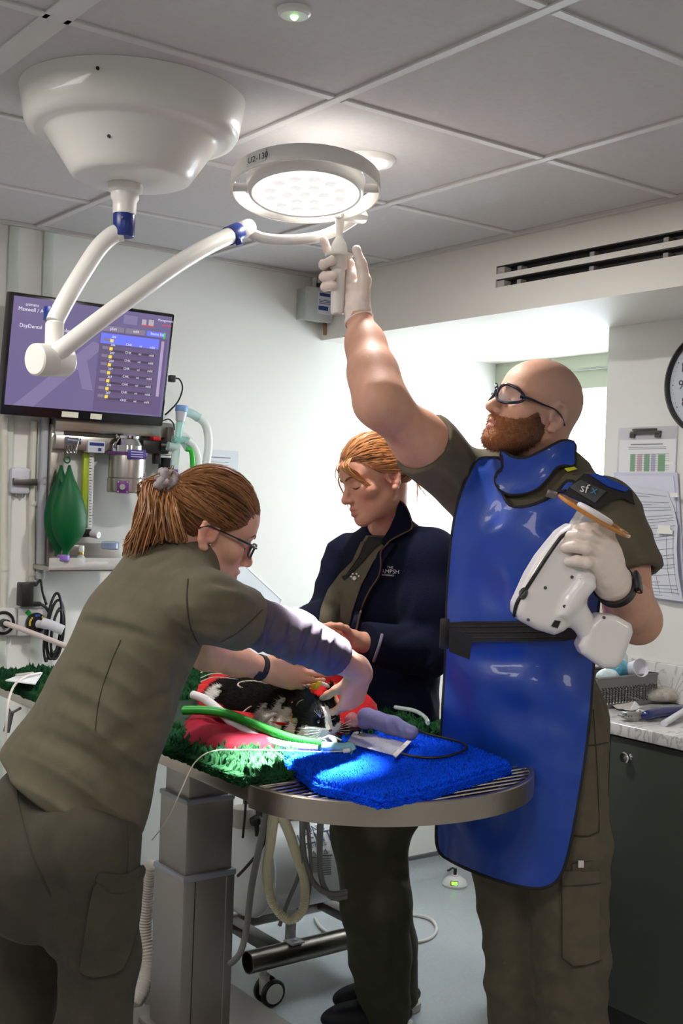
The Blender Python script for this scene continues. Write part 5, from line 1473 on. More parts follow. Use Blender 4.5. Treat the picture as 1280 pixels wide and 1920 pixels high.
def fur_spikes(V, Nn, idx, ln, w, seed, sweep=(0, 0, 0), jitter=.4):
    """short hair strands standing on given vertices"""
    g = np.random.default_rng(seed); VV = []; FF = []
    for i in idx:
        p = V[i]; n = Nn[i]; d = unit(n + np.asarray(sweep) + g.normal(size=3) * jitter)
        a = unit(np.cross(d, g.normal(size=3))); b_ = np.cross(d, a); L_ = ln * (.5 + g.random()); k = len(VV)
        for j in range(3):
            an = j * 2.094; VV.append(p - n * .001 + (a * math.cos(an) + b_ * math.sin(an)) * w)
        VV.append(p + d * L_ + np.asarray(sweep) * L_ * .5)
        FF += [(k, k + 1, k + 3), (k + 1, k + 2, k + 3), (k + 2, k, k + 3)]
    return VV, FF
def normals(V, F):
    n = np.cross(V[F[:, 2]] - V[F[:, 0]], V[F[:, 3]] - V[F[:, 1]])
    N = np.zeros_like(V)
    for k in range(4):
        for c in range(3): N[:, c] += np.bincount(F[:, k], n[:, c], minlength=len(V))
    return N / np.maximum(np.linalg.norm(N, axis=1), 1e-12)[:, None]
def hand(wrist, fwd, pn, lat, curls, sc=1.0, spread=.0, thumb=None, grow=0.0):
    """five-fingered hand: fwd to the knuckles, pn out of the palm, lat towards the thumb; curls = per finger (knuckle, middle, end) degrees"""
    fwd = unit(fwd); lat = unit(lat - fwd * np.dot(lat, fwd)); pn_ = np.cross(fwd, lat); pn = pn_ if np.dot(pn_, pn) > 0 else -pn_
    q = []; W_ = np.asarray(wrist, float)
    kl = (.030, .0105, -.0095, -.028); kf = (.088, .092, .087, .077)
    Ls = ((.042, .025, .021), (.046, .029, .022), (.042, .027, .021), (.033, .020, .019)); rr = (.0092, .0095, .0090, .0078)
    for i in range(4):
        b = W_ + (fwd * kf[i] + lat * kl[i]) * sc
        q.append(Bone(W_ + (fwd * .012 + lat * kl[i] * .55) * sc, b, .0165 * sc + grow, .0118 * sc + grow, .016 * sc))
        a = 0; p = b; r = rr[i] * sc + grow
        for j in range(3):
            a += math.radians(curls[i][j]); d = unit(fwd * math.cos(a) + pn * math.sin(a) + lat * spread * (1.5 - i) * max(0, math.cos(a)))
            n = p + d * Ls[i][j] * sc
            q.append(Bone(p, n, r * (1 - .07 * j), r * (.93 - .09 * j), .004 if j else .007)); p = n
    q.append(Ell(W_ + (fwd * .050 + pn * .004) * sc, np.array((.040, .036, .0145)) * sc + grow, np.array([fwd, lat, pn]), .012))
    q.append(Ell(W_ + (fwd * .036 + lat * .024 + pn * .010) * sc, np.array((.030, .015, .015)) * sc + grow, np.array([fwd, lat, pn]), .012))
    th = thumb or ((.62, .70, .30), (.80, .45, .40), (.90, .25, .40))
    p = W_ + (fwd * .026 + lat * .022 + pn * .008) * sc
    for (a, b, c), L_, r0, r1 in zip(th, (.044, .032, .026), (.0145, .0112, .0102), (.0112, .0102, .0082)):
        n = p + unit(fwd * a + lat * b + pn * c) * L_ * sc; q.append(Bone(p, n, r0 * sc + grow, r1 * sc + grow, .006)); p = n
    return q
def locks(paths, r, seed, tone=(.0, 1.0), sides=6, flat=.6):
    """hair locks: tapered strands along paths; each has its own tone"""
    g = np.random.default_rng(seed); mb = MB()
    for pth in paths:
        n = len(pth); rr = r * (.6 + .8 * g.random())
        rs = [rr * (.35 + .65 * min(1, 5 * i / n)) * (1 - .75 * max(0, (i / (n - 1) - .6) / .4)) for i in range(n)]
        mb.tube(pth, rs, sides, flat=flat, at=tone[0] + (tone[1] - tone[0]) * g.random())
    return mb
def scalp_path(H, a, b, r, lift, n=9, ctr=(0, -.003, .040), rad=(.077, .098, .090), g=None):
    """a lock combed over the skull from local point a to b"""
    c = np.array(ctr); R = np.array(rad) + r
    ua = unit((np.array(a) - c) / R); ub = unit((np.array(b) - c) / R)
    om = math.acos(np.clip(ua @ ub, -1, 1)); out = []
    for t in np.linspace(0, 1, n):
        u = (math.sin((1 - t) * om) * ua + math.sin(t * om) * ub) / max(math.sin(om), 1e-6)
        out.append(H.w(*(c + u * (R + lift * math.sin(math.pi * t)))))
    return out
from mathutils.geometry import delaunay_2d_cdt
def march(prims, px, off=0.0, mods=(), t0=1.6, t1=4.2):
    """depth at which the sight lines through pixels meet a surface (closest approach when they pass it)"""
    px = np.asarray(px, float)
    D = FW + RT * ((px[:, :1] - 640) / FPX) - UP * ((px[:, 1:2] - 960) / FPX)
    t = np.full(len(px), t0); best = np.full(len(px), 9.0); bt = t.copy(); hit = np.zeros(len(px), bool)
    for _ in range(90):
        d = combine(prims, CAM + D * t[:, None], mods) - off
        b = (d < best) & ~hit; best[b] = d[b]; bt[b] = t[b]
        hit |= d < .0008
        t = np.where(hit, t, t + np.maximum(d * .7, .0012))
    return bt
def to_px(p):
    q = np.asarray(p) - CAM; d = q @ FW; return np.array([640 + FPX * (q @ RT) / d, 960 - FPX * (q @ UP) / d])
def fold_on(prims, a, b, w, amp, n=7):
    pa, pb = to_px(a), to_px(b); bow = np.array([-(pb - pa)[1], (pb - pa)[0]]) * .06 * (1 if int(pa[0] + pb[1]) % 2 else -1)
    px = np.array([pa + (pb - pa) * t + bow * math.sin(math.pi * t) for t in np.linspace(0, 1, n)])
    tt = march(prims, px); Q = np.array([P(x[0], x[1], t) for x, t in zip(px, tt)])
    L_ = np.r_[0, np.cumsum(np.linalg.norm(np.diff(Q, axis=0), axis=1))]; tot = max(L_[-1], 1e-6)
    def f(p):
        best = np.full(len(p), 1e9); u = np.zeros(len(p))
        for i in range(n - 1):
            t = seg_t(p, Q[i], Q[i + 1]); d2 = ((p - (Q[i] + t[:, None] * (Q[i + 1] - Q[i]))) ** 2).sum(1)
            m_ = d2 < best; best = np.where(m_, d2, best); u = np.where(m_, (L_[i] + t * (L_[i + 1] - L_[i])) / tot, u)
        return 1.5 * amp * np.exp(-best / (w * w * 1.3)) * np.sin(np.pi * (.08 + .84 * u))
    f.box = (Q.min(0) - 2.5 * w, Q.max(0) + 2.5 * w)
    return f
def smooth_px(pts, n=6, closed=True): return [tuple(p[:2]) for p in catmull([np.array([p[0], p[1], 0.]) for p in pts], n, closed)]
def patch(name, poly, prims, off, mats, parent, step=9, th=.004, mods=(), smooth=3, n=5, border=None, bord_r=.004, round_=True):
    """a cloth piece with a pixel outline lying on (or hanging off) a surface; has real thickness and its own border"""
    B = smooth_px(poly, n) if round_ else [tuple(p) for p in poly]
    if round_:
        B = resample(B + [B[0]], step)[:-1]
    else:
        BB = []
        for i in range(len(B)): 
            q = resample([B[i], B[(i + 1) % len(B)]], step); BB += q[:-1]
        B = BB
    B = [tuple(map(float, p)) for p in B]; nb = len(B)
    A = np.array(B); lo = A.min(0); hi = A.max(0); I = []
    for y in np.arange(lo[1] + step * .6, hi[1], step):
        for x in np.arange(lo[0] + step * .6, hi[0], step):
            if in_poly((x, y), B) and np.min(((A - (x, y)) ** 2).sum(1)) > (step * .55) ** 2: I.append((x, y))
    vs = [Vector(p) for p in B + I]
    r = delaunay_2d_cdt(vs, [(i, (i + 1) % nb) for i in range(nb)], [list(range(nb))], 1, 1e-5)
    V2 = np.array([v[:] for v in r[0]]); F = [tuple(f) for f in r[2]]
    bidx = [None] * nb
    for i, o in enumerate(r[3]):
        for k in o:
            if k < nb: bidx[k] = i
    t = march(prims, V2, off, mods)
    E = {}
    for f in F:
        for i in range(len(f)):
            a, b = f[i], f[(i + 1) % len(f)]; E.setdefault(a, set()).add(b); E.setdefault(b, set()).add(a)
    for _ in range(smooth):
        t2 = t.copy()
        for i, nbs in E.items(): t2[i] = .4 * t[i] + .6 * np.mean(t[list(nbs)])
        t = t2
    V = np.array([P(p[0], p[1], tt) for p, tt in zip(V2, t)])
    N = np.zeros_like(V)
    for f in F:
        n_ = np.cross(V[f[1]] - V[f[0]], V[f[2]] - V[f[0]])
        for i in f: N[i] += n_
    N /= np.maximum(np.linalg.norm(N, axis=1), 1e-12)[:, None]
    if np.mean(N @ FW) > 0: N = -N; F = [f[::-1] for f in F]
    nv = len(V); VV = list(V) + list(V - N * th)
    FF = list(F) + [tuple(nv + i for i in f[::-1]) for f in F]
    for i in range(nb):
        a, b = bidx[i], bidx[(i + 1) % nb]
        if a is not None and b is not None: FF.append((b, a, nv + a, nv + b))
    o = link(name, VV, FF, mats, parent, 70)
    if border is not None:
        pts = [V[i] - N[i] * th * .5 for i in bidx if i is not None]
        obj(border[0], MB().tube(pts, bord_r, 8, closed=True, flat=.6, hint=FW), border[1], o, 60)
    return o
def seam(name, px, prims, r, m_, parent, off=.001, mods=(), n=6, closed=False):
    p = resample(smooth_px(px, n, closed) if len(px) > 2 else px, 6)
    t = march(prims, np.array(p), off, mods)
    return obj(name, MB().tube([P(a[0], a[1], b) for a, b in zip(p, t)], r, 6, closed=closed), m_, parent, 60)
def decal_text(name, s_, x, y, ang, size, prims, off, m_, parent, mods=()):
    """lettering that lies on a cloth surface; size in pixels, ang = tilt of the line in the picture"""
    cu = bpy.data.curves.new(name, 'FONT'); cu.body = s_; cu.size = size; cu.align_x = 'CENTER'; cu.resolution_u = 2
    to = bpy.data.objects.new(name + '_tmp', cu); C.objects.link(to)
    dg = bpy.context.evaluated_depsgraph_get(); dg.update()
    me = bpy.data.meshes.new_from_object(to.evaluated_get(dg))
    v = np.array([q.co[:2] for q in me.vertices]); f = [tuple(p.vertices) for p in me.polygons]
    bpy.data.objects.remove(to); bpy.data.curves.remove(cu); bpy.data.meshes.remove(me)
    a = math.radians(ang)
    px = np.stack([x + v[:, 0] * math.cos(a) - v[:, 1] * math.sin(a) * -1 * -1, y + v[:, 0] * math.sin(a) - v[:, 1] * math.cos(a)], 1)
    px[:, 0] = x + v[:, 0] * math.cos(a) + v[:, 1] * math.sin(a)
    t = march(prims, px, off, mods)
    return link(name, [P(q[0], q[1], tt) for q, tt in zip(px, t)], f, m_, parent, 0)
# materials of the people
SK = dict(rough=.56, sss=.12)
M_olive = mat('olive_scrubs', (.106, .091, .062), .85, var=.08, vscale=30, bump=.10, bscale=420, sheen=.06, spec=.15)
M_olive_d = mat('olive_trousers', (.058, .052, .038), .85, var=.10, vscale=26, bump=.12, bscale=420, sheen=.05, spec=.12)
M_seam = mat('seam_thread', (.030, .026, .016), .8)
M_glove = mat('latex_glove', (.78, .66, .60), .42, bump=.12, bscale=90, sss=.05)
M_band = mat('watch_black', (.010, .010, .011), .45)
M_blackcloth = mat('black_webbing', (.014, .013, .013), .8, bump=.2, bscale=300)
def skin(name, col, lips, flush):
    return attr_mix(name, col, lips, 'lips', SK['rough'], SK['sss'], bump=.04, bscale=260, colC=flush, attrC='flush', vary=.06, vscale=45)
def wrist_band(name, a, d, R, w, th, m_, parent, sq=None):
    """a strap round a limb: a = centre, d = limb direction"""
    x, y, z = frame(d)
    rows = []
    for (r, h) in ((R, -w), (R + th, -w * .9), (R + th, w * .9), (R, w), (R, -w)):
        rows.append([np.asarray(a) + z * h + (x * math.cos(t) + y * math.sin(t)) * r for t in np.linspace(0, 2 * math.pi, 36, endpoint=False)])
    return obj(name, MB().grid(rows, closed_u=True, flip=True), m_, parent, 50)
# ================================================================== the bald man in the blue lead apron
mf_ = unit(-F0 * .84 - R0 * .54)            # chest direction
ml_ = np.cross(ZU, mf_)                      # to his left
mr_ = -ml_
man_base = P(1010, 1600, 2.66); man_base[2] = 0
man = thing('person', 'bald bearded man in a blue lead apron reaching up to the surgical lamp', 'person', man_base)
DZ = .075
def PM(x, y, d): return P(x, y, d + DZ)
J = dict(pel=PM(985, 1330, 2.68), wai=PM(975, 1190, 2.69), che=PM(985, 1020, 2.69), uch=PM(1000, 930, 2.69), nk=PM(1012, 880, 2.69))
shR = PM(868, 905, 2.76); elR = P(712, 752, 2.60); wrR = P(674, 602, 2.777)
shL = PM(1137, 965, 2.55); elL = PM(1194, 1160, 2.48); wrL = P(1148, 1092, 2.36)
MH_ = Head(P(1041, 774, 2.64) + (F0 * .92 - R0 * .38) * .083, -R0 * .90 - F0 * .38 + ZU * .30, ZU + R0 * .3, 1.01)
H = MH_
sk = H.skull() + H.neck(J['nk'] + np.array([0, 0, -.02]), .060)
sk += [Bone(J['nk'], J['uch'], .07, .10, .03, sq=(mf_, .65)), Bone(J['uch'], J['pel'], .10, .10, .03, sq=(mf_, .6))]
sk += chain([J['uch'] + (shR - J['uch']) * .3, shR], [.05, .055], .03) + chain([J['uch'] + (shL - J['uch']) * .3, shL], [.05, .055], .03)
um = shR * .45 + elR * .55
sk += chain([shR, um, elR], [.062, .058, .048], .04)
fm1 = elR * .66 + wrR * .34; fm2 = elR * .30 + wrR * .70
sk += chain([elR, fm1, fm2, wrR], [.0465, .0450, .0345, .0275], .06)
um = shL * .5 + elL * .5
sk += chain([shL, um, elL], [.058, .054, .046], .03)
fm1 = elL * .62 + wrL * .38
sk += chain([elL, fm1, wrL], [.049, .050, .033], .02)
sk += [Ell(elL + unit(elL - (shL + wrL) / 2) * .012, (.044, .044, .044), k=.02)]
# hands: fingers laid out one by one
def fing(pts, r0, r1, k=.004): return chain(pts, list(np.linspace(r0, r1, len(pts))), k)
hR = []
hd_ = 2.80
wp = P(672, 588, 2.785)
bases = [P(652, 492, 2.835), P(654, 506, 2.84), P(658, 522, 2.84), P(663, 538, 2.84)]
for b_ in bases: hR.append(Bone(wp * .85 + b_ * .15, b_, .019, .0125, .018))
hR.append(Ell(P(668, 545, 2.822), (.030, .020, .042), np.array([R0, F0, ZU]), .014))
hR += fing([bases[0], P(628, 486, 2.838), P(614, 470, 2.825), P(606, 449, 2.815)], .0105, .0082)
hR += fing([bases[1], P(622, 500, 2.838), P(606, 496, 2.805), P(622, 488, 2.772)], .0112, .0098)
hR += fing([bases[2], P(624, 517, 2.838), P(607, 519, 2.806), P(624, 516, 2.774)], .0112, .0098)
hR += fing([bases[3], P(626, 536, 2.838), P(609, 538, 2.808), P(625, 535, 2.778)], .0105, .0090)
hR += fing([P(680, 560, 2.79), P(683, 526, 2.785), P(677, 497, 2.785), P(668, 468, 2.785)], .0165, .0095, .008)
hL = []
wq = P(1142, 1082, 2.35)
bs_ = [P(1138, 1000, 2.318), P(1131, 1016, 2.312), P(1124, 1036, 2.312), P(1117, 1058, 2.316)]
for b_ in bs_: hL.append(Bone(wq, b_, .024, .0135, .018))
hL.append(Ell(P(1134, 1046, 2.332), (.034, .022, .042), np.array([unit(R0 * .9 + ZU * .3), F0, unit(ZU * .95 - R0 * .3)]), .014))
hL += fing([bs_[0], P(1118, 991, 2.305), P(1099, 990, 2.308), P(1082, 992, 2.318)], .0112, .0092)
hL += fing([bs_[1], P(1106, 1005, 2.296), P(1086, 1003, 2.300), P(1068, 1006, 2.312)], .0115, .0095)
hL += fing([bs_[2], P(1098, 1028, 2.292), P(1077, 1025, 2.296), P(1060, 1026, 2.308)], .0115, .0095)
hL += fing([bs_[3], P(1100, 1055, 2.296), P(1081, 1052, 2.298), P(1066, 1053, 2.310)], .0105, .0088)
hL += fing([P(1128, 1030, 2.355), P(1115, 1005, 2.375), P(1095, 992, 2.385), P(1080, 985, 2.39)], .0155, .0100, .008)
sk += hR + hL + [Bone(wrR, wp, .0270, .0260, .02), Bone(wrL, wq, .033, .028, .02)]
skin_m = attr_mix('skin_man', (.61, .335, .235), (.50, .19, .165), 'lips', .58, .12, bump=.05, bscale=240, colC=(.36, .23, .185), attrC='stubble', vary=.09, vscale=38)
def stub(V):
    q = H.l(V)
    edge = .052 + np.clip((.06 - q[:, 1]) * -.05, -1, 1)
    back = 1 / (1 + np.exp(-((.045 - q[:, 1]) * 60))) * (1 / (1 + np.exp(-(q[:, 2] + .02) * 120)))
    return np.clip(back * .75 * (q[:, 2] > -.06), 0, 1)
body = soft('body', sk, skin_m, man, .0034, it=1, attrs={'lips': H.lips, 'stubble': stub})
# gloves: a second skin over both hands, cuff at the wrist
gl = [type(q)(**{**dict(a=q.a, b=q.b, ra=q.ra + .0014, rb=q.rb + .0014, k=q.k)}) if isinstance(q, Bone) else Ell(q.c, q.r + .0014, q.A, q.k) for q in hR]
gl.append(Bone(P(673, 606, 2.776), wp, .0345, .029, .02, clip=[(P(673, 604, 2.776), unit(wrR - wp) )]))
soft('glove', gl, M_glove, man, .0027, it=1, mods=[wobble(.0006, 260, 4)])
obj('glove_cuff', MB().ring(P(673, 601, 2.776), unit(wrR - wp) + R0 * .25, .0335, .0026, 32, 8), M_glove, man)
gl = [Bone(q.a, q.b, q.ra + .0014, q.rb + .0014, q.k) if isinstance(q, Bone) else Ell(q.c, q.r + .0014, q.A, q.k) for q in hL]
gl.append(Bone(wq + (wrL - wq) * 1.0, wq, .038, .031, .02))
soft('glove', gl, M_glove, man, .0027, it=1, mods=[wobble(.0006, 260, 5)])
# beard, moustache
M_beard = attr_mix('beard_hair', (.085, .034, .016), (.36, .125, .040), 'tone', .6, bump=.5, bscale=500)
bp_ = [q for q in H.skull() if q.op == 'u'][1:14]
def beard_f(p):
    q = H.l(p); d = np.full(len(p), 1e3)
    for e in bp_[1:]:
        x = e.ev(p); h = np.maximum(.016 - np.abs(d - x), 0) / .016; d = np.minimum(d, x) - h * h * .016 * .25
    d = d - .0058 * H.s
    ax_ = np.abs(q[:, 0]); y = q[:, 1]; z = q[:, 2]
    top = np.interp(y, [-.02, .006, .010, .024, .034, .055, .075, .092, .12], [-.05, -.01, .032, .030, .000, -.024, -.036, -.0375, -.0375])
    d = np.maximum(d, (z - top) * H.s * .8)
    d = np.maximum(d, (.006 - y + .0 * z) * H.s)
    m_ = np.sqrt((q[:, 0] / .019) ** 2 + ((z + .0600) / .0105) ** 2) - 1
    d = np.where(y > .07, np.maximum(d, -m_ * .010), d)
    d = np.maximum(d, (-.112 - z) * H.s)
    return d + .0012 * np.sin(p @ np.array([310., 140, 260])) * np.sin(p @ np.array([-180., 330, 90]))
V_, F_ = sdf_mesh([Fn(beard_f, H.w(0, .05, -.05), .085)], .0030)
V_ = relax(V_, F_, 1); N_ = normals(V_, F_)
tone = np.clip((H.l(V_)[:, 1] - .02) / .08, 0, 1)
bo = link('beard', V_, F_, M_beard, man, 179, None, {'tone': tone})
g_ = np.random.default_rng(2); idx = g_.choice(len(V_), 5200)
sv, sf = fur_spikes(V_, N_, idx, .0055, .00055, 3, -H.Z * .45 + H.Y * .1, .35)
tn = np.repeat(np.clip(tone[idx] + g_.normal(size=len(idx)) * .22, 0, 1), 4)
hs = link('hair_strands', sv, sf, M_beard, bo, 0, None, {'tone': tn}); hs['kind'] = 'stuff'
H.brow_lash(man, mat('lash_dark', (.03, .015, .008), .6), mat('brow_ginger', (.16, .06, .022), .7), .0015, .0036, sk)
# wrap-around glasses
M_gf = mat('glasses_navy', (.008, .010, .028), .18, coat=.6)
M_gl = mat('glasses_lens', (.85, .87, .88), .03, alpha=.16, coat=.4)
gls = MB()
def lens_loop(x):
    pts = []
    for t in np.linspace(0, 2 * math.pi, 20, endpoint=False):
        xx = .0360 + .0310 * math.cos(t) * 1.0; zz = .012 + .0205 * math.sin(t) * (1 - .16 * math.cos(t))
        yy = .1145 - 9.0 * max(0, xx - .004) ** 2 - .10 * (zz - .01) ** 1 * .3
        pts.append(H.w(x * xx, yy, zz))
    return pts
lens_pts = []
gl_root = obj('glasses', MB().tube(catmull(lens_loop(-1), 2, True), .0036, 8, closed=True).tube(catmull(lens_loop(1), 2, True), .0036, 8, closed=True).tube(catmull([H.w(-.008, .1140, .016), H.w(0, .117, .018), H.w(.008, .1140, .016)], 4), .0026, 8), M_gf, man, 50)
for x in (-1, 1):
    lp_ = lens_loop(x); c0 = sum(lp_) / len(lp_) + H.Y * .004 * H.s
    rows = [[c0 + (p - c0) * t for p in lp_] for t in (.02, .35, .7, 1.0)]
    obj('lens', MB().grid(rows, closed_u=True), M_gl, gl_root, 60)
    tm = catmull([H.w(x * .0600, .0865, .014), H.w(x * .071, .066, .016), H.w(x * .079, .035, .015), H.w(x * .083, .006, .015), H.w(x * .0835, -.016, .006), H.w(x * .084, -.032, -.010)], 6)
    nt = len(tm); obj('temple_arm', MB().tube(tm, [.0100 * (1 - .66 * min(1, i / (nt * .55))) for i in range(nt)], 10, flat=.45, hint=H.Z), M_gf, gl_root, 60)
# ---- shirt with short sleeves
hemR = shR + (elR - shR) * .50; hemL = shL + (elL - shL) * .60
dR = unit(elR - shR); dL = unit(elL - shL)
def torso(J, f, r, sqz):
    return [Bone(J['pel'], J['wai'], r[0], r[1], .03, sq=(f, sqz)), Bone(J['wai'], J['che'], r[1], r[2], .03, sq=(f, sqz)), Bone(J['che'], J['uch'], r[2], r[3], .03, sq=(f, sqz))]
sh_ = torso(J, mf_, (.176, .166, .176, .144), .70)
sh_ += [Bone(J['uch'] + ZU * .03, shR + (J['uch'] - shR) * .12 + ZU * .01, .072, .070, .04), Bone(J['uch'] + ZU * .03, shL + (J['uch'] - shL) * .12 + ZU * .012, .072, .072, .04)]
sh_ += [Bone(shR, hemR, .074, .079, .03, clip=[(hemR, dR)]), Bone(shL, hemL, .078, .088, .03, clip=[(hemL, dL)])]
sh_ += [Bone(J['nk'] + ZU * .01, J['uch'], .066, .09, .03)]
sh_ += [Bone(hemR - dR * .004, hemR + dR * .02, .062, .062, .004, 's'), Bone(hemL - dL * .004, hemL + dL * .02, .066, .066, .004, 's')]
sh_ += [Bone(J['nk'] + ZU * .05, J['nk'] - ZU * .01, .062, .060, .006, 's')]
CUR[0] = sh_
cr_ = [crease(PM(835, 850, 2.66), PM(905, 900, 2.64), .010, .007), crease(PM(850, 880, 2.66), PM(900, 960, 2.62), .012, .009), crease(PM(862, 900, 2.64), PM(875, 985, 2.62), .010, -.006),
       crease(PM(880, 870, 2.64), PM(915, 930, 2.62), .010, .007), crease(PM(820, 900, 2.68), PM(880, 945, 2.66), .014, .008), crease(PM(1185, 1020, 2.49), PM(1215, 1060, 2.47), .012, .006),
       crease(PM(1150, 1000, 2.47), PM(1200, 1010, 2.47), .014, .006), crease(PM(1100, 1120, 2.5), PM(1130, 1150, 2.52), .014, .009)]
soft('shirt', sh_, M_olive, man, .0046, cr_ + [wobble(.0016, 38, 8), folds(unit(ZU + R0 * .4), 75, .0045, 3)], 2)
# ---- trousers
hipL, hipR = J['pel'] + ml_ * .085 - ZU * .03, J['pel'] - ml_ * .085 - ZU * .03
knL = PM(1072, 1790, 2.60); knR = PM(972, 1790, 2.70)
anL, anR = knL.copy(), knR.copy(); anL[2] = .07; anR[2] = .07; anL += R0 * .03 + F0 * .05; anR += R0 * .035 + F0 * .03
tr_ = [Bone(J['wai'] - ZU * .03, J['pel'], .158, .168, .03, sq=(mf_, .72)), Bone(J['pel'], J['pel'] - ZU * .07, .168, .150, .03, sq=(mf_, .75))]
tr_ += chain([hipL, hipL * .5 + knL * .5, knL, knL * .5 + anL * .5, anL], [.108, .098, .084, .082, .078], .03)
tr_ += chain([hipR, hipR * .5 + knR * .5, knR, knR * .5 + anR * .5, anR], [.100, .092, .078, .076, .074], .02)
CUR[0] = tr_
cr_ = [crease(PM(1010, 1840, 2.53), PM(1070, 1860, 2.52), .016, .012), crease(PM(1040, 1790, 2.52), PM(1060, 1850, 2.52), .014, .010), crease(PM(1075, 1770, 2.53), PM(1125, 1790, 2.54), .012, .010),
       crease(PM(1000, 1870, 2.53), PM(1080, 1895, 2.53), .016, -.010), crease(PM(900, 1800, 2.64), PM(960, 1815, 2.62), .016, .014), crease(PM(905, 1840, 2.64), PM(960, 1860, 2.62), .02, -.010),
       crease(PM(1060, 1640, 2.51), PM(1085, 1740, 2.51), .016, .006), crease(PM(1110, 1290, 2.53), PM(1125, 1420, 2.53), .012, .008), crease(PM(1120, 1270, 2.53), PM(1140, 1400, 2.55), .010, -.006)]
soft('trousers', tr_, M_olive, man, .0052, cr_ + [wobble(.0022, 30, 2), folds(unit(ZU * .9 + R0 * .3), 42, .005, 5)], 2)
# cargo pocket, seams and badge on his left leg
TR = tr_
patch('pocket', [(1052, 1634), (1052, 1796), (1074, 1814), (1100, 1812), (1124, 1802), (1124, 1634)], TR, .004, M_olive, man, 10, .004, cr_, 1, round_=False)
seam('pocket_seam', [(1053, 1640), (1053, 1796), (1074, 1812), (1100, 1810), (1128, 1800)], TR, .0011, M_seam, man, .0065, cr_, 1)
seam('pocket_seam', [(1056, 1662), (1090, 1660), (1126, 1656)], TR, .0009, M_seam, man, .0062, cr_)
seam('side_seam', [(1112, 1330), (1118, 1420), (1122, 1500), (1123, 1560)], TR, .0010, M_seam, man, .0006, cr_)
seam('thigh_seam', [(1076, 1566), (1100, 1568), (1122, 1560)], TR, .0016, M_seam, man, .0004, cr_)
seam('thigh_seam', [(1098, 1398), (1120, 1396), (1140, 1392)], TR, .0012, M_seam, man, .0004, cr_)
seam('badge_pocket', [(1072, 1640), (1072, 1618), (1122, 1613)], TR, .0009, M_seam, man, .0006, cr_, 1)
patch('badge', [(1084, 1614), (1094, 1614), (1094, 1627), (1084, 1627)], TR, .005, mat('badge_white', (.72, .62, .60), .4), man, 4, .002, cr_, 0, round_=False)
for nm_, kn_, an_ in (('shoe', knL, anL), ('shoe', knR, anR)):
    f_ = unit(mf_)
    hq = [Ell(np.array([an_[0], an_[1], .045]) + f_ * .06, (.055, .15, .045), np.array([np.cross(f_, ZU), f_, ZU]), .01, clip=[(np.array([0, 0, 0.002]), -ZU)])]
    soft(nm_, hq, mat('shoe_black', (.012, .012, .013), .5), man, .006)

# ---- lead apron: one heavy panel hung from the shoulders, bound in black
M_apron = mat('apron_blue', (.006, .048, .34), .42, bump=.04, bscale=160, coat=.15)
M_bind = mat('apron_binding', (.008, .008, .012), .75)
skirt = [Bone(J['pel'] - ZU * .02 + mf_ * .01, PM(985, 1640, 2.62), .172, .168, .05, sq=(mf_, .70))]
drape = torso(J, mf_, (.184, .170, .180, .150), .72) + skirt + [Bone(J['uch'] + ZU * .03, shR + (J['uch'] - shR) * .2, .076, .074, .04), Bone(J['uch'] + ZU * .03, shL + (J['uch'] - shL) * .15, .076, .078, .04)]
CUR[0] = drape
fold = [crease(PM(905, 1010, 2.55), PM(960, 980, 2.52), .02, -0.0100), crease(PM(880, 1060, 2.55), PM(960, 1150, 2.5), .03, 0.0086), crease(PM(930, 1050, 2.52), PM(1000, 1150, 2.5), .03, -0.0114),
        crease(PM(960, 1280, 2.50), PM(1090, 1310, 2.52), .022, -0.0142), crease(PM(940, 1330, 2.5), PM(1080, 1370, 2.52), .03, 0.0128), crease(PM(985, 1300, 2.5), PM(1050, 1400, 2.5), .03, -0.0142),
        crease(PM(850, 1260, 2.56), PM(870, 1420, 2.56), .03, 0.0142), crease(PM(1000, 1420, 2.5), PM(1040, 1580, 2.5), .04, -0.0171), crease(PM(905, 1400, 2.5), PM(930, 1600, 2.5), .05, 0.0171),
        crease(PM(920, 1000, 2.54), PM(935, 960, 2.53), .012, 0.0086), crease(PM(1010, 975, 2.5), PM(1060, 1010, 2.5), .02, 0.0086), crease(PM(860, 1220, 2.56), PM(1000, 1235, 2.5), .02, 0.0142)]
fold += [folds(unit(ZU * .75 + R0 * .66), 24, .010, 14, 6.0)]
ap = [(896, 862), (882, 885), (868, 915), (857, 950), (848, 1000), (842, 1060), (838, 1120), (836, 1190), (834, 1260), (830, 1330), (826, 1400), (822, 1480), (819, 1560), (822, 1592), (836, 1608), (880, 1630), (940, 1652), (1000, 1665), (1034, 1658), (1052, 1636), (1064, 1600), (1076, 1540), (1088, 1470), (1098, 1400), (1106, 1330), (1111, 1260), (1116, 1200), (1122, 1130), (1128, 1060), (1122, 1000), (1106, 950), (1084, 912), (1064, 902), (1044, 924), (1018, 940), (988, 950), (958, 950), (944, 932), (938, 900), (940, 864), (920, 858)]
apron = patch('apron', ap, drape, .014, M_apron, man, 9, .006, fold, 2, border=('binding', M_bind), bord_r=.0062)
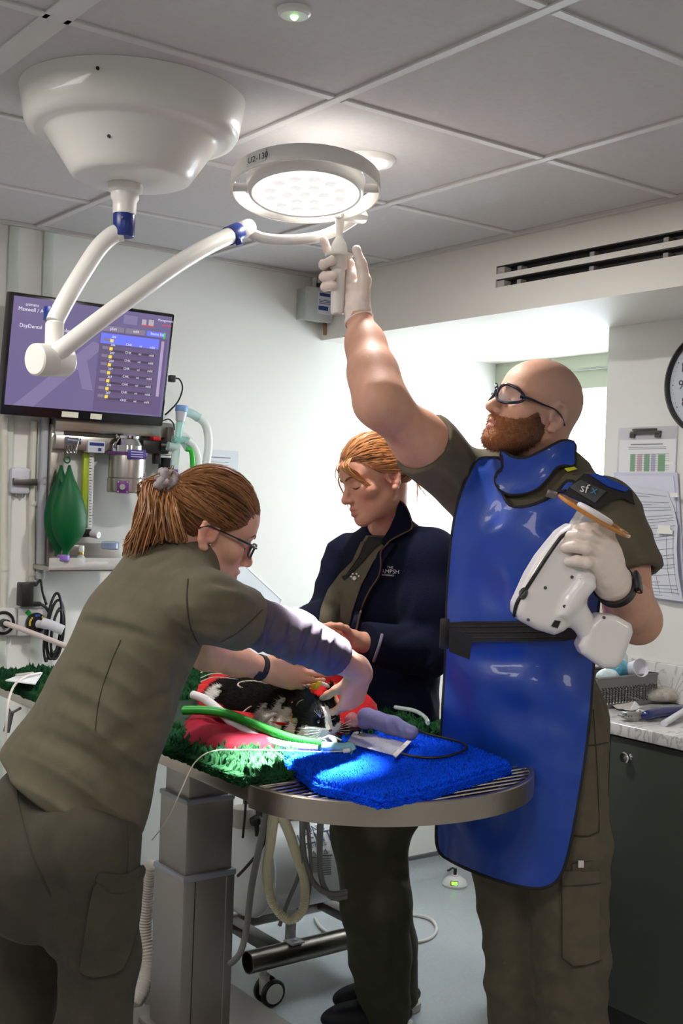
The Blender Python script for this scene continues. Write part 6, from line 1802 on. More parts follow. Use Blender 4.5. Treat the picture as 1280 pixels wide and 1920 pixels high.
# waist belt with its buckle and hanging end
belt_prims = drape
bl_ = [(832, 1168), (870, 1166), (930, 1166), (1000, 1164), (1060, 1160), (1112, 1150), (1110, 1192), (1060, 1202), (1000, 1203), (930, 1203), (870, 1204), (834, 1204)]
belt = patch('belt', bl_, drape, .024, M_blackcloth, man, 10, .005, (), 3, round_=False)
for dy in (-11, 0, 11): seam('belt_rib', [(838, 1185 + dy), (930, 1185 + dy), (1000, 1184 + dy), (1060, 1181 + dy)], drape, .0010, mat('belt_rib', (.03, .028, .027), .7), belt, .0255)
obj('buckle', MB().box(P(833, 1188, 2.56), (.020, .018, .066), (R0, F0, ZU), .003), M_black, belt)
e0 = P(862, 1200, 2.52)
obj('belt_end', MB().prism([P(842, 1178, 2.520), P(886, 1192, 2.515), P(880, 1237, 2.512), P(842, 1222, 2.518)], F0 * .005), M_blackcloth, belt, 0)
# thyroid collar
neckax = unit(H.w(0, -.01, -.04) - J['nk'])
colp = [Bone(J['nk'] - ZU * .03 + mf_ * .012, H.w(0, -.012, -.075), .084, .078, .03)]
cdrape = colp + drape
M_col = M_apron
c0_ = J['nk'] + mf_ * .004
xr, yr, zr = frame(neckax, mf_)
rows = []
for (h, rr) in ((-.028, .088), (.0, .084), (.028, .081), (.034, .079), (.028, .077), (.0, .079), (-.028, .083), (-.028, .088)):
    rows.append([c0_ + neckax * (h + .010) + (ml_ * math.cos(t) + mf_ * math.sin(t)) * rr + neckax * (.022 * -math.sin(t)) for t in np.linspace(0, 2 * math.pi, 48, endpoint=False)])
col = obj('collar', MB().grid(rows, closed_u=True), M_col, man, 50)
cl2 = [(940, 846), (955, 856), (972, 861), (992, 858), (1018, 846), (1040, 834), (1058, 827), (1077, 830), (1077, 852), (1076, 872), (1058, 871), (1042, 876), (1028, 894), (1008, 914), (984, 924), (958, 926), (938, 918), (928, 902), (931, 888), (942, 878), (940, 862)]
bib = patch('collar_front', cl2, cdrape, .016, M_col, man, 7, .006, (), 4, border=('binding', M_bind), bord_r=.0052)
# padded strap over his left shoulder with its label
strp = sh_ + drape
pad = patch('shoulder_strap', [(1056, 926), (1072, 908), (1094, 888), (1112, 889), (1150, 905), (1184, 920), (1190, 946), (1168, 934), (1146, 938), (1122, 954), (1100, 944)], strp, .014, M_blackcloth, man, 7, .005, (), 3, round_=False)
patch('strap_cover', [(1104, 889), (1120, 888), (1152, 902), (1182, 916), (1172, 922), (1140, 912)], strp, .020, M_apron, pad, 6, .003, (), 1, round_=False)
lab_ = patch('label', [(1066, 913), (1088, 899), (1136, 921), (1115, 943)], strp, .018, mat('label_dark', (.035, .038, .042), .5), pad, 6, .002, (), 1, round_=False)
decal_text('lettering', 'sf', 1093, 923, 16, 25, strp, .022, mat('sfx_white', (.62, .62, .60), .5), lab_)
decal_text('lettering', 'x', 1112, 926, 16, 23, strp, .022, mat('sfx_blue', (.03, .22, .36), .5), lab_)
obj('buckle', MB().box(P(1034, 927, 2.452), (.022, .006, .016), (unit(R0 + ZU * -.25), F0, unit(ZU + R0 * .25)), .002), mat('buckle_grey', (.16, .15, .14), .35, .5), apron)
seam('strap_webbing', [(1020, 936), (1040, 924), (1060, 920)], strp, .004, M_bind, apron, .014)
patch('yellow_tag', [(1058, 878), (1076, 875), (1082, 879), (1064, 884)], cdrape, .012, mat('yellow_tag', (.55, .55, .02), .5), man, 4, .002, (), 0, round_=False)
# watch on his left wrist
wd_ = unit(elL - wrL)
wc_ = wrL + wd_ * .020
wat = wrist_band('watch_strap', wc_, wd_, .0395, .013, .004, M_band, man)
wo = unit(R0 * .86 + ZU * .25 - F0 * .45); wo = unit(wo - wd_ * np.dot(wo, wd_))
obj('watch_case', MB().box(wc_ + wo * .046, (.040, .040, .013), (wd_, np.cross(wo, wd_), wo), .005), M_band, wat)
obj('watch_button', MB().box(wc_ + wo * .046 - np.cross(wo, wd_) * .021, (.007, .003, .005), (wd_, np.cross(wo, wd_), wo), .001), mat('orange_button', (.60, .12, .02), .4), wat)

# ================================================================== the handheld x-ray device
M_dev = mat('device_white', (.74, .70, .69), .32, coat=.25)
dd = 2.325
xr_ = thing('xray_device', 'white handheld x-ray device with amber shield disc in the man\'s left hand', 'x-ray device', P(1040, 1190, dd))
A0, A1 = P(1000, 1138, dd + .005), P(1072, 1016, dd + .02)
ax_ = unit(A1 - A0); sx_ = unit(np.cross(ax_, FW)); sy_ = np.cross(sx_, ax_); sy_ = sy_ if np.dot(sy_, FW) > 0 else -sy_
AX = np.array([ax_, sx_, sy_])
Bq = P(1050, 1152, dd)
dv_ = [PolyPrism([(1064, 981), (1044, 994), (1024, 1018), (1005, 1042), (985, 1075), (970, 1108), (960, 1130), (960, 1148), (970, 1162), (1000, 1178), (1034, 1188), (1053, 1180), (1066, 1162), (1074, 1146), (1088, 1124), (1106, 1098), (1112, 1080), (1106, 1060), (1115, 1030), (1096, 1000), (1076, 984)], dd + .035, .048, .020),
       PolyPrism([(1086, 1080), (1110, 1086), (1114, 1100), (1096, 1120), (1078, 1140), (1058, 1160), (1042, 1152), (1060, 1116)], dd + .008, .034, .012, .012),
       Bone(P(1072, 1134, dd + .01), P(1088, 1160, dd + .008), .026, .0215, .018), Bone(P(1088, 1160, dd + .008), P(1106, 1192, dd + .01), .0215, .022, .012)]
devb = soft('body', dv_, M_dev, xr_, .0032, it=2)
bat_c = (P(1128, 1200, dd - .005))
bx_ = unit(P(1176, 1172, dd) - P(1098, 1156, dd)); bx_ = unit(P(1166, 1170, dd) - P(1112, 1152, dd)); by_ = unit(np.cross(bx_, FW)); bz_ = np.cross(bx_, by_)
tl = math.radians(-28)
b1 = R0 * math.cos(math.radians(28)) + ZU * math.sin(math.radians(28)) ; b1 = unit(P(1150, 1232, dd) - P(1176, 1172, dd)); b2 = unit(np.cross(b1, FW)); b3 = np.cross(b1, b2)
batp = [PolyPrism([(1117, 1149), (1150, 1152), (1178, 1168), (1181, 1184), (1160, 1240), (1148, 1251), (1125, 1251), (1086, 1224), (1079, 1208), (1098, 1168)], dd + .022, .036, .014)]
soft('battery', batp, M_dev, xr_, .0032, it=2)
dvp = dv_
def stripe(px, r, off=.0008): return seam('black_stripe', px, dvp, r, M_black, xr_, off, (), 5)
stripe([(1064, 998), (1054, 1004), (1040, 1022), (1022, 1048), (1004, 1076), (990, 1098), (982, 1110), (972, 1124), (966, 1140), (964, 1154)], .0042)
patch('black_disc', [(975, 1106), (981, 1101), (987, 1104), (989, 1113), (985, 1121), (978, 1124), (973, 1118), (972, 1111)], dvp, .004, M_black, xr_, 4, .003, (), 1, n=3)
patch('dark_window', [(1033, 1174), (1040, 1163), (1051, 1165), (1045, 1178)], dvp, .0022, M_black, xr_, 4, .002, (), 0, round_=False)
for px, py in ((1022, 1102), (1072, 1082), (1058, 1137), (990, 1162)):
    q = P(px, py, march(dvp, [(px, py)], 0)[0]); obj('screw', MB().cyl(q + FW * .003, q - FW * .0012, .0032, 12), mat('screw_dark', (.10, .09, .09), .4, .6), xr_)
for px, py in ((1132, 1158), (1088, 1230)):
    q = P(px, py, march(batp, [(px, py)], 0)[0]); obj('screw', MB().cyl(q + FW * .003, q - FW * .0012, .003, 12), mat('screw_dark', (.10, .09, .09), .4, .6), xr_)
tq = P(1092, 1096, dd - .012)
obj('trigger', MB().tube(catmull([P(1088, 1088, dd - .01), P(1094, 1092, dd - .015), P(1094, 1104, dd - .012), P(1104, 1112, dd - .004)], 5), [.008, .0085, .009, .0085, .008, .0075, .007, .007, .007, .0065, .0065, .006, .006, .0055, .0055, .005][:16], 12), M_black, xr_)
# cone and transparent shield disc
sc_ = P(1113, 967, dd + .012)
sn = unit(P(1128, 941, dd - .0) - P(1098, 993, dd)) ; sn = unit(sn * .975 - FW * .16)
ctop = sc_ + sn * .004
obj('cone', MB().lathe([(.030, -.085), (.030, -.055), (.034, -.050), (.034, -.004)], sc_, sn, 36), mat('cone_clear', (.60, .58, .58), .15, alpha=.7), xr_)
obj('cone_tip', MB().lathe([(.034, .001), (.040, .001), (.040, .007), (.036, .010), (.0001, .010)], sc_, sn, 40), mat('tip_white', (.72, .70, .72), .4), xr_)
obj('shield', MB().lathe([(.034, -.002), (.074, -.003), (.0785, -.001), (.0785, .003), (.074, .004), (.034, .003)], sc_, sn, 72, caps=False), mat('amber_plastic', (.55, .25, .06), .08, alpha=.42, coat=.6), xr_)
obj('shield_edge', MB().ring(sc_, sn, .0785, .0042, 72, 10), mat('amber_edge', (.62, .26, .05), .12, trans=.25, coat=.6), xr_)
# ================================================================== the woman bending over the table, seen from behind her right shoulder
w1b = P(140, 1700, 2.32); w1b[2] = 0
w1 = thing('person', 'woman with a ponytail and glasses in olive scrubs bending over the table', 'person', w1b)
wf = unit(R0 * .85 + F0 * .52)
wr = np.cross(wf, ZU)
pel, wai, che, uch, nk = P(128, 1492, 2.32), P(196, 1335, 2.32), P(258, 1195, 2.34), P(318, 1092, 2.37), P(352, 1046, 2.38)
rS, rE, rW = P(388, 1138, 2.22), P(552, 1192, 2.42), P(668, 1252, 2.60)
lS, lE, lW = P(360, 1090, 2.56), P(388, 1222, 2.62), P(494, 1254, 2.72)
H1y = R0 * .84 + F0 * .32 - ZU * .37
tmp = Head((0, 0, 0), H1y, ZU + R0 * .35, .97)
H1 = Head(P(398, 1006, 2.30) - tmp.X * .078, H1y, ZU + R0 * .35, .97)
H = H1
sk = H.skull(True) + [Bone(H.w(0, -.030, -.035), nk, .050, .056, .03), Bone(nk, uch, .056, .08, .03)]
s_ax = unit(uch - pel); fpx = unit(wf - s_ax * np.dot(wf, s_ax))
sk += [Bone(uch, pel, .085, .085, .03, sq=(fpx, .7)), Bone(uch, rS, .05, .048, .03), Bone(uch, lS, .05, .048, .03)]
sk += chain([rS, rE], [.046, .040], .03) + chain([rE, rE * .45 + rW * .55, rW], [.041, .038, .027], .02)
sk += chain([lS, lE], [.046, .040], .03) + chain([lE, lE * .5 + lW * .5, lW], [.040, .034, .0255], .02)
# right hand behind the cat's head: wrist bent, fingers closing on the syringe
hfw = unit(P(646, 1300, 2.66) - P(676, 1262, 2.61))
sk += [Bone(rW, P(677, 1262, 2.61), .027, .026, .015)]
sk += hand(P(677, 1262, 2.61), unit(-ZU * .90 - R0 * .25 + F0 * .20), unit(-R0 * .9 + ZU * .25), unit(-F0 * .55 - R0 * .45 + ZU * .2), ((35, 45, 30), (42, 50, 30), (48, 52, 30), (52, 55, 30)), .88, .04, ((.70, .30, .45), (.75, .05, .60), (.75, -.1, .65)))
# left hand, palm up, offering the yellow clip
lf = unit(P(590, 1273, 2.72) - lW)
sk += hand(lW, lf, unit(ZU * .75 - F0 * .55), unit(F0 * .3 + ZU * .8), ((10, 18, 12), (16, 22, 16), (22, 26, 18), (28, 30, 20)), .92, .03, ((.88, .30, .25), (.95, -.02, .25), (.95, -.08, .2)))
skf = lambda n_, c: attr_mix(n_, c, (.47, .17, .145), 'lips', .57, .12, bump=.04, bscale=240, colC=(.62, .235, .18), attrC='flush', vary=.07, vscale=40)
body = soft('body', sk, skf('skin_woman', (.63, .345, .25)), w1, .0032, it=1, attrs={'lips': H.lips, 'flush': H.flush})
H.brow_lash(w1, mat('lash_dark', (.03, .015, .008), .6), mat('brow_brown', (.13, .06, .03), .7), .003, .0030, sk)
# ---- hair: cap, combed locks, ponytail and scrunchie
M_hair = attr_mix('brown_hair', (.075, .028, .010), (.40, .185, .075), 'tone', .42)
HL_ = ([-.11, -.095, -.075, -.045, -.028, -.018, .006, .020, .040, .060, .078, .092], [-.030, -.045, -.048, -.035, -.020, .030, .034, .018, .030, .050, .066, .085])
def cap_f(Hd, lift, line):
    c_ = np.array((0, -.004, .041)); R_ = np.array((.0785, .100, .091)) + lift
    def f(p):
        q = Hd.l(p); k0 = np.linalg.norm((q - c_) / R_, axis=1); k1 = np.linalg.norm((q - c_) / R_ ** 2, axis=1)
        d = k0 * (k0 - 1) / np.maximum(k1, 1e-9)
        d = np.maximum(d, (np.interp(q[:, 1], *line) - q[:, 2]) * .8)
        return d * Hd.s
    return f
hair = soft('hair', [Fn(cap_f(H, .004, HL_), H.w(0, -.005, .04), .115)], M_hair, w1, .0035, it=2, attrs={'tone': lambda V: np.full(len(V), .12)})
g = np.random.default_rng(5)
tie = (0, -.112, .060)
paths = []
for k in range(900):
    y = g.uniform(-.095, .093); z0 = np.interp(y, *HL_) + .004
    if g.random() < .28: z0 += g.random() * .06
    xx = .074 * math.sqrt(max(.02, 1 - ((y + .003) / .1) ** 2)) * (1 if g.random() < .62 else -1)
    if y > .06: xx *= g.uniform(.1, 1)
    sg = 1 if xx > 0 else -1
    paths.append(scalp_path(H, (xx, y, z0), (tie[0] + sg * g.uniform(0, .018), tie[1], tie[2] + g.uniform(-.018, .02)), .0045, .004 + .004 * g.random()))
obj('combed_locks', locks(paths, .0026, 6, (.0, .85), 5), M_hair, hair, 60, 'tone')
T = H.w(*tie)
paths = []
for k in range(620):
    u = g.random(); v = g.random()
    ex, ey = 228 + 122 * u, 1042 - 26 * u + 14 * math.sin(u * 7) - 40 * g.random() ** 3
    d1 = 2.28 + .14 * g.random()
    st = T + H.X * g.normal() * .012 + H.Z * g.normal() * .012 - H.Y * .006
    o1 = P(296 - 28 * (1 - u) + 34 * u + g.normal() * 4, 912 + 8 * u + g.normal() * 5 + 10 * (v - .5), d1 * .5 + 1.19)
    o2 = P(262 + 72 * u + g.normal() * 4, 965 + g.normal() * 6, d1)
    o3 = P(240 + 112 * u + g.normal() * 3, 1010 + g.normal() * 5, d1)
    paths.append(catmull([st, o1, o2, o3, P(ex, ey, d1 + .01)], 4))
obj('ponytail', locks(paths, .0024, 8, (.25, 1.0), 5), M_hair, hair, 60, 'tone')
sx = []
for i in range(14):
    a = i / 14 * 2 * math.pi; sx.append((math.cos(a), math.sin(a)))
scr = MB()
for ring_ in range(3):
    pts = [T + H.Y * (.004 - .010 * ring_ + .004 * math.sin(5 * a)) + (H.X * math.cos(a) + H.Z * math.sin(a)) * (.0165 + .003 * math.sin(4 * a + ring_ * 2)) for a in np.linspace(0, 2 * math.pi, 26, endpoint=False)]
    scr.tube(pts, .0085, 9, closed=True)
obj('scrunchie', scr, mat('scrunchie_grey', (.30, .26, .28), .85, bump=.3, bscale=120), w1, 60)
g2 = []
fr = []
for k in range(16):
    y0 = g.uniform(.03, .085)
    fr.append(catmull([H.w(.05 * g.uniform(.3, 1), y0, np.interp(y0, *HL_) + .02), H.w(.055, y0 + .02, .055), H.w(.06 * g.uniform(.6, 1), .088, .035)], 4))
# glasses
M_gfr = mat('glasses_dark', (.015, .02, .03), .25, coat=.5)
gx_ = MB()
def lens1(x): return [H.w(x * (.034 + .024 * math.copysign(abs(math.cos(t)) ** .6, math.cos(t))), .104 - 6 * max(0, (.024 * math.cos(t) + .03) - .02) ** 2, .004 + .0155 * math.copysign(abs(math.sin(t)) ** .6, math.sin(t))) for t in np.linspace(0, 2 * math.pi, 24, endpoint=False)]
for x in (-1, 1): gx_.tube(lens1(x), .0023, 8, closed=True)
gx_.tube(catmull([H.w(-.011, .105, .008), H.w(0, .108, .011), H.w(.011, .105, .008)], 4), .0018, 8)
gl1 = obj('glasses', gx_, M_gfr, w1, 50)
for x in (-1, 1):
    lp_ = lens1(x); c0 = sum(lp_) / len(lp_)
    obj('lens', MB().grid([[c0 + (p - c0) * t for p in lp_] for t in (.02, .5, 1.0)], closed_u=True), mat('glasses_lens', (.85, .87, .88), .03, alpha=.16, coat=.4), gl1, 60)
    tm = catmull([H.w(x * .058, .098, .014), H.w(x * .070, .080, .016), H.w(x * .078, .040, .017), H.w(x * .081, .006, .017), H.w(x * .083, -.018, .016), H.w(x * .083, -.034, .004)], 5)
    obj('temple_arm', MB().tube(tm, [.0066 if i < 9 else .0038 for i in range(len(tm))], 8, flat=.45, hint=H.Z), M_gfr, gl1, 60)
    st_ = tm[:9]; obj('temple_stripe', MB().tube([p + H.X * x * .0026 for p in st_], .0030, 6), mat('temple_silver', (.55, .58, .62), .25, .6), gl1, 60)
er = P(393, 1021, march(sk, [(393, 1021)])[0]); obj('earring', MB().ball(er, .0022, 10, 6), M_chrome, w1)
# ---- scrub top
d1_ = unit(rE - rS); hem1 = rS + (rE - rS) * .40; hemc = P(138, 1492, 2.3); hn = unit(unit(pel - wai) + unit(P(275, 1568, 2.3) - P(0, 1410, 2.3)) * 0)
lo_ = unit(P(275, 1568, 2.3) - P(0, 1408, 2.3)); hn = unit(np.cross(lo_, FW)); hn = hn if hn[2] < 0 else -hn
pel2 = pel + unit(pel - wai) * .12
s1 = [Bone(pel2, pel, .200, .184, .03, sq=(fpx, .82), clip=[(hemc, hn)]), Bone(pel, wai, .184, .158, .03, sq=(fpx, .76)), Bone(wai, che, .158, .158, .03, sq=(fpx, .70)), Bone(che, uch, .158, .125, .03, sq=(fpx, .64))]
s1[0].clip = [(hemc, hn)]
s1[1].clip = [(hemc, hn)]
s1 += [Bone(uch, nk, .105, .064, .03), Bone(uch, rS, .076, .064, .03), Bone(uch, lS, .076, .062, .04)]
s1 += [Bone(rS, hem1, .066, .064, .03, clip=[(hem1, d1_)]), Bone(lS, lS + (lE - lS) * .5, .062, .060, .03)]
s1 += [Bone(hem1 - d1_ * .015, hem1 + d1_ * .02, .056, .056, .004, 's'), Bone(nk - unit(nk - uch) * .012, nk + unit(H.w(0, -.03, -.035) - nk) * .06, .058, .056, .006, 's')]
CUR[0] = s1
c1 = [crease(P(145, 1165, 2.2), P(320, 1215, 2.2), .009, .0075), crease(P(160, 1150, 2.2), P(280, 1200, 2.2), .012, -.004), crease(P(270, 1065, 2.27), P(330, 1035, 2.3), .008, .004),
      crease(P(310, 1080, 2.25), P(380, 1070, 2.2), .010, -.004), crease(P(60, 1370, 2.17), P(260, 1500, 2.17), .012, .009), crease(P(40, 1390, 2.17), P(230, 1520, 2.17), .012, -.005),
      crease(P(130, 1255, 2.18), P(200, 1290, 2.18), .010, .005), crease(P(105, 1290, 2.18), P(170, 1330, 2.18), .010, .005), crease(P(330, 1180, 2.2), P(400, 1215, 2.22), .012, .010),
      crease(P(340, 1220, 2.22), P(330, 1320, 2.22), .015, .010), crease(P(250, 1330, 2.19), P(320, 1300, 2.2), .012, .006), crease(P(200, 1400, 2.18), P(290, 1360, 2.18), .014, .006),
      crease(P(370, 1110, 2.15), P(470, 1120, 2.2), .009, -.005), crease(P(365, 1150, 2.15), P(450, 1150, 2.2), .009, .006), crease(P(355, 1175, 2.16), P(430, 1185, 2.22), .009, .006), crease(P(385, 1090, 2.16), P(440, 1105, 2.2), .009, .004),
      crease(P(240, 1440, 2.18), P(285, 1480, 2.19), .012, .007)]
m1 = c1 + [wobble(.0016, 34, 11), folds(unit(uch - pel + F0 * .2), 58, .010, 21)]
soft('shirt', s1, M_olive, w1, .0042, m1, 2)
seam('shoulder_seam', [(352, 1085), (350, 1130), (358, 1180), (374, 1212)], s1, .0012, M_seam, w1, .0006, m1)
seam('back_seam', [(226, 1200), (205, 1250), (186, 1310), (178, 1370)], s1, .0008, M_seam, w1, .0004, m1)
seam('sleeve_stitch', [(413, 1205), (440, 1190), (470, 1165), (492, 1143)], s1, .0008, M_seam, w1, .0004, m1)
# ---- long grey undersleeve
cuff = rE + (rW - rE) * .62; d2 = unit(rW - rE)
us = [Bone(rS, rE, .052, .051, .03), Bone(rE, cuff, .051, .046, .02, clip=[(cuff, unit(d2 * .9 + unit(P(621, 1260, 2.5) - P(649, 1212, 2.5)) * .1))])]
us += [Bone(cuff - d2 * .01, cuff + d2 * .02, .041, .041, .003, 's')]
CUR[0] = us
c2 = [crease(P(x, 1150 + (x - 500) * .22, 2.33), P(x - 22, 1245 + (x - 500) * .2, 2.35), .0060, a_) for x, a_ in ((470, .004), (498, -.003), (520, .005), (546, .005), (572, -.004), (590, .006), (612, .005), (630, -.003))]
soft('undersleeve', us, mat('lavender_sleeve', (.090, .075, .098), .85, bump=.1, bscale=500, spec=.15), w1, .0034, c2 + [folds(d2, 80, .0028, 31)], 1)
bd_ = unit(lW - lE); wrist_band('wrist_band', lW - bd_ * .012, bd_, .0278, .0075, .0028, M_band, w1)
obj('tracker', MB().box(lW - bd_ * .012 + unit(-F0 * .9 - ZU * .45) * .031, (.014, .006, .026), (bd_, unit(-F0 * .9 - ZU * .45), np.cross(bd_, unit(-F0 * .9 - ZU * .45))), .002), M_band, w1)
# ---- trousers with cargo pocket
hpR, hpL = P(150, 1590, 2.22), P(70, 1570, 2.44)
kR, kL = P(190, 1790, 2.27), P(45, 1790, 2.45)
aR, aL = kR.copy(), kL.copy(); aR[2] = .07; aL[2] = .07; aR -= R0 * .045; aL -= R0 * .02
tw = [Bone(pel * .9 + wai * .1, pel2, .140, .160, .03, sq=(fpx, .85)), Bone(pel2, (hpR + hpL) / 2, .165, .14, .04, sq=(fpx, .9))]
tw += chain([hpR, hpR * .5 + kR * .5, kR, kR * .5 + aR * .5, aR], [.118, .092, .074, .076, .074], .03)
tw += chain([hpL, hpL * .5 + kL * .5, kL, kL * .5 + aL * .5, aL], [.112, .092, .074, .074, .072], .02)
CUR[0] = tw
c3 = [crease(P(110, 1640, 2.14), P(130, 1760, 2.16), .012, .007), crease(P(100, 1700, 2.15), P(108, 1850, 2.18), .014, -.008), crease(P(238, 1550, 2.12), P(238, 1640, 2.12), .008, .006), crease(P(95, 1560, 2.14), P(105, 1680, 2.15), .014, .006),
      crease(P(140, 1850, 2.19), P(200, 1870, 2.19), .014, .007), crease(P(120, 1800, 2.18), P(160, 1830, 2.18), .014, -.006)]
m3 = c3 + [wobble(.002, 28, 17), folds(unit(ZU * .6 + R0 * .8), 38, .011, 23)]
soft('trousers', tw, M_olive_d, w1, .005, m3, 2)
pk1 = [(176, 1664), (152, 1800), (150, 1822), (172, 1832), (206, 1828), (232, 1812), (252, 1760), (266, 1690), (268, 1640), (252, 1664), (236, 1676), (206, 1676)]
patch('cargo_pocket', pk1, tw, .007, M_olive_d, w1, 8, .006, m3, 2, border=('pocket_hem', M_seam), bord_r=.0012)
patch('pocket_flap', [(184, 1640), (236, 1640), (270, 1622), (269, 1648), (242, 1676), (205, 1676), (186, 1668)], tw, .004, M_olive_d, w1, 8, .004, m3, 1, border=('pocket_hem', M_seam), bord_r=.0010)
seam('side_seam', [(238, 1545), (240, 1590), (238, 1640)], tw, .0012, M_seam, w1, .0005, m3)
seam('seat_seam', [(40, 1440), (32, 1480), (40, 1530), (60, 1600), (95, 1680)], tw, .0012, M_seam, w1, .0005, m3)
for an_ in (aR, aL):
    f_ = unit(wf)
    soft('shoe', [Ell(np.array([an_[0], an_[1], .045]) + f_ * .05, (.05, .135, .045), np.array([np.cross(f_, ZU), f_, ZU]), .01, clip=[(np.array([0, 0, 0.002]), -ZU)])], mat('shoe_black', (.012, .012, .013), .5), w1, .006)

# ================================================================== the woman standing behind the table in the navy jacket
w2b = P(715, 1890, 3.45); w2b[2] = 0
w2 = thing('person', 'red-haired woman in a navy fleece jacket standing behind the operating table', 'person', w2b)
vf = unit(-R0 * .72 - F0 * .62); vl = np.cross(ZU, vf)
pel, wai, che, uch, nk = P(722, 1390, 3.42), P(724, 1250, 3.38), P(722, 1120, 3.34), P(728, 1050, 3.32), P(728, 1005, 3.28)
lS, lE, lW = P(806, 1046, 3.22), P(798, 1222, 3.16), P(664, 1202, 3.00)
rS, rE, rW = P(655, 1048, 3.42), P(612, 1160, 3.36), P(556, 1178, 3.12)
H2y = -R0 * .82 - F0 * .40 - ZU * .30
tmp = Head((0, 0, 0), H2y, ZU, .97)
H2 = Head(P(733, 903, 3.12) + tmp.X * .078 * .97, H2y, ZU - R0 * .30 + R0 * .06, .97)
H = H2
sk = H.skull(True) + [Bone(H.w(0, -.026, -.035), nk, .049, .054, .03), Bone(nk, uch, .056, .08, .03)]
sk += [Bone(uch, pel, .085, .085, .03, sq=(vf, .7)), Bone(uch, lS, .05, .048, .03), Bone(uch, rS, .05, .048, .03)]
sk += chain([lS, lE, lW], [.046, .040, .026], .02) + chain([rS, rE, rW], [.046, .040, .026], .02)
sk += hand(lW, unit(P(622, 1190, 2.98) - lW), unit(-ZU * .7 + F0 * .5), unit(-F0 * .4 + ZU * .5), ((25, 35, 25), (28, 38, 25), (32, 40, 25), (36, 42, 25)), .9, .03)
sk += hand(rW, unit(P(520, 1205, 3.02) - rW), unit(-ZU * .8 + F0 * .3), unit(-F0 * .7), ((30, 35, 25), (32, 38, 25), (36, 40, 25), (40, 42, 25)), .9, .03)
soft('body', sk, skf('skin_woman_jacket', (.60, .31, .215)), w2, .0032, it=1, attrs={'lips': H.lips, 'flush': H.flush})
H.brow_lash(w2, mat('lash_dark', (.03, .015, .008), .6), mat('brow_auburn', (.16, .065, .028), .7), .0040, .0030, sk, 1.5)
M_red = attr_mix('auburn_hair', (.12, .038, .012), (.58, .25, .085), 'tone', .42)
HL2 = ([-.11, -.095, -.075, -.045, -.028, -.018, .006, .020, .040, .060, .078, .092], [-.030, -.045, -.048, -.035, -.020, .032, .036, .022, .040, .062, .080, .096])
hair = soft('hair', [Fn(cap_f(H, .006, HL2), H.w(0, -.005, .04), .115)], M_red, w2, .0035, it=2, attrs={'tone': lambda V: np.full(len(V), .2)})
g = np.random.default_rng(9)
tie = (0, -.110, .020); paths = []
for k in range(900):
    y = g.uniform(-.095, .093); z0 = np.interp(y, *HL2) + .004
    if g.random() < .3: z0 += g.random() * .06
    xx = .074 * math.sqrt(max(.02, 1 - ((y + .003) / .1) ** 2)) * (-1 if g.random() < .62 else 1)
    if y > .06: xx *= g.uniform(.05, 1)
    sg = 1 if xx > 0 else -1
    paths.append(scalp_path(H, (xx, y, z0), (tie[0] + sg * g.uniform(0, .02), tie[1], tie[2] + g.uniform(-.018, .02)), .0060, .005 + .004 * g.random()))
obj('combed_locks', locks(paths, .0026, 16, (.0, 1.0), 5), M_red, hair, 60, 'tone')
paths = []
for k in range(26):       # the fringe falling over the temple and loose wisps
    x0 = g.uniform(-.055, .03); x1 = -.070 if x0 < 0 else .066
    paths.append(catmull([H.w(x0, .082, .086), H.w(x0 - .006, .101, .068), H.w((x0 + x1) / 2 - .004, .100 - .02 * g.random(), .040), H.w(x1 * .97, .072 - .02 * g.random(), .010 - .02 * g.random())], 4))
wisps = []
for k in range(10): wisps.append(catmull([H.w(-.07, -.06, .01), H.w(-.078, -.075, -.03), H.w(-.07 + .01 * g.normal(), -.085 + .015 * g.normal(), -.075 - .03 * g.random())], 4))
for k in range(5): paths.append(catmull([H.w(.05, .075, .06), H.w(.068, .085, .03), H.w(.074, .075, -.02), H.w(.072, .078, -.05)], 4))
obj('loose_strands', locks(wisps, .0014, 19, (.4, 1.0)), M_red, hair, 60, 'tone')
fr_o = obj('fringe', locks(paths, .0016, 18, (.4, 1.0)), M_red, hair, 60, 'tone')
obj('bun', MB().ball(H.w(0, -.122, .018), .030 * H.s, 20, 14), M_red, hair, 60)
# ---- navy fleece jacket
M_navy = mat('navy_fleece', (.0050, .0068, .021), .9, bump=.25, bscale=350, sheen=.02, spec=.1)
jk = [Bone(pel, wai, .172, .166, .03, sq=(vf, .78)), Bone(wai, che, .166, .162, .03, sq=(vf, .78)), Bone(che, uch, .162, .130, .03, sq=(vf, .75)), Bone(uch, nk, .10, .072, .03),
      Bone(uch, lS, .085, .076, .04), Bone(uch, rS, .085, .070, .04)]
lc = lE + (lW - lE) * .88; dlc = unit(lW - lE)
jk += chain([lS, lS * .5 + lE * .5, lE], [.078, .076, .072], .03) + [Bone(lE, lc, .071, .054, .02, clip=[(lc, dlc)])] + chain([rS, rE, rE * .15 + rW * .85], [.072, .062, .05], .02)
jk += [Bone(nk + (H.w(0, -.03, -.035) - nk) * .10, nk + (H.w(0, -.03, -.035) - nk) * .9, .060, .058, .006, 's')]
CUR[0] = jk
jm = [crease(P(770, 1060, 3.15), P(760, 1150, 3.2), .014, .009), crease(P(800, 1230, 3.08), P(760, 1300, 3.12), .014, .010), crease(P(815, 1240, 3.1), P(790, 1260, 3.08), .012, -.008), crease(P(740, 1200, 3.05), P(800, 1170, 3.08), .014, .008),
      crease(P(790, 1290, 3.2), P(810, 1340, 3.25), .014, -.009), crease(P(620, 1110, 3.28), P(600, 1150, 3.28), .010, .006), wobble(.0025, 26, 21), folds(unit(ZU + R0 * .5), 48, .0045, 27)]
soft('jacket', jk, M_navy, w2, .0048, jm, 2)
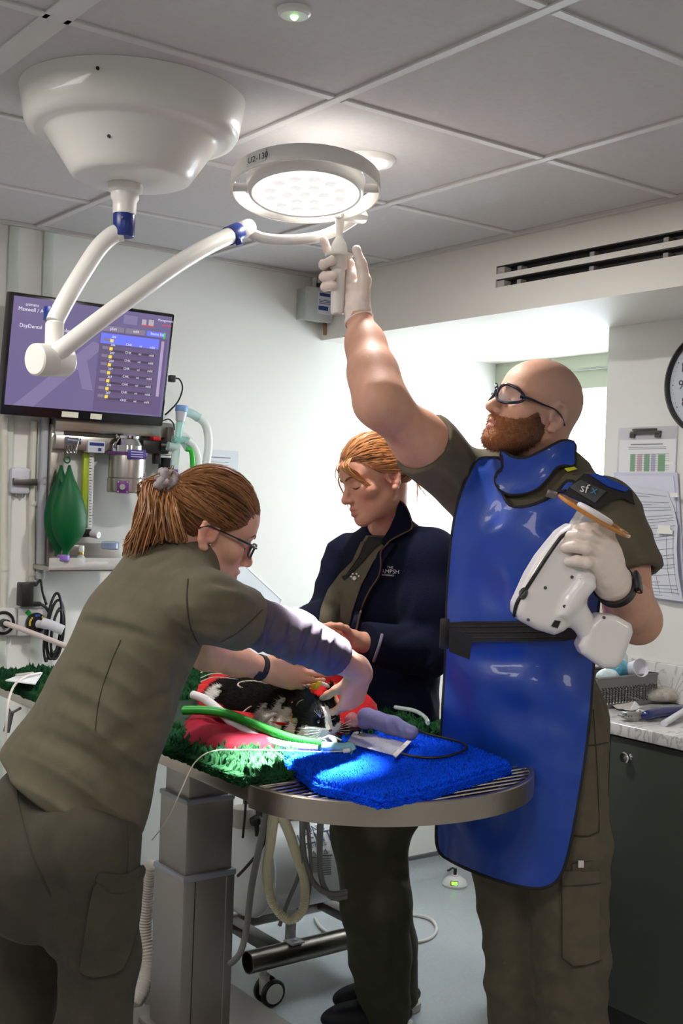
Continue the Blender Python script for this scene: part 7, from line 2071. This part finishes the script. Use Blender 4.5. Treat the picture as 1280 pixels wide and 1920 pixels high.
patch('shirt', [(686, 1004), (676, 1020), (660, 1052), (636, 1076), (614, 1106), (602, 1140), (598, 1178), (652, 1182), (660, 1146), (676, 1098), (700, 1052), (724, 1018), (722, 1004)], jk, .008, M_olive, w2, 7, .004, jm + [crease(P(640, 1110, 3.2), P(625, 1170, 3.2), .012, .010), crease(P(612, 1115, 3.2), P(650, 1110, 3.2), .01, -.008)], 1, round_=False)
patch('undershirt', [(690, 1006), (682, 1024), (671, 1050), (659, 1068), (640, 1082), (645, 1088), (664, 1070), (704, 1026), (728, 1008)], jk, .013, mat('black_tee', (.010, .010, .011), .85), w2, 5, .003, jm, 1, round_=False)
patch('shirt_placket', [(676, 1016), (684, 1014), (672, 1044), (648, 1078), (638, 1080), (660, 1052)], jk, .016, M_olive, w2, 5, .003, jm, 1, round_=False)
lp_ = patch('jacket_front', [(726, 1016), (708, 1036), (698, 1062), (690, 1092), (672, 1120), (662, 1160), (652, 1188), (662, 1192), (676, 1150), (694, 1112), (712, 1086), (720, 1050), (740, 1020)], jk, .016, M_navy, w2, 6, .006, jm, 1, round_=False)
seam('piping', [(728, 1018), (714, 1034), (714, 1056), (710, 1080), (692, 1108), (678, 1140), (668, 1180)], jk, .0026, mat('piping_brown', (.085, .045, .025), .7), w2, .022, jm)
neckp = jk + [Bone(nk - ZU * .02, nk + (H.w(0, -.03, -.035) - nk) * .55, .074, .070, .03)]
patch('jacket_collar', [(748, 938), (758, 945), (768, 966), (773, 992), (752, 1002), (732, 1012), (720, 1026), (714, 1016), (730, 992), (742, 966)], neckp, .008, M_navy, w2, 6, .008, (), 1, round_=False)
seam('collar_piping', [(749, 939), (759, 947), (768, 966), (772, 990), (752, 1002), (732, 1013), (720, 1026)], neckp, .0024, mat('piping_brown', (.085, .045, .025), .7), w2, .010)
M_emb = mat('embroidery', (.55, .52, .60), .7)
for s_, x, y, sz in (('THE', 731, 1066, 6.5), ('HAMPSH', 727, 1075, 11), ('REFERRALS', 727, 1080, 4.8)): decal_text('lettering', s_, x, y, 3, sz, jk, .0035, M_emb, w2, jm)
for dx, dy, r_ in ((0, 0, 4.2), (-6, -3, 2.2), (-3, -8, 2.2), (4, -8, 2.2), (8, -4, 2.2)):
    x, y = 664 + dx, 1084 + dy
    patch('paw_print', [(x - r_, y), (x, y - r_), (x + r_, y), (x, y + r_)], jk, .0145, mat('paw_white', (.60, .56, .55), .7), w2, 2.5, .0012, jm, 0, n=3)
px_ = [(716, 1189), (712, 1206), (706, 1224), (700, 1240)]
seam('cuff_stripe', px_, jk, .0042, mat('cuff_grey', (.16, .16, .20), .6), w2, .003, jm)
# ---- trousers and shoes
kL, kR = P(704, 1700, 3.36), P(716, 1700, 3.52)
aL, aR = P(722, 1888, 3.44), P(738, 1888, 3.58); aL[2] = .09; aR[2] = .09
tw = [Bone(wai * .3 + pel * .7, pel - ZU * .08, .162, .15, .03, sq=(vf, .8))]
tw += chain([pel + vl * .07 - ZU * .08, P(692, 1560, 3.36), kL, kL * .5 + aL * .5, aL - ZU * .03], [.12, .106, .098, .088, .076], .03)
tw += chain([pel - vl * .07 - ZU * .08, P(690, 1560, 3.52), kR, kR * .5 + aR * .5, aR - ZU * .03], [.12, .100, .086, .082, .074], .02)
CUR[0] = tw
c3 = [crease(P(735, 1590, 3.26), P(760, 1620, 3.28), .012, .010), crease(P(730, 1640, 3.26), P(765, 1650, 3.28), .012, .010), crease(P(640, 1690, 3.27), P(690, 1700, 3.26), .014, .008), crease(P(690, 1600, 3.25), P(680, 1780, 3.26), .02, .006), crease(P(745, 1720, 3.3), P(755, 1880, 3.35), .012, .007)]
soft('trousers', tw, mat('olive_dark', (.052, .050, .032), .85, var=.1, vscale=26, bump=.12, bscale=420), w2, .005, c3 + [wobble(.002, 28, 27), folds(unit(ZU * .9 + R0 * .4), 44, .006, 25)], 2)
for (an_, lab) in ((aL, 0), (aR, 1)):
    f_ = unit(-R0 * .93 - F0 * .25); base = np.array([an_[0], an_[1], 0]) + f_ * .055
    sd = np.cross(f_, ZU); A_ = np.array([f_, sd, ZU])
    sh_o = soft('shoe', [Ell(base + ZU * .050, (.140, .050, .048), A_, .02, clip=[(np.array([0, 0, .024]), -ZU)]), Bone(base - f_ * .06 + ZU * .06, base - f_ * .06 + ZU * .10, .045, .040, .03)], mat('shoe_navy', (.008, .010, .018), .5), w2, .0045)
    obj('sole', MB().lathe([(.95, .0), (1.0, .004), (1.0, .024), (.96, .027)], (0, 0, 0), ZU, 48), mat('sole_white', (.50, .47, .43), .6), sh_o)
    so = sh_o.children[0]; me = so.data; lo3 = np.array(so.location)
    for v in me.vertices:
        w_ = np.array(v.co) + lo3; q = base + f_ * w_[0] * .142 + sd * w_[1] * .053 + ZU * w_[2]; v.co = Vector(q - base)
    so.location = Vector(base)
# ================================================================== things on the table
ZM = ZT + .018
def onT(px, py, z): return onZ(px, py, z)
def cloth(name, label, cat, px, zf, m_, th=.004, step=.012, amp=.0, seed=1, group=None):
    B = [onZ(x, y, z)[:2] for x, y, z in px]
    B = [p[:2] for p in resample(catmull([np.array([b[0], b[1], 0]) for b in B] , 6, True), step)]
    B = [tuple(b) for b in B]; nb = len(B); A = np.array(B); lo = A.min(0); hi = A.max(0); I = []
    for y in np.arange(lo[1], hi[1], step):
        for x in np.arange(lo[0], hi[0], step):
            if in_poly((x, y), B) and np.min(((A - (x, y)) ** 2).sum(1)) > (step * .5) ** 2: I.append((x, y))
    r = delaunay_2d_cdt([Vector(p) for p in B + I], [(i, (i + 1) % nb) for i in range(nb)], [list(range(nb))], 1, 1e-6)
    V2 = np.array([v[:] for v in r[0]]); F = [tuple(f) for f in r[2]]
    e = np.sqrt(np.min(((V2[:, None] - A[None]) ** 2).sum(2), 1))
    z = np.array([zf(p[0], p[1], ee) for p, ee in zip(V2, e)])
    V = np.c_[V2, z]; n = len(V)
    VV = list(V) + list(V - ZU * th); FF = F + [tuple(n + i for i in f[::-1]) for f in F]
    cnt = {}
    for f in F:
        for i in range(len(f)): cnt[(f[i], f[(i + 1) % len(f)])] = 1
    for (a, b) in cnt:
        if (b, a) not in cnt: FF.append((b, a, n + a, n + b))
    return tag(link(name, VV, FF, m_, None, 70), label, cat, group)
M_redc = mat('red_fleece', (.50, .010, .012), .85, bump=.25, bscale=220, sheen=.08, spec=.15)
M_crim = mat('crimson_cover', (.26, .006, .024), .7, bump=.12, bscale=120, spec=.2)
# padded crimson cushion the cat lies on
cpx = [(343, 1362), (350, 1388), (400, 1400), (455, 1402), (520, 1400), (575, 1392), (640, 1378), (700, 1352), (690, 1330), (600, 1325), (480, 1310), (380, 1318)]
g = np.random.default_rng(3)
def zc_(x, y, e): return ZM + .004 + .027 * (1 - math.exp(-e / .022)) + .004 * math.sin(40 * x + 25 * y) * math.sin(33 * y - 20 * x)
cloth('cushion', 'crimson padded cushion under the cat, its front bulging over the green mat', 'cushion', [(a, b, ZM + .01) for a, b in cpx], zc_, M_crim, .008)
rpx = [(385, 1268), (372, 1310), (430, 1335), (520, 1350), (600, 1350), (650, 1345), (706, 1338), (690, 1312), (640, 1290), (620, 1270), (560, 1262), (470, 1258)]
Bq = [onZ(a, b, ZM + .05) for a, b in rpx]
def zr_(x, y, e):
    c = (x - 1.62) / .22
    back = 1 / (1 + math.exp(-(x - 1.70) / .03))
    return ZM + .042 + .070 * back * (1 - math.exp(-e / .03)) + .012 * math.sin(28 * y + 12 * x) * back + .004 * math.sin(70 * x + 45 * y)
cloth('red_blanket', 'bright red fleece blanket bunched up behind the cat', 'blanket', [(a, b, ZM + .05) for a, b in rpx], zr_, M_redc, .006)

# ---- the cat
cat_o = thing('cat', 'black and white cat lying on the red cushion with a breathing tube', 'cat', onZ(520, 1350, ZM + .03))
def CP(x, y, d): return P(x, y, d)
hp, mid, ch = CP(428, 1322, 2.99), CP(482, 1326, 2.87), CP(540, 1336, 2.76)
nkc, hd = CP(572, 1340, 2.70), CP(598, 1344, 2.655)
cf = unit(CP(634, 1376, 2.58) - hd); cu_ = unit(ZU + cf * .35 - R0 * .1); cu_ = unit(cu_ - cf * np.dot(cu_, cf)); cs = np.cross(cf, cu_)     # face, crown, its right
CA = np.array([cs, cf, cu_])
def cw(x, y, z): return hd + cs * x + cf * y + cu_ * z
cp_ = [Bone(hp, mid, .066, .072, .03), Bone(mid, ch, .072, .064, .03), Bone(ch, nkc, .058, .044, .03), Bone(nkc, hd, .042, .040, .02)]
cp_ += [Ell(hd, (.042, .044, .038), CA, .01), Ell(cw(0, .034, -.012), (.021, .020, .015), CA, .012), Ell(cw(0, .048, -.010), (.009, .007, .006), CA, .006), Ell(cw(0, .036, -.024), (.013, .014, .008), CA, .006)]
for s_ in (-1, 1):
    cp_ += [Ell(cw(s_ * .012, .040, -.016), (.012, .010, .009), CA, .006), Ell(cw(s_ * .026, .016, -.014), (.020, .018, .018), CA, .012), Ell(cw(s_ * .019, .035, .007), (.010, .009, .007), CA, .008, 's')]
ears = []
for s_ in (-1, 1):
    b0, b1, tp = cw(s_ * .012, .000, .032), cw(s_ * .034, -.004, .020), cw(s_ * .032, -.010, .072)
    cp_ += [Bone(b0, tp, .006, .0016, .006), Bone(b1, tp, .006, .0016, .006), Bone(b0 * .5 + b1 * .5 - cf * .004, tp, .0095, .0016, .010), Bone(b0, b1, .007, .007, .008)]
# thigh, forelegs, tail
cp_ += [Ell(CP(418, 1335, 2.93), (.055, .062, .055), None, .02), Bone(CP(410, 1345, 2.90), CP(392, 1356, 2.93), .024, .018, .02)]
fl = [CP(545, 1352, 2.70), CP(515, 1366, 2.68), CP(500, 1352, 2.69), CP(492, 1346, 2.71)]
cp_ += chain(fl, [.026, .020, .018, .015], .012)
cp_ += chain([CP(550, 1366, 2.67), CP(575, 1384, 2.64), CP(606, 1392, 2.62)], [.022, .015, .013], .012)
cp_ += chain([CP(405, 1322, 3.03), CP(385, 1335, 3.06), CP(372, 1345, 3.02)], [.02, .013, .012], .01)
def white(V):
    q = (V - hd) @ CA.T; r_ = ray(640, 960)
    d = V - CAM; dz = d @ FW; px = 640 + FPX * (d @ RT) / dz; py = 960 - FPX * (d @ UP) / dz
    blaze = np.exp(-(q[:, 0] / (.0085 + .12 * np.clip(.010 - q[:, 2], 0, .1))) ** 4) * (q[:, 1] > .012) * (q[:, 2] < .036)
    muz = ((q[:, 2] < -.004) & (q[:, 1] > .020)) | ((q[:, 2] < -.012) & (q[:, 1] > .002))
    n1 = .006 * np.sin(V @ np.array([130., 90, 60])) + .005 * np.sin(V @ np.array([-80., 150, 90]))
    sdw = [(fl[0], .036), (fl[1], .032), (fl[2], .030), (fl[3], .026), (CP(552, 1366, 2.67), .030), (CP(576, 1386, 2.64), .024), (CP(606, 1392, 2.62), .02), (CP(530, 1352, 2.72), .034), (CP(536, 1354, 2.70), .046), (CP(510, 1362, 2.69), .042), (CP(402, 1306, 2.93), .034), (CP(396, 1330, 2.93), .036), (CP(390, 1352, 2.93), .03)]
    w = np.maximum(blaze > .5, muz).astype(float)
    for c, r in sdw: w = np.maximum(w, (np.linalg.norm(V - c, axis=1) + n1 < r).astype(float))
    return w
def greyp(V): return np.exp(-((np.linalg.norm(V - CP(503, 1346, 2.665), axis=1) / .014) ** 4))
M_fur = attr_mix('cat_fur', (.0055, .005, .005), (.66, .62, .58), 'white', .65)
M_fur.node_tree.nodes['Principled BSDF'].inputs['Specular IOR Level'].default_value = .12
V_, F_ = sdf_mesh(cp_, .0026); V_ = relax(V_, F_, 1); N_ = normals(V_, F_)
wv = white(V_)
cb_ = link('body', V_, F_, M_fur, cat_o, 179, None, {'white': wv})
g_ = np.random.default_rng(12); idx = g_.choice(len(V_), 30000)
back_dir = -unit(hd - hp)
sv, sf = fur_spikes(V_, N_, idx, .0085, .00055, 13, back_dir * .9, .30)
hh = link('fur', sv, sf, M_fur, cb_, 0, None, {'white': np.repeat(wv[idx], 4)}); hh['kind'] = 'stuff'
obj('nose', MB().ball(cw(0, .0545, -.0085), .0042, 12, 8, scale=(1.1, .7, .8), axes=CA), mat('cat_nose', (.05, .025, .025), .4), cat_o)
for s_ in (-1, 1):
    obj('eye', MB().ball(cw(s_ * .0185, .0305, .006), .0068, 16, 10), mat('cat_eye', (.008, .008, .006), .08, coat=.6), cat_o)
wk = MB()
for s_ in (-1, 1):
    for k in range(7):
        a = (k - 3) * .16; b0 = cw(s_ * .014, .046, -.014 + .002 * (k % 3))
        wk.tube(catmull([b0, b0 + cs * s_ * .022 + cu_ * (.012 * a * 2 + .004) + cf * .006, b0 + cs * s_ * .045 + cu_ * (.035 * a) - cf * .004], 4), .00030, 4)
    for k in range(4):
        b0 = cw(s_ * .016, .034, .016); wk.tube([b0, b0 + cu_ * .026 + cs * s_ * (.006 + .006 * k) + cf * .012], .00028, 4)
wo_ = obj('whiskers', wk, mat('whisker', (.75, .73, .70), .4), cat_o)
obj('shaved_patch', MB().ring(CP(505, 1352, 2.665), unit(fl[1] - fl[2]), .0195, .0045, 24, 8, flat=1.0), mat('shaved_skin', (.33, .28, .25), .7), cat_o)
# ---- tie, tubes and connectors
M_or = mat('orange_tie', (.85, .26, .01), .5)
ot = MB(); tq = CP(551, 1326, 2.675)
ot.tube(catmull([CP(547, 1316, 2.68), tq, CP(553, 1338, 2.665), CP(552, 1350, 2.66)], 4), .0028, 8); ot.tube(catmull([CP(545, 1324, 2.68), tq, CP(558, 1330, 2.67)], 4), .0022, 8)
ot.tube(catmull([CP(549, 1334, 2.665), CP(546, 1350, 2.655), CP(552, 1358, 2.655), CP(557, 1348, 2.655), CP(553, 1338, 2.66)], 4), .0018, 8)
tag(obj('neck_tie', ot, M_or), 'orange tie knotted at the cat neck', 'tie')
zt = ZM + .05
gp = [CP(345, 1332, 2.80), CP(380, 1332, 2.76), CP(420, 1337, 2.70), CP(462, 1352, 2.645), CP(500, 1368, 2.605), CP(540, 1383, 2.575), CP(575, 1391, 2.56), CP(602, 1396, 2.555)]
pp, rr_ = corr(gp, .0098, .0042, .10)
tag(obj('green_tube', MB().tube(pp, rr_, 14), mat('green_corrugated', (.02, .30, .03), .35), smooth=60), 'bright green corrugated breathing tube running to the cat mouth', 'tube')
wp_ = [CP(362, 1303, 2.93), CP(385, 1312, 2.88), CP(415, 1336, 2.745), CP(440, 1358, 2.68), CP(480, 1382, 2.61), CP(530, 1398, 2.565), CP(575, 1403, 2.552), CP(596, 1403, 2.552)]
pp, rr_ = corr(wp_, .0102, .0042, .10)
tag(obj('white_tube', MB().tube(pp, rr_, 14), mat('white_corrugated', (.70, .66, .68), .4, alpha=.9), smooth=60), 'white corrugated breathing tube lying below the green one', 'tube')
ytp = thing('tube_connector', 'pale teal plastic connector joining the tubes at the cat mouth', 'connector', CP(620, 1404, 2.56))
obj('barrel', MB().cyl(CP(592, 1400, 2.565), CP(648, 1403, 2.545), .0115, 20, bevel=.002), mat('teal_conn', (.28, .60, .60), .2, alpha=.75, coat=.3), ytp)
obj('elbow', MB().tube(catmull([CP(640, 1403, 2.548), CP(655, 1400, 2.55), CP(660, 1408, 2.548)], 5), .0105, 16), mat('teal_conn', (.28, .60, .60), .2, alpha=.75, coat=.3), ytp)
obj('mouth_tube', MB().tube(catmull([cw(0, .045, -.026), CP(628, 1390, 2.565), CP(622, 1399, 2.56)], 5), .0055, 14), mat('ett_clear', (.75, .76, .80), .2, alpha=.7), ytp)
ti = MB()
ti.tube(catmull([CP(610, 1388, 2.56), CP(598, 1384, 2.562), CP(597, 1392, 2.556), CP(606, 1396, 2.553), CP(612, 1390, 2.556)], 5), .0014, 8)
ti.tube(catmull([CP(606, 1384, 2.565), CP(620, 1380, 2.562), CP(640, 1388, 2.56)], 5), .0018, 8)
obj('tie', ti, mat('white_tie', (.75, .75, .78), .6), ytp)
obj('white_cap', MB().cyl(CP(643, 1409, 2.535), CP(656, 1407, 2.535), .0055, 14, bevel=.001), M_white, ytp)
obj('green_loop', MB().tube(catmull([CP(636, 1411, 2.535), CP(642, 1418, 2.528), CP(654, 1418, 2.528), CP(661, 1408, 2.535)], 5), .0016, 8), mat('loop_green', (.02, .28, .14), .4), ytp)
tag(obj('sampling_line', MB().tube(catmull([CP(656, 1408, 2.532), CP(600, 1410, 2.53), CP(530, 1407, 2.50), CP(460, 1406, 2.44), CP(400, 1408, 2.37), CP(365, 1430, 2.315), CP(340, 1480, 2.28), CP(322, 1520, 2.30), CP(305, 1550, 2.35), CP(285, 1575, 2.40)], 8), .0013, 8), mat('line_white', (.62, .60, .54), .35)), 'thin clear white line hanging over the table edge beside the column', 'line')
ecg = MB().tube(catmull([CP(500, 1300, 2.79), CP(494, 1291, 2.79), CP(470, 1294, 2.81), CP(447, 1286, 2.83), CP(452, 1279, 2.84), CP(478, 1277, 2.82), CP(500, 1282, 2.80), CP(520, 1290, 2.76), CP(522, 1300, 2.74), CP(500, 1315, 2.75), CP(470, 1325, 2.77), CP(455, 1336, 2.77)], 7), .0022, 8)
tag(obj('monitor_lead', ecg, mat('beige_lead', (.55, .50, .42), .45)), 'beige monitoring lead curled on the cat black back', 'lead')
nk2 = MB().tube(catmull([CP(553, 1330, 2.668), CP(560, 1316, 2.66), CP(575, 1311, 2.655), CP(590, 1314, 2.65)], 6), .0013, 8)
tag(obj('line', nk2, mat('beige_lead', (.55, .50, .42), .45)), 'fine beige line curving from the orange tie towards the ear', 'line')
for k, (y0, lab) in enumerate(((1253, 'uppermost'), (1263, 'middle'), (1270, 'lowest'))):
    tag(obj('drip_line', MB().tube(catmull([CP(376, y0 + 8, 2.83), CP(400, y0, 2.86), CP(440, y0 + 3, 2.88), CP(480, y0 + 12, 2.88)], 6), .0013, 6), mat('line_pale', (.60, .55, .52), .3)), lab + ' of three thin pale lines crossing the red blanket', 'line')
# syringe and yellow clip between her hands
yc = thing('yellow_clip', 'small yellow plastic clip held between the bending woman hands', 'clip', CP(595, 1292, 2.66))
obj('wing', MB().box(CP(596, 1285, 2.655), (.010, .006, .020), (R0, F0, unit(ZU + R0 * .3)), .001), mat('yellow_plastic', (.80, .52, .01), .4), yc)
obj('wing', MB().box(CP(589, 1287, 2.66), (.012, .006, .014), (unit(R0 + ZU * .3), F0, unit(ZU - R0 * .3)), .001), mat('yellow_plastic', (.80, .52, .01), .4), yc)
obj('needle', MB().tube([CP(585, 1290, 2.66), CP(577, 1294, 2.66)], .002, 8), mat('yellow_plastic', (.80, .52, .01), .4), yc)
sy = thing('syringe', 'slim white syringe held above the cat head', 'syringe', CP(622, 1287, 2.66))
obj('barrel', MB().cyl(CP(602, 1281, 2.66), CP(630, 1292, 2.66), .0045, 14), M_white, sy)
obj('plunger', MB().cyl(CP(630, 1292, 2.66), CP(638, 1296, 2.66), .0030, 10), M_white, sy)
# lavender wrapped bundle, clear packet, black cable
lv = [Bone(CP(690, 1346, 2.70), CP(735, 1360, 2.66), .022, .021, .02), Bone(CP(735, 1360, 2.66), CP(770, 1374, 2.63), .021, .017, .01), Ell(CP(684, 1348, 2.705), (.022, .022, .024), None, .01)]
CUR[0] = lv
lm = [crease(CP(735, 1350, 2.63), CP(745, 1378, 2.62), .006, .006), crease(CP(750, 1356, 2.62), CP(756, 1378, 2.61), .005, .005), crease(CP(762, 1362, 2.61), CP(776, 1372, 2.61), .005, .005), crease(CP(720, 1348, 2.64), CP(728, 1372, 2.63), .006, -.003), wobble(.0008, 120, 6), folds(unit(R0 - ZU * .3), 150, .0035, 9)]
soft('bundle', lv, mat('lavender_cloth', (.19, .18, .35), .9, bump=.15, bscale=300, spec=.1), None, .0028, lm, 1)
b_o = bpy.data.objects['bundle']; tag(b_o, 'lavender fabric wrapped bundle lying beside the cat head', 'bundle')
wr_ = soft('wrapped_vial', [Ell(CP(662, 1350, 2.70), (.020, .018, .016), None, .01)], clear('film_clear', (.62, .36, .38), .45, .1), None, .0028, [wobble(.002, 160, 2)], 1)
tag(wr_, 'small clear wrapped item between the cat face and the lavender bundle', 'packet')
pkt = thing('packet', 'clear plastic packet with a white paper end on the blue mat', 'packet', onZ(710, 1400, ZT + .03))
zz = ZT + .034
rows = []
for i in range(7):
    t = i / 6
    a, b = (650 + 88 * t, 1392 + 24 * t), (664 + 104 * t, 1370 + 22 * t)
    rows.append([onZ(a[0] + (b[0] - a[0]) * u, a[1] + (b[1] - a[1]) * u, zz + .006 * math.sin(math.pi * u) + .004 * math.sin(4 * t + 6 * u)) for u in np.linspace(0, 1, 9)])
mbp = MB().grid(rows); mbp.grid([[p - ZU * (.001 + .002 * math.sin(math.pi * j / 8)) for j, p in enumerate(r)] for r in rows], flip=True)
obj('film', mbp, clear('packet_film', (.80, .80, .84), .42, .06), pkt, 60)
pe = [onZ(736, 1416, zz + .004), onZ(742, 1421, zz + .004), onZ(771, 1391, zz + .006), onZ(764, 1388, zz + .006)]
obj('paper_end', MB().prism(pe, (0, 0, .0015)), mat('packet_paper', (.74, .68, .66), .6), pkt, 0)
zb = ZT + .032
tag(obj('black_cable', MB().tube(catmull([onZ(752, 1413, zb + .004), onZ(775, 1418, zb), onZ(810, 1421, zb), onZ(850, 1415, zb), onZ(874, 1403, zb), onZ(866, 1393, zb), onZ(840, 1386, zb), onZ(800, 1376, zb), onZ(776, 1366, zb)], 7), .0030, 8), M_cable), 'thin black cable looping across the blue mat from the packet', 'cable')
hs_ = CP(800, 1345, 2.9)
tag(obj('clear_tube', MB().tube(catmull([onZ(740, 1326, ZM + .035), onZ(775, 1332, ZM + .036), onZ(796, 1344, ZM + .034), onZ(802, 1356, ZM + .03)], 6), .0050, 10), clear('tube_clear', (.6, .7, .68), .5, .08)), 'clear tube lying along the far edge of the green mat', 'tube')
# left end of the table: paper, lead
pz = ZM + .022
tag(obj('paper', MB().prism([onZ(10, 1277, pz), onZ(66, 1284, pz), onZ(80, 1262, pz), onZ(34, 1268, pz)], (0, 0, .003)), M_paper, smooth=0), 'white papers on the green mat at the far left of the table', 'paper')
tag(obj('probe', MB().tube([onZ(30, 1266, pz + .012), onZ(62, 1262, pz + .012)], .004, 8), mat('probe_grey', (.40, .38, .36), .4)), 'small grey probe lying on the white papers at the left', 'probe')
tag(obj('white_lead', MB().tube(catmull([onZ(76, 1262, pz + .008), onZ(48, 1268, pz + .010), CP(28, 1284, 3.20), CP(17, 1310, 3.13), CP(13, 1345, 3.1), CP(10, 1390, 3.1), CP(8, 1430, 3.1)], 8), .0035, 8), mat('lead_white', (.64, .60, .55), .4)), 'pale lead drooping off the left side of the table', 'lead')
# clear document pocket fixed to the wall
dpk = thing('document_pocket', 'tilted clear plastic document pocket on the wall between the two women', 'document pocket', onY(480, 1130, YL))
c4 = [(444, 1062), (462, 1064), (527, 1124), (520, 1142), (490, 1132), (428, 1088)]
obj('back', MB().prism([onY(a, b, YL - .004) for a, b in c4], (0, .003, 0)), mat('pocket_back', (.70, .74, .78), .3), dpk, 0)
obj('front', MB().prism([onY(a, b, YL - .045) for a, b in c4], (0, .002, 0)), clear('pocket_front', (.85, .9, .95), .35, .08), dpk, 0)
obj('rim', MB().tube([onY(a, b, YL - .044) for a, b in c4], .003, 8, closed=True), clear('pocket_rim', (.85, .9, .95), .7, .1), dpk)
obj('ink_line', MB().tube([onY(466, 1105, YL - .0065), onY(500, 1131, YL - .0065)], .0012, 6), mat('print_grey', (.25, .25, .28), .6), dpk)
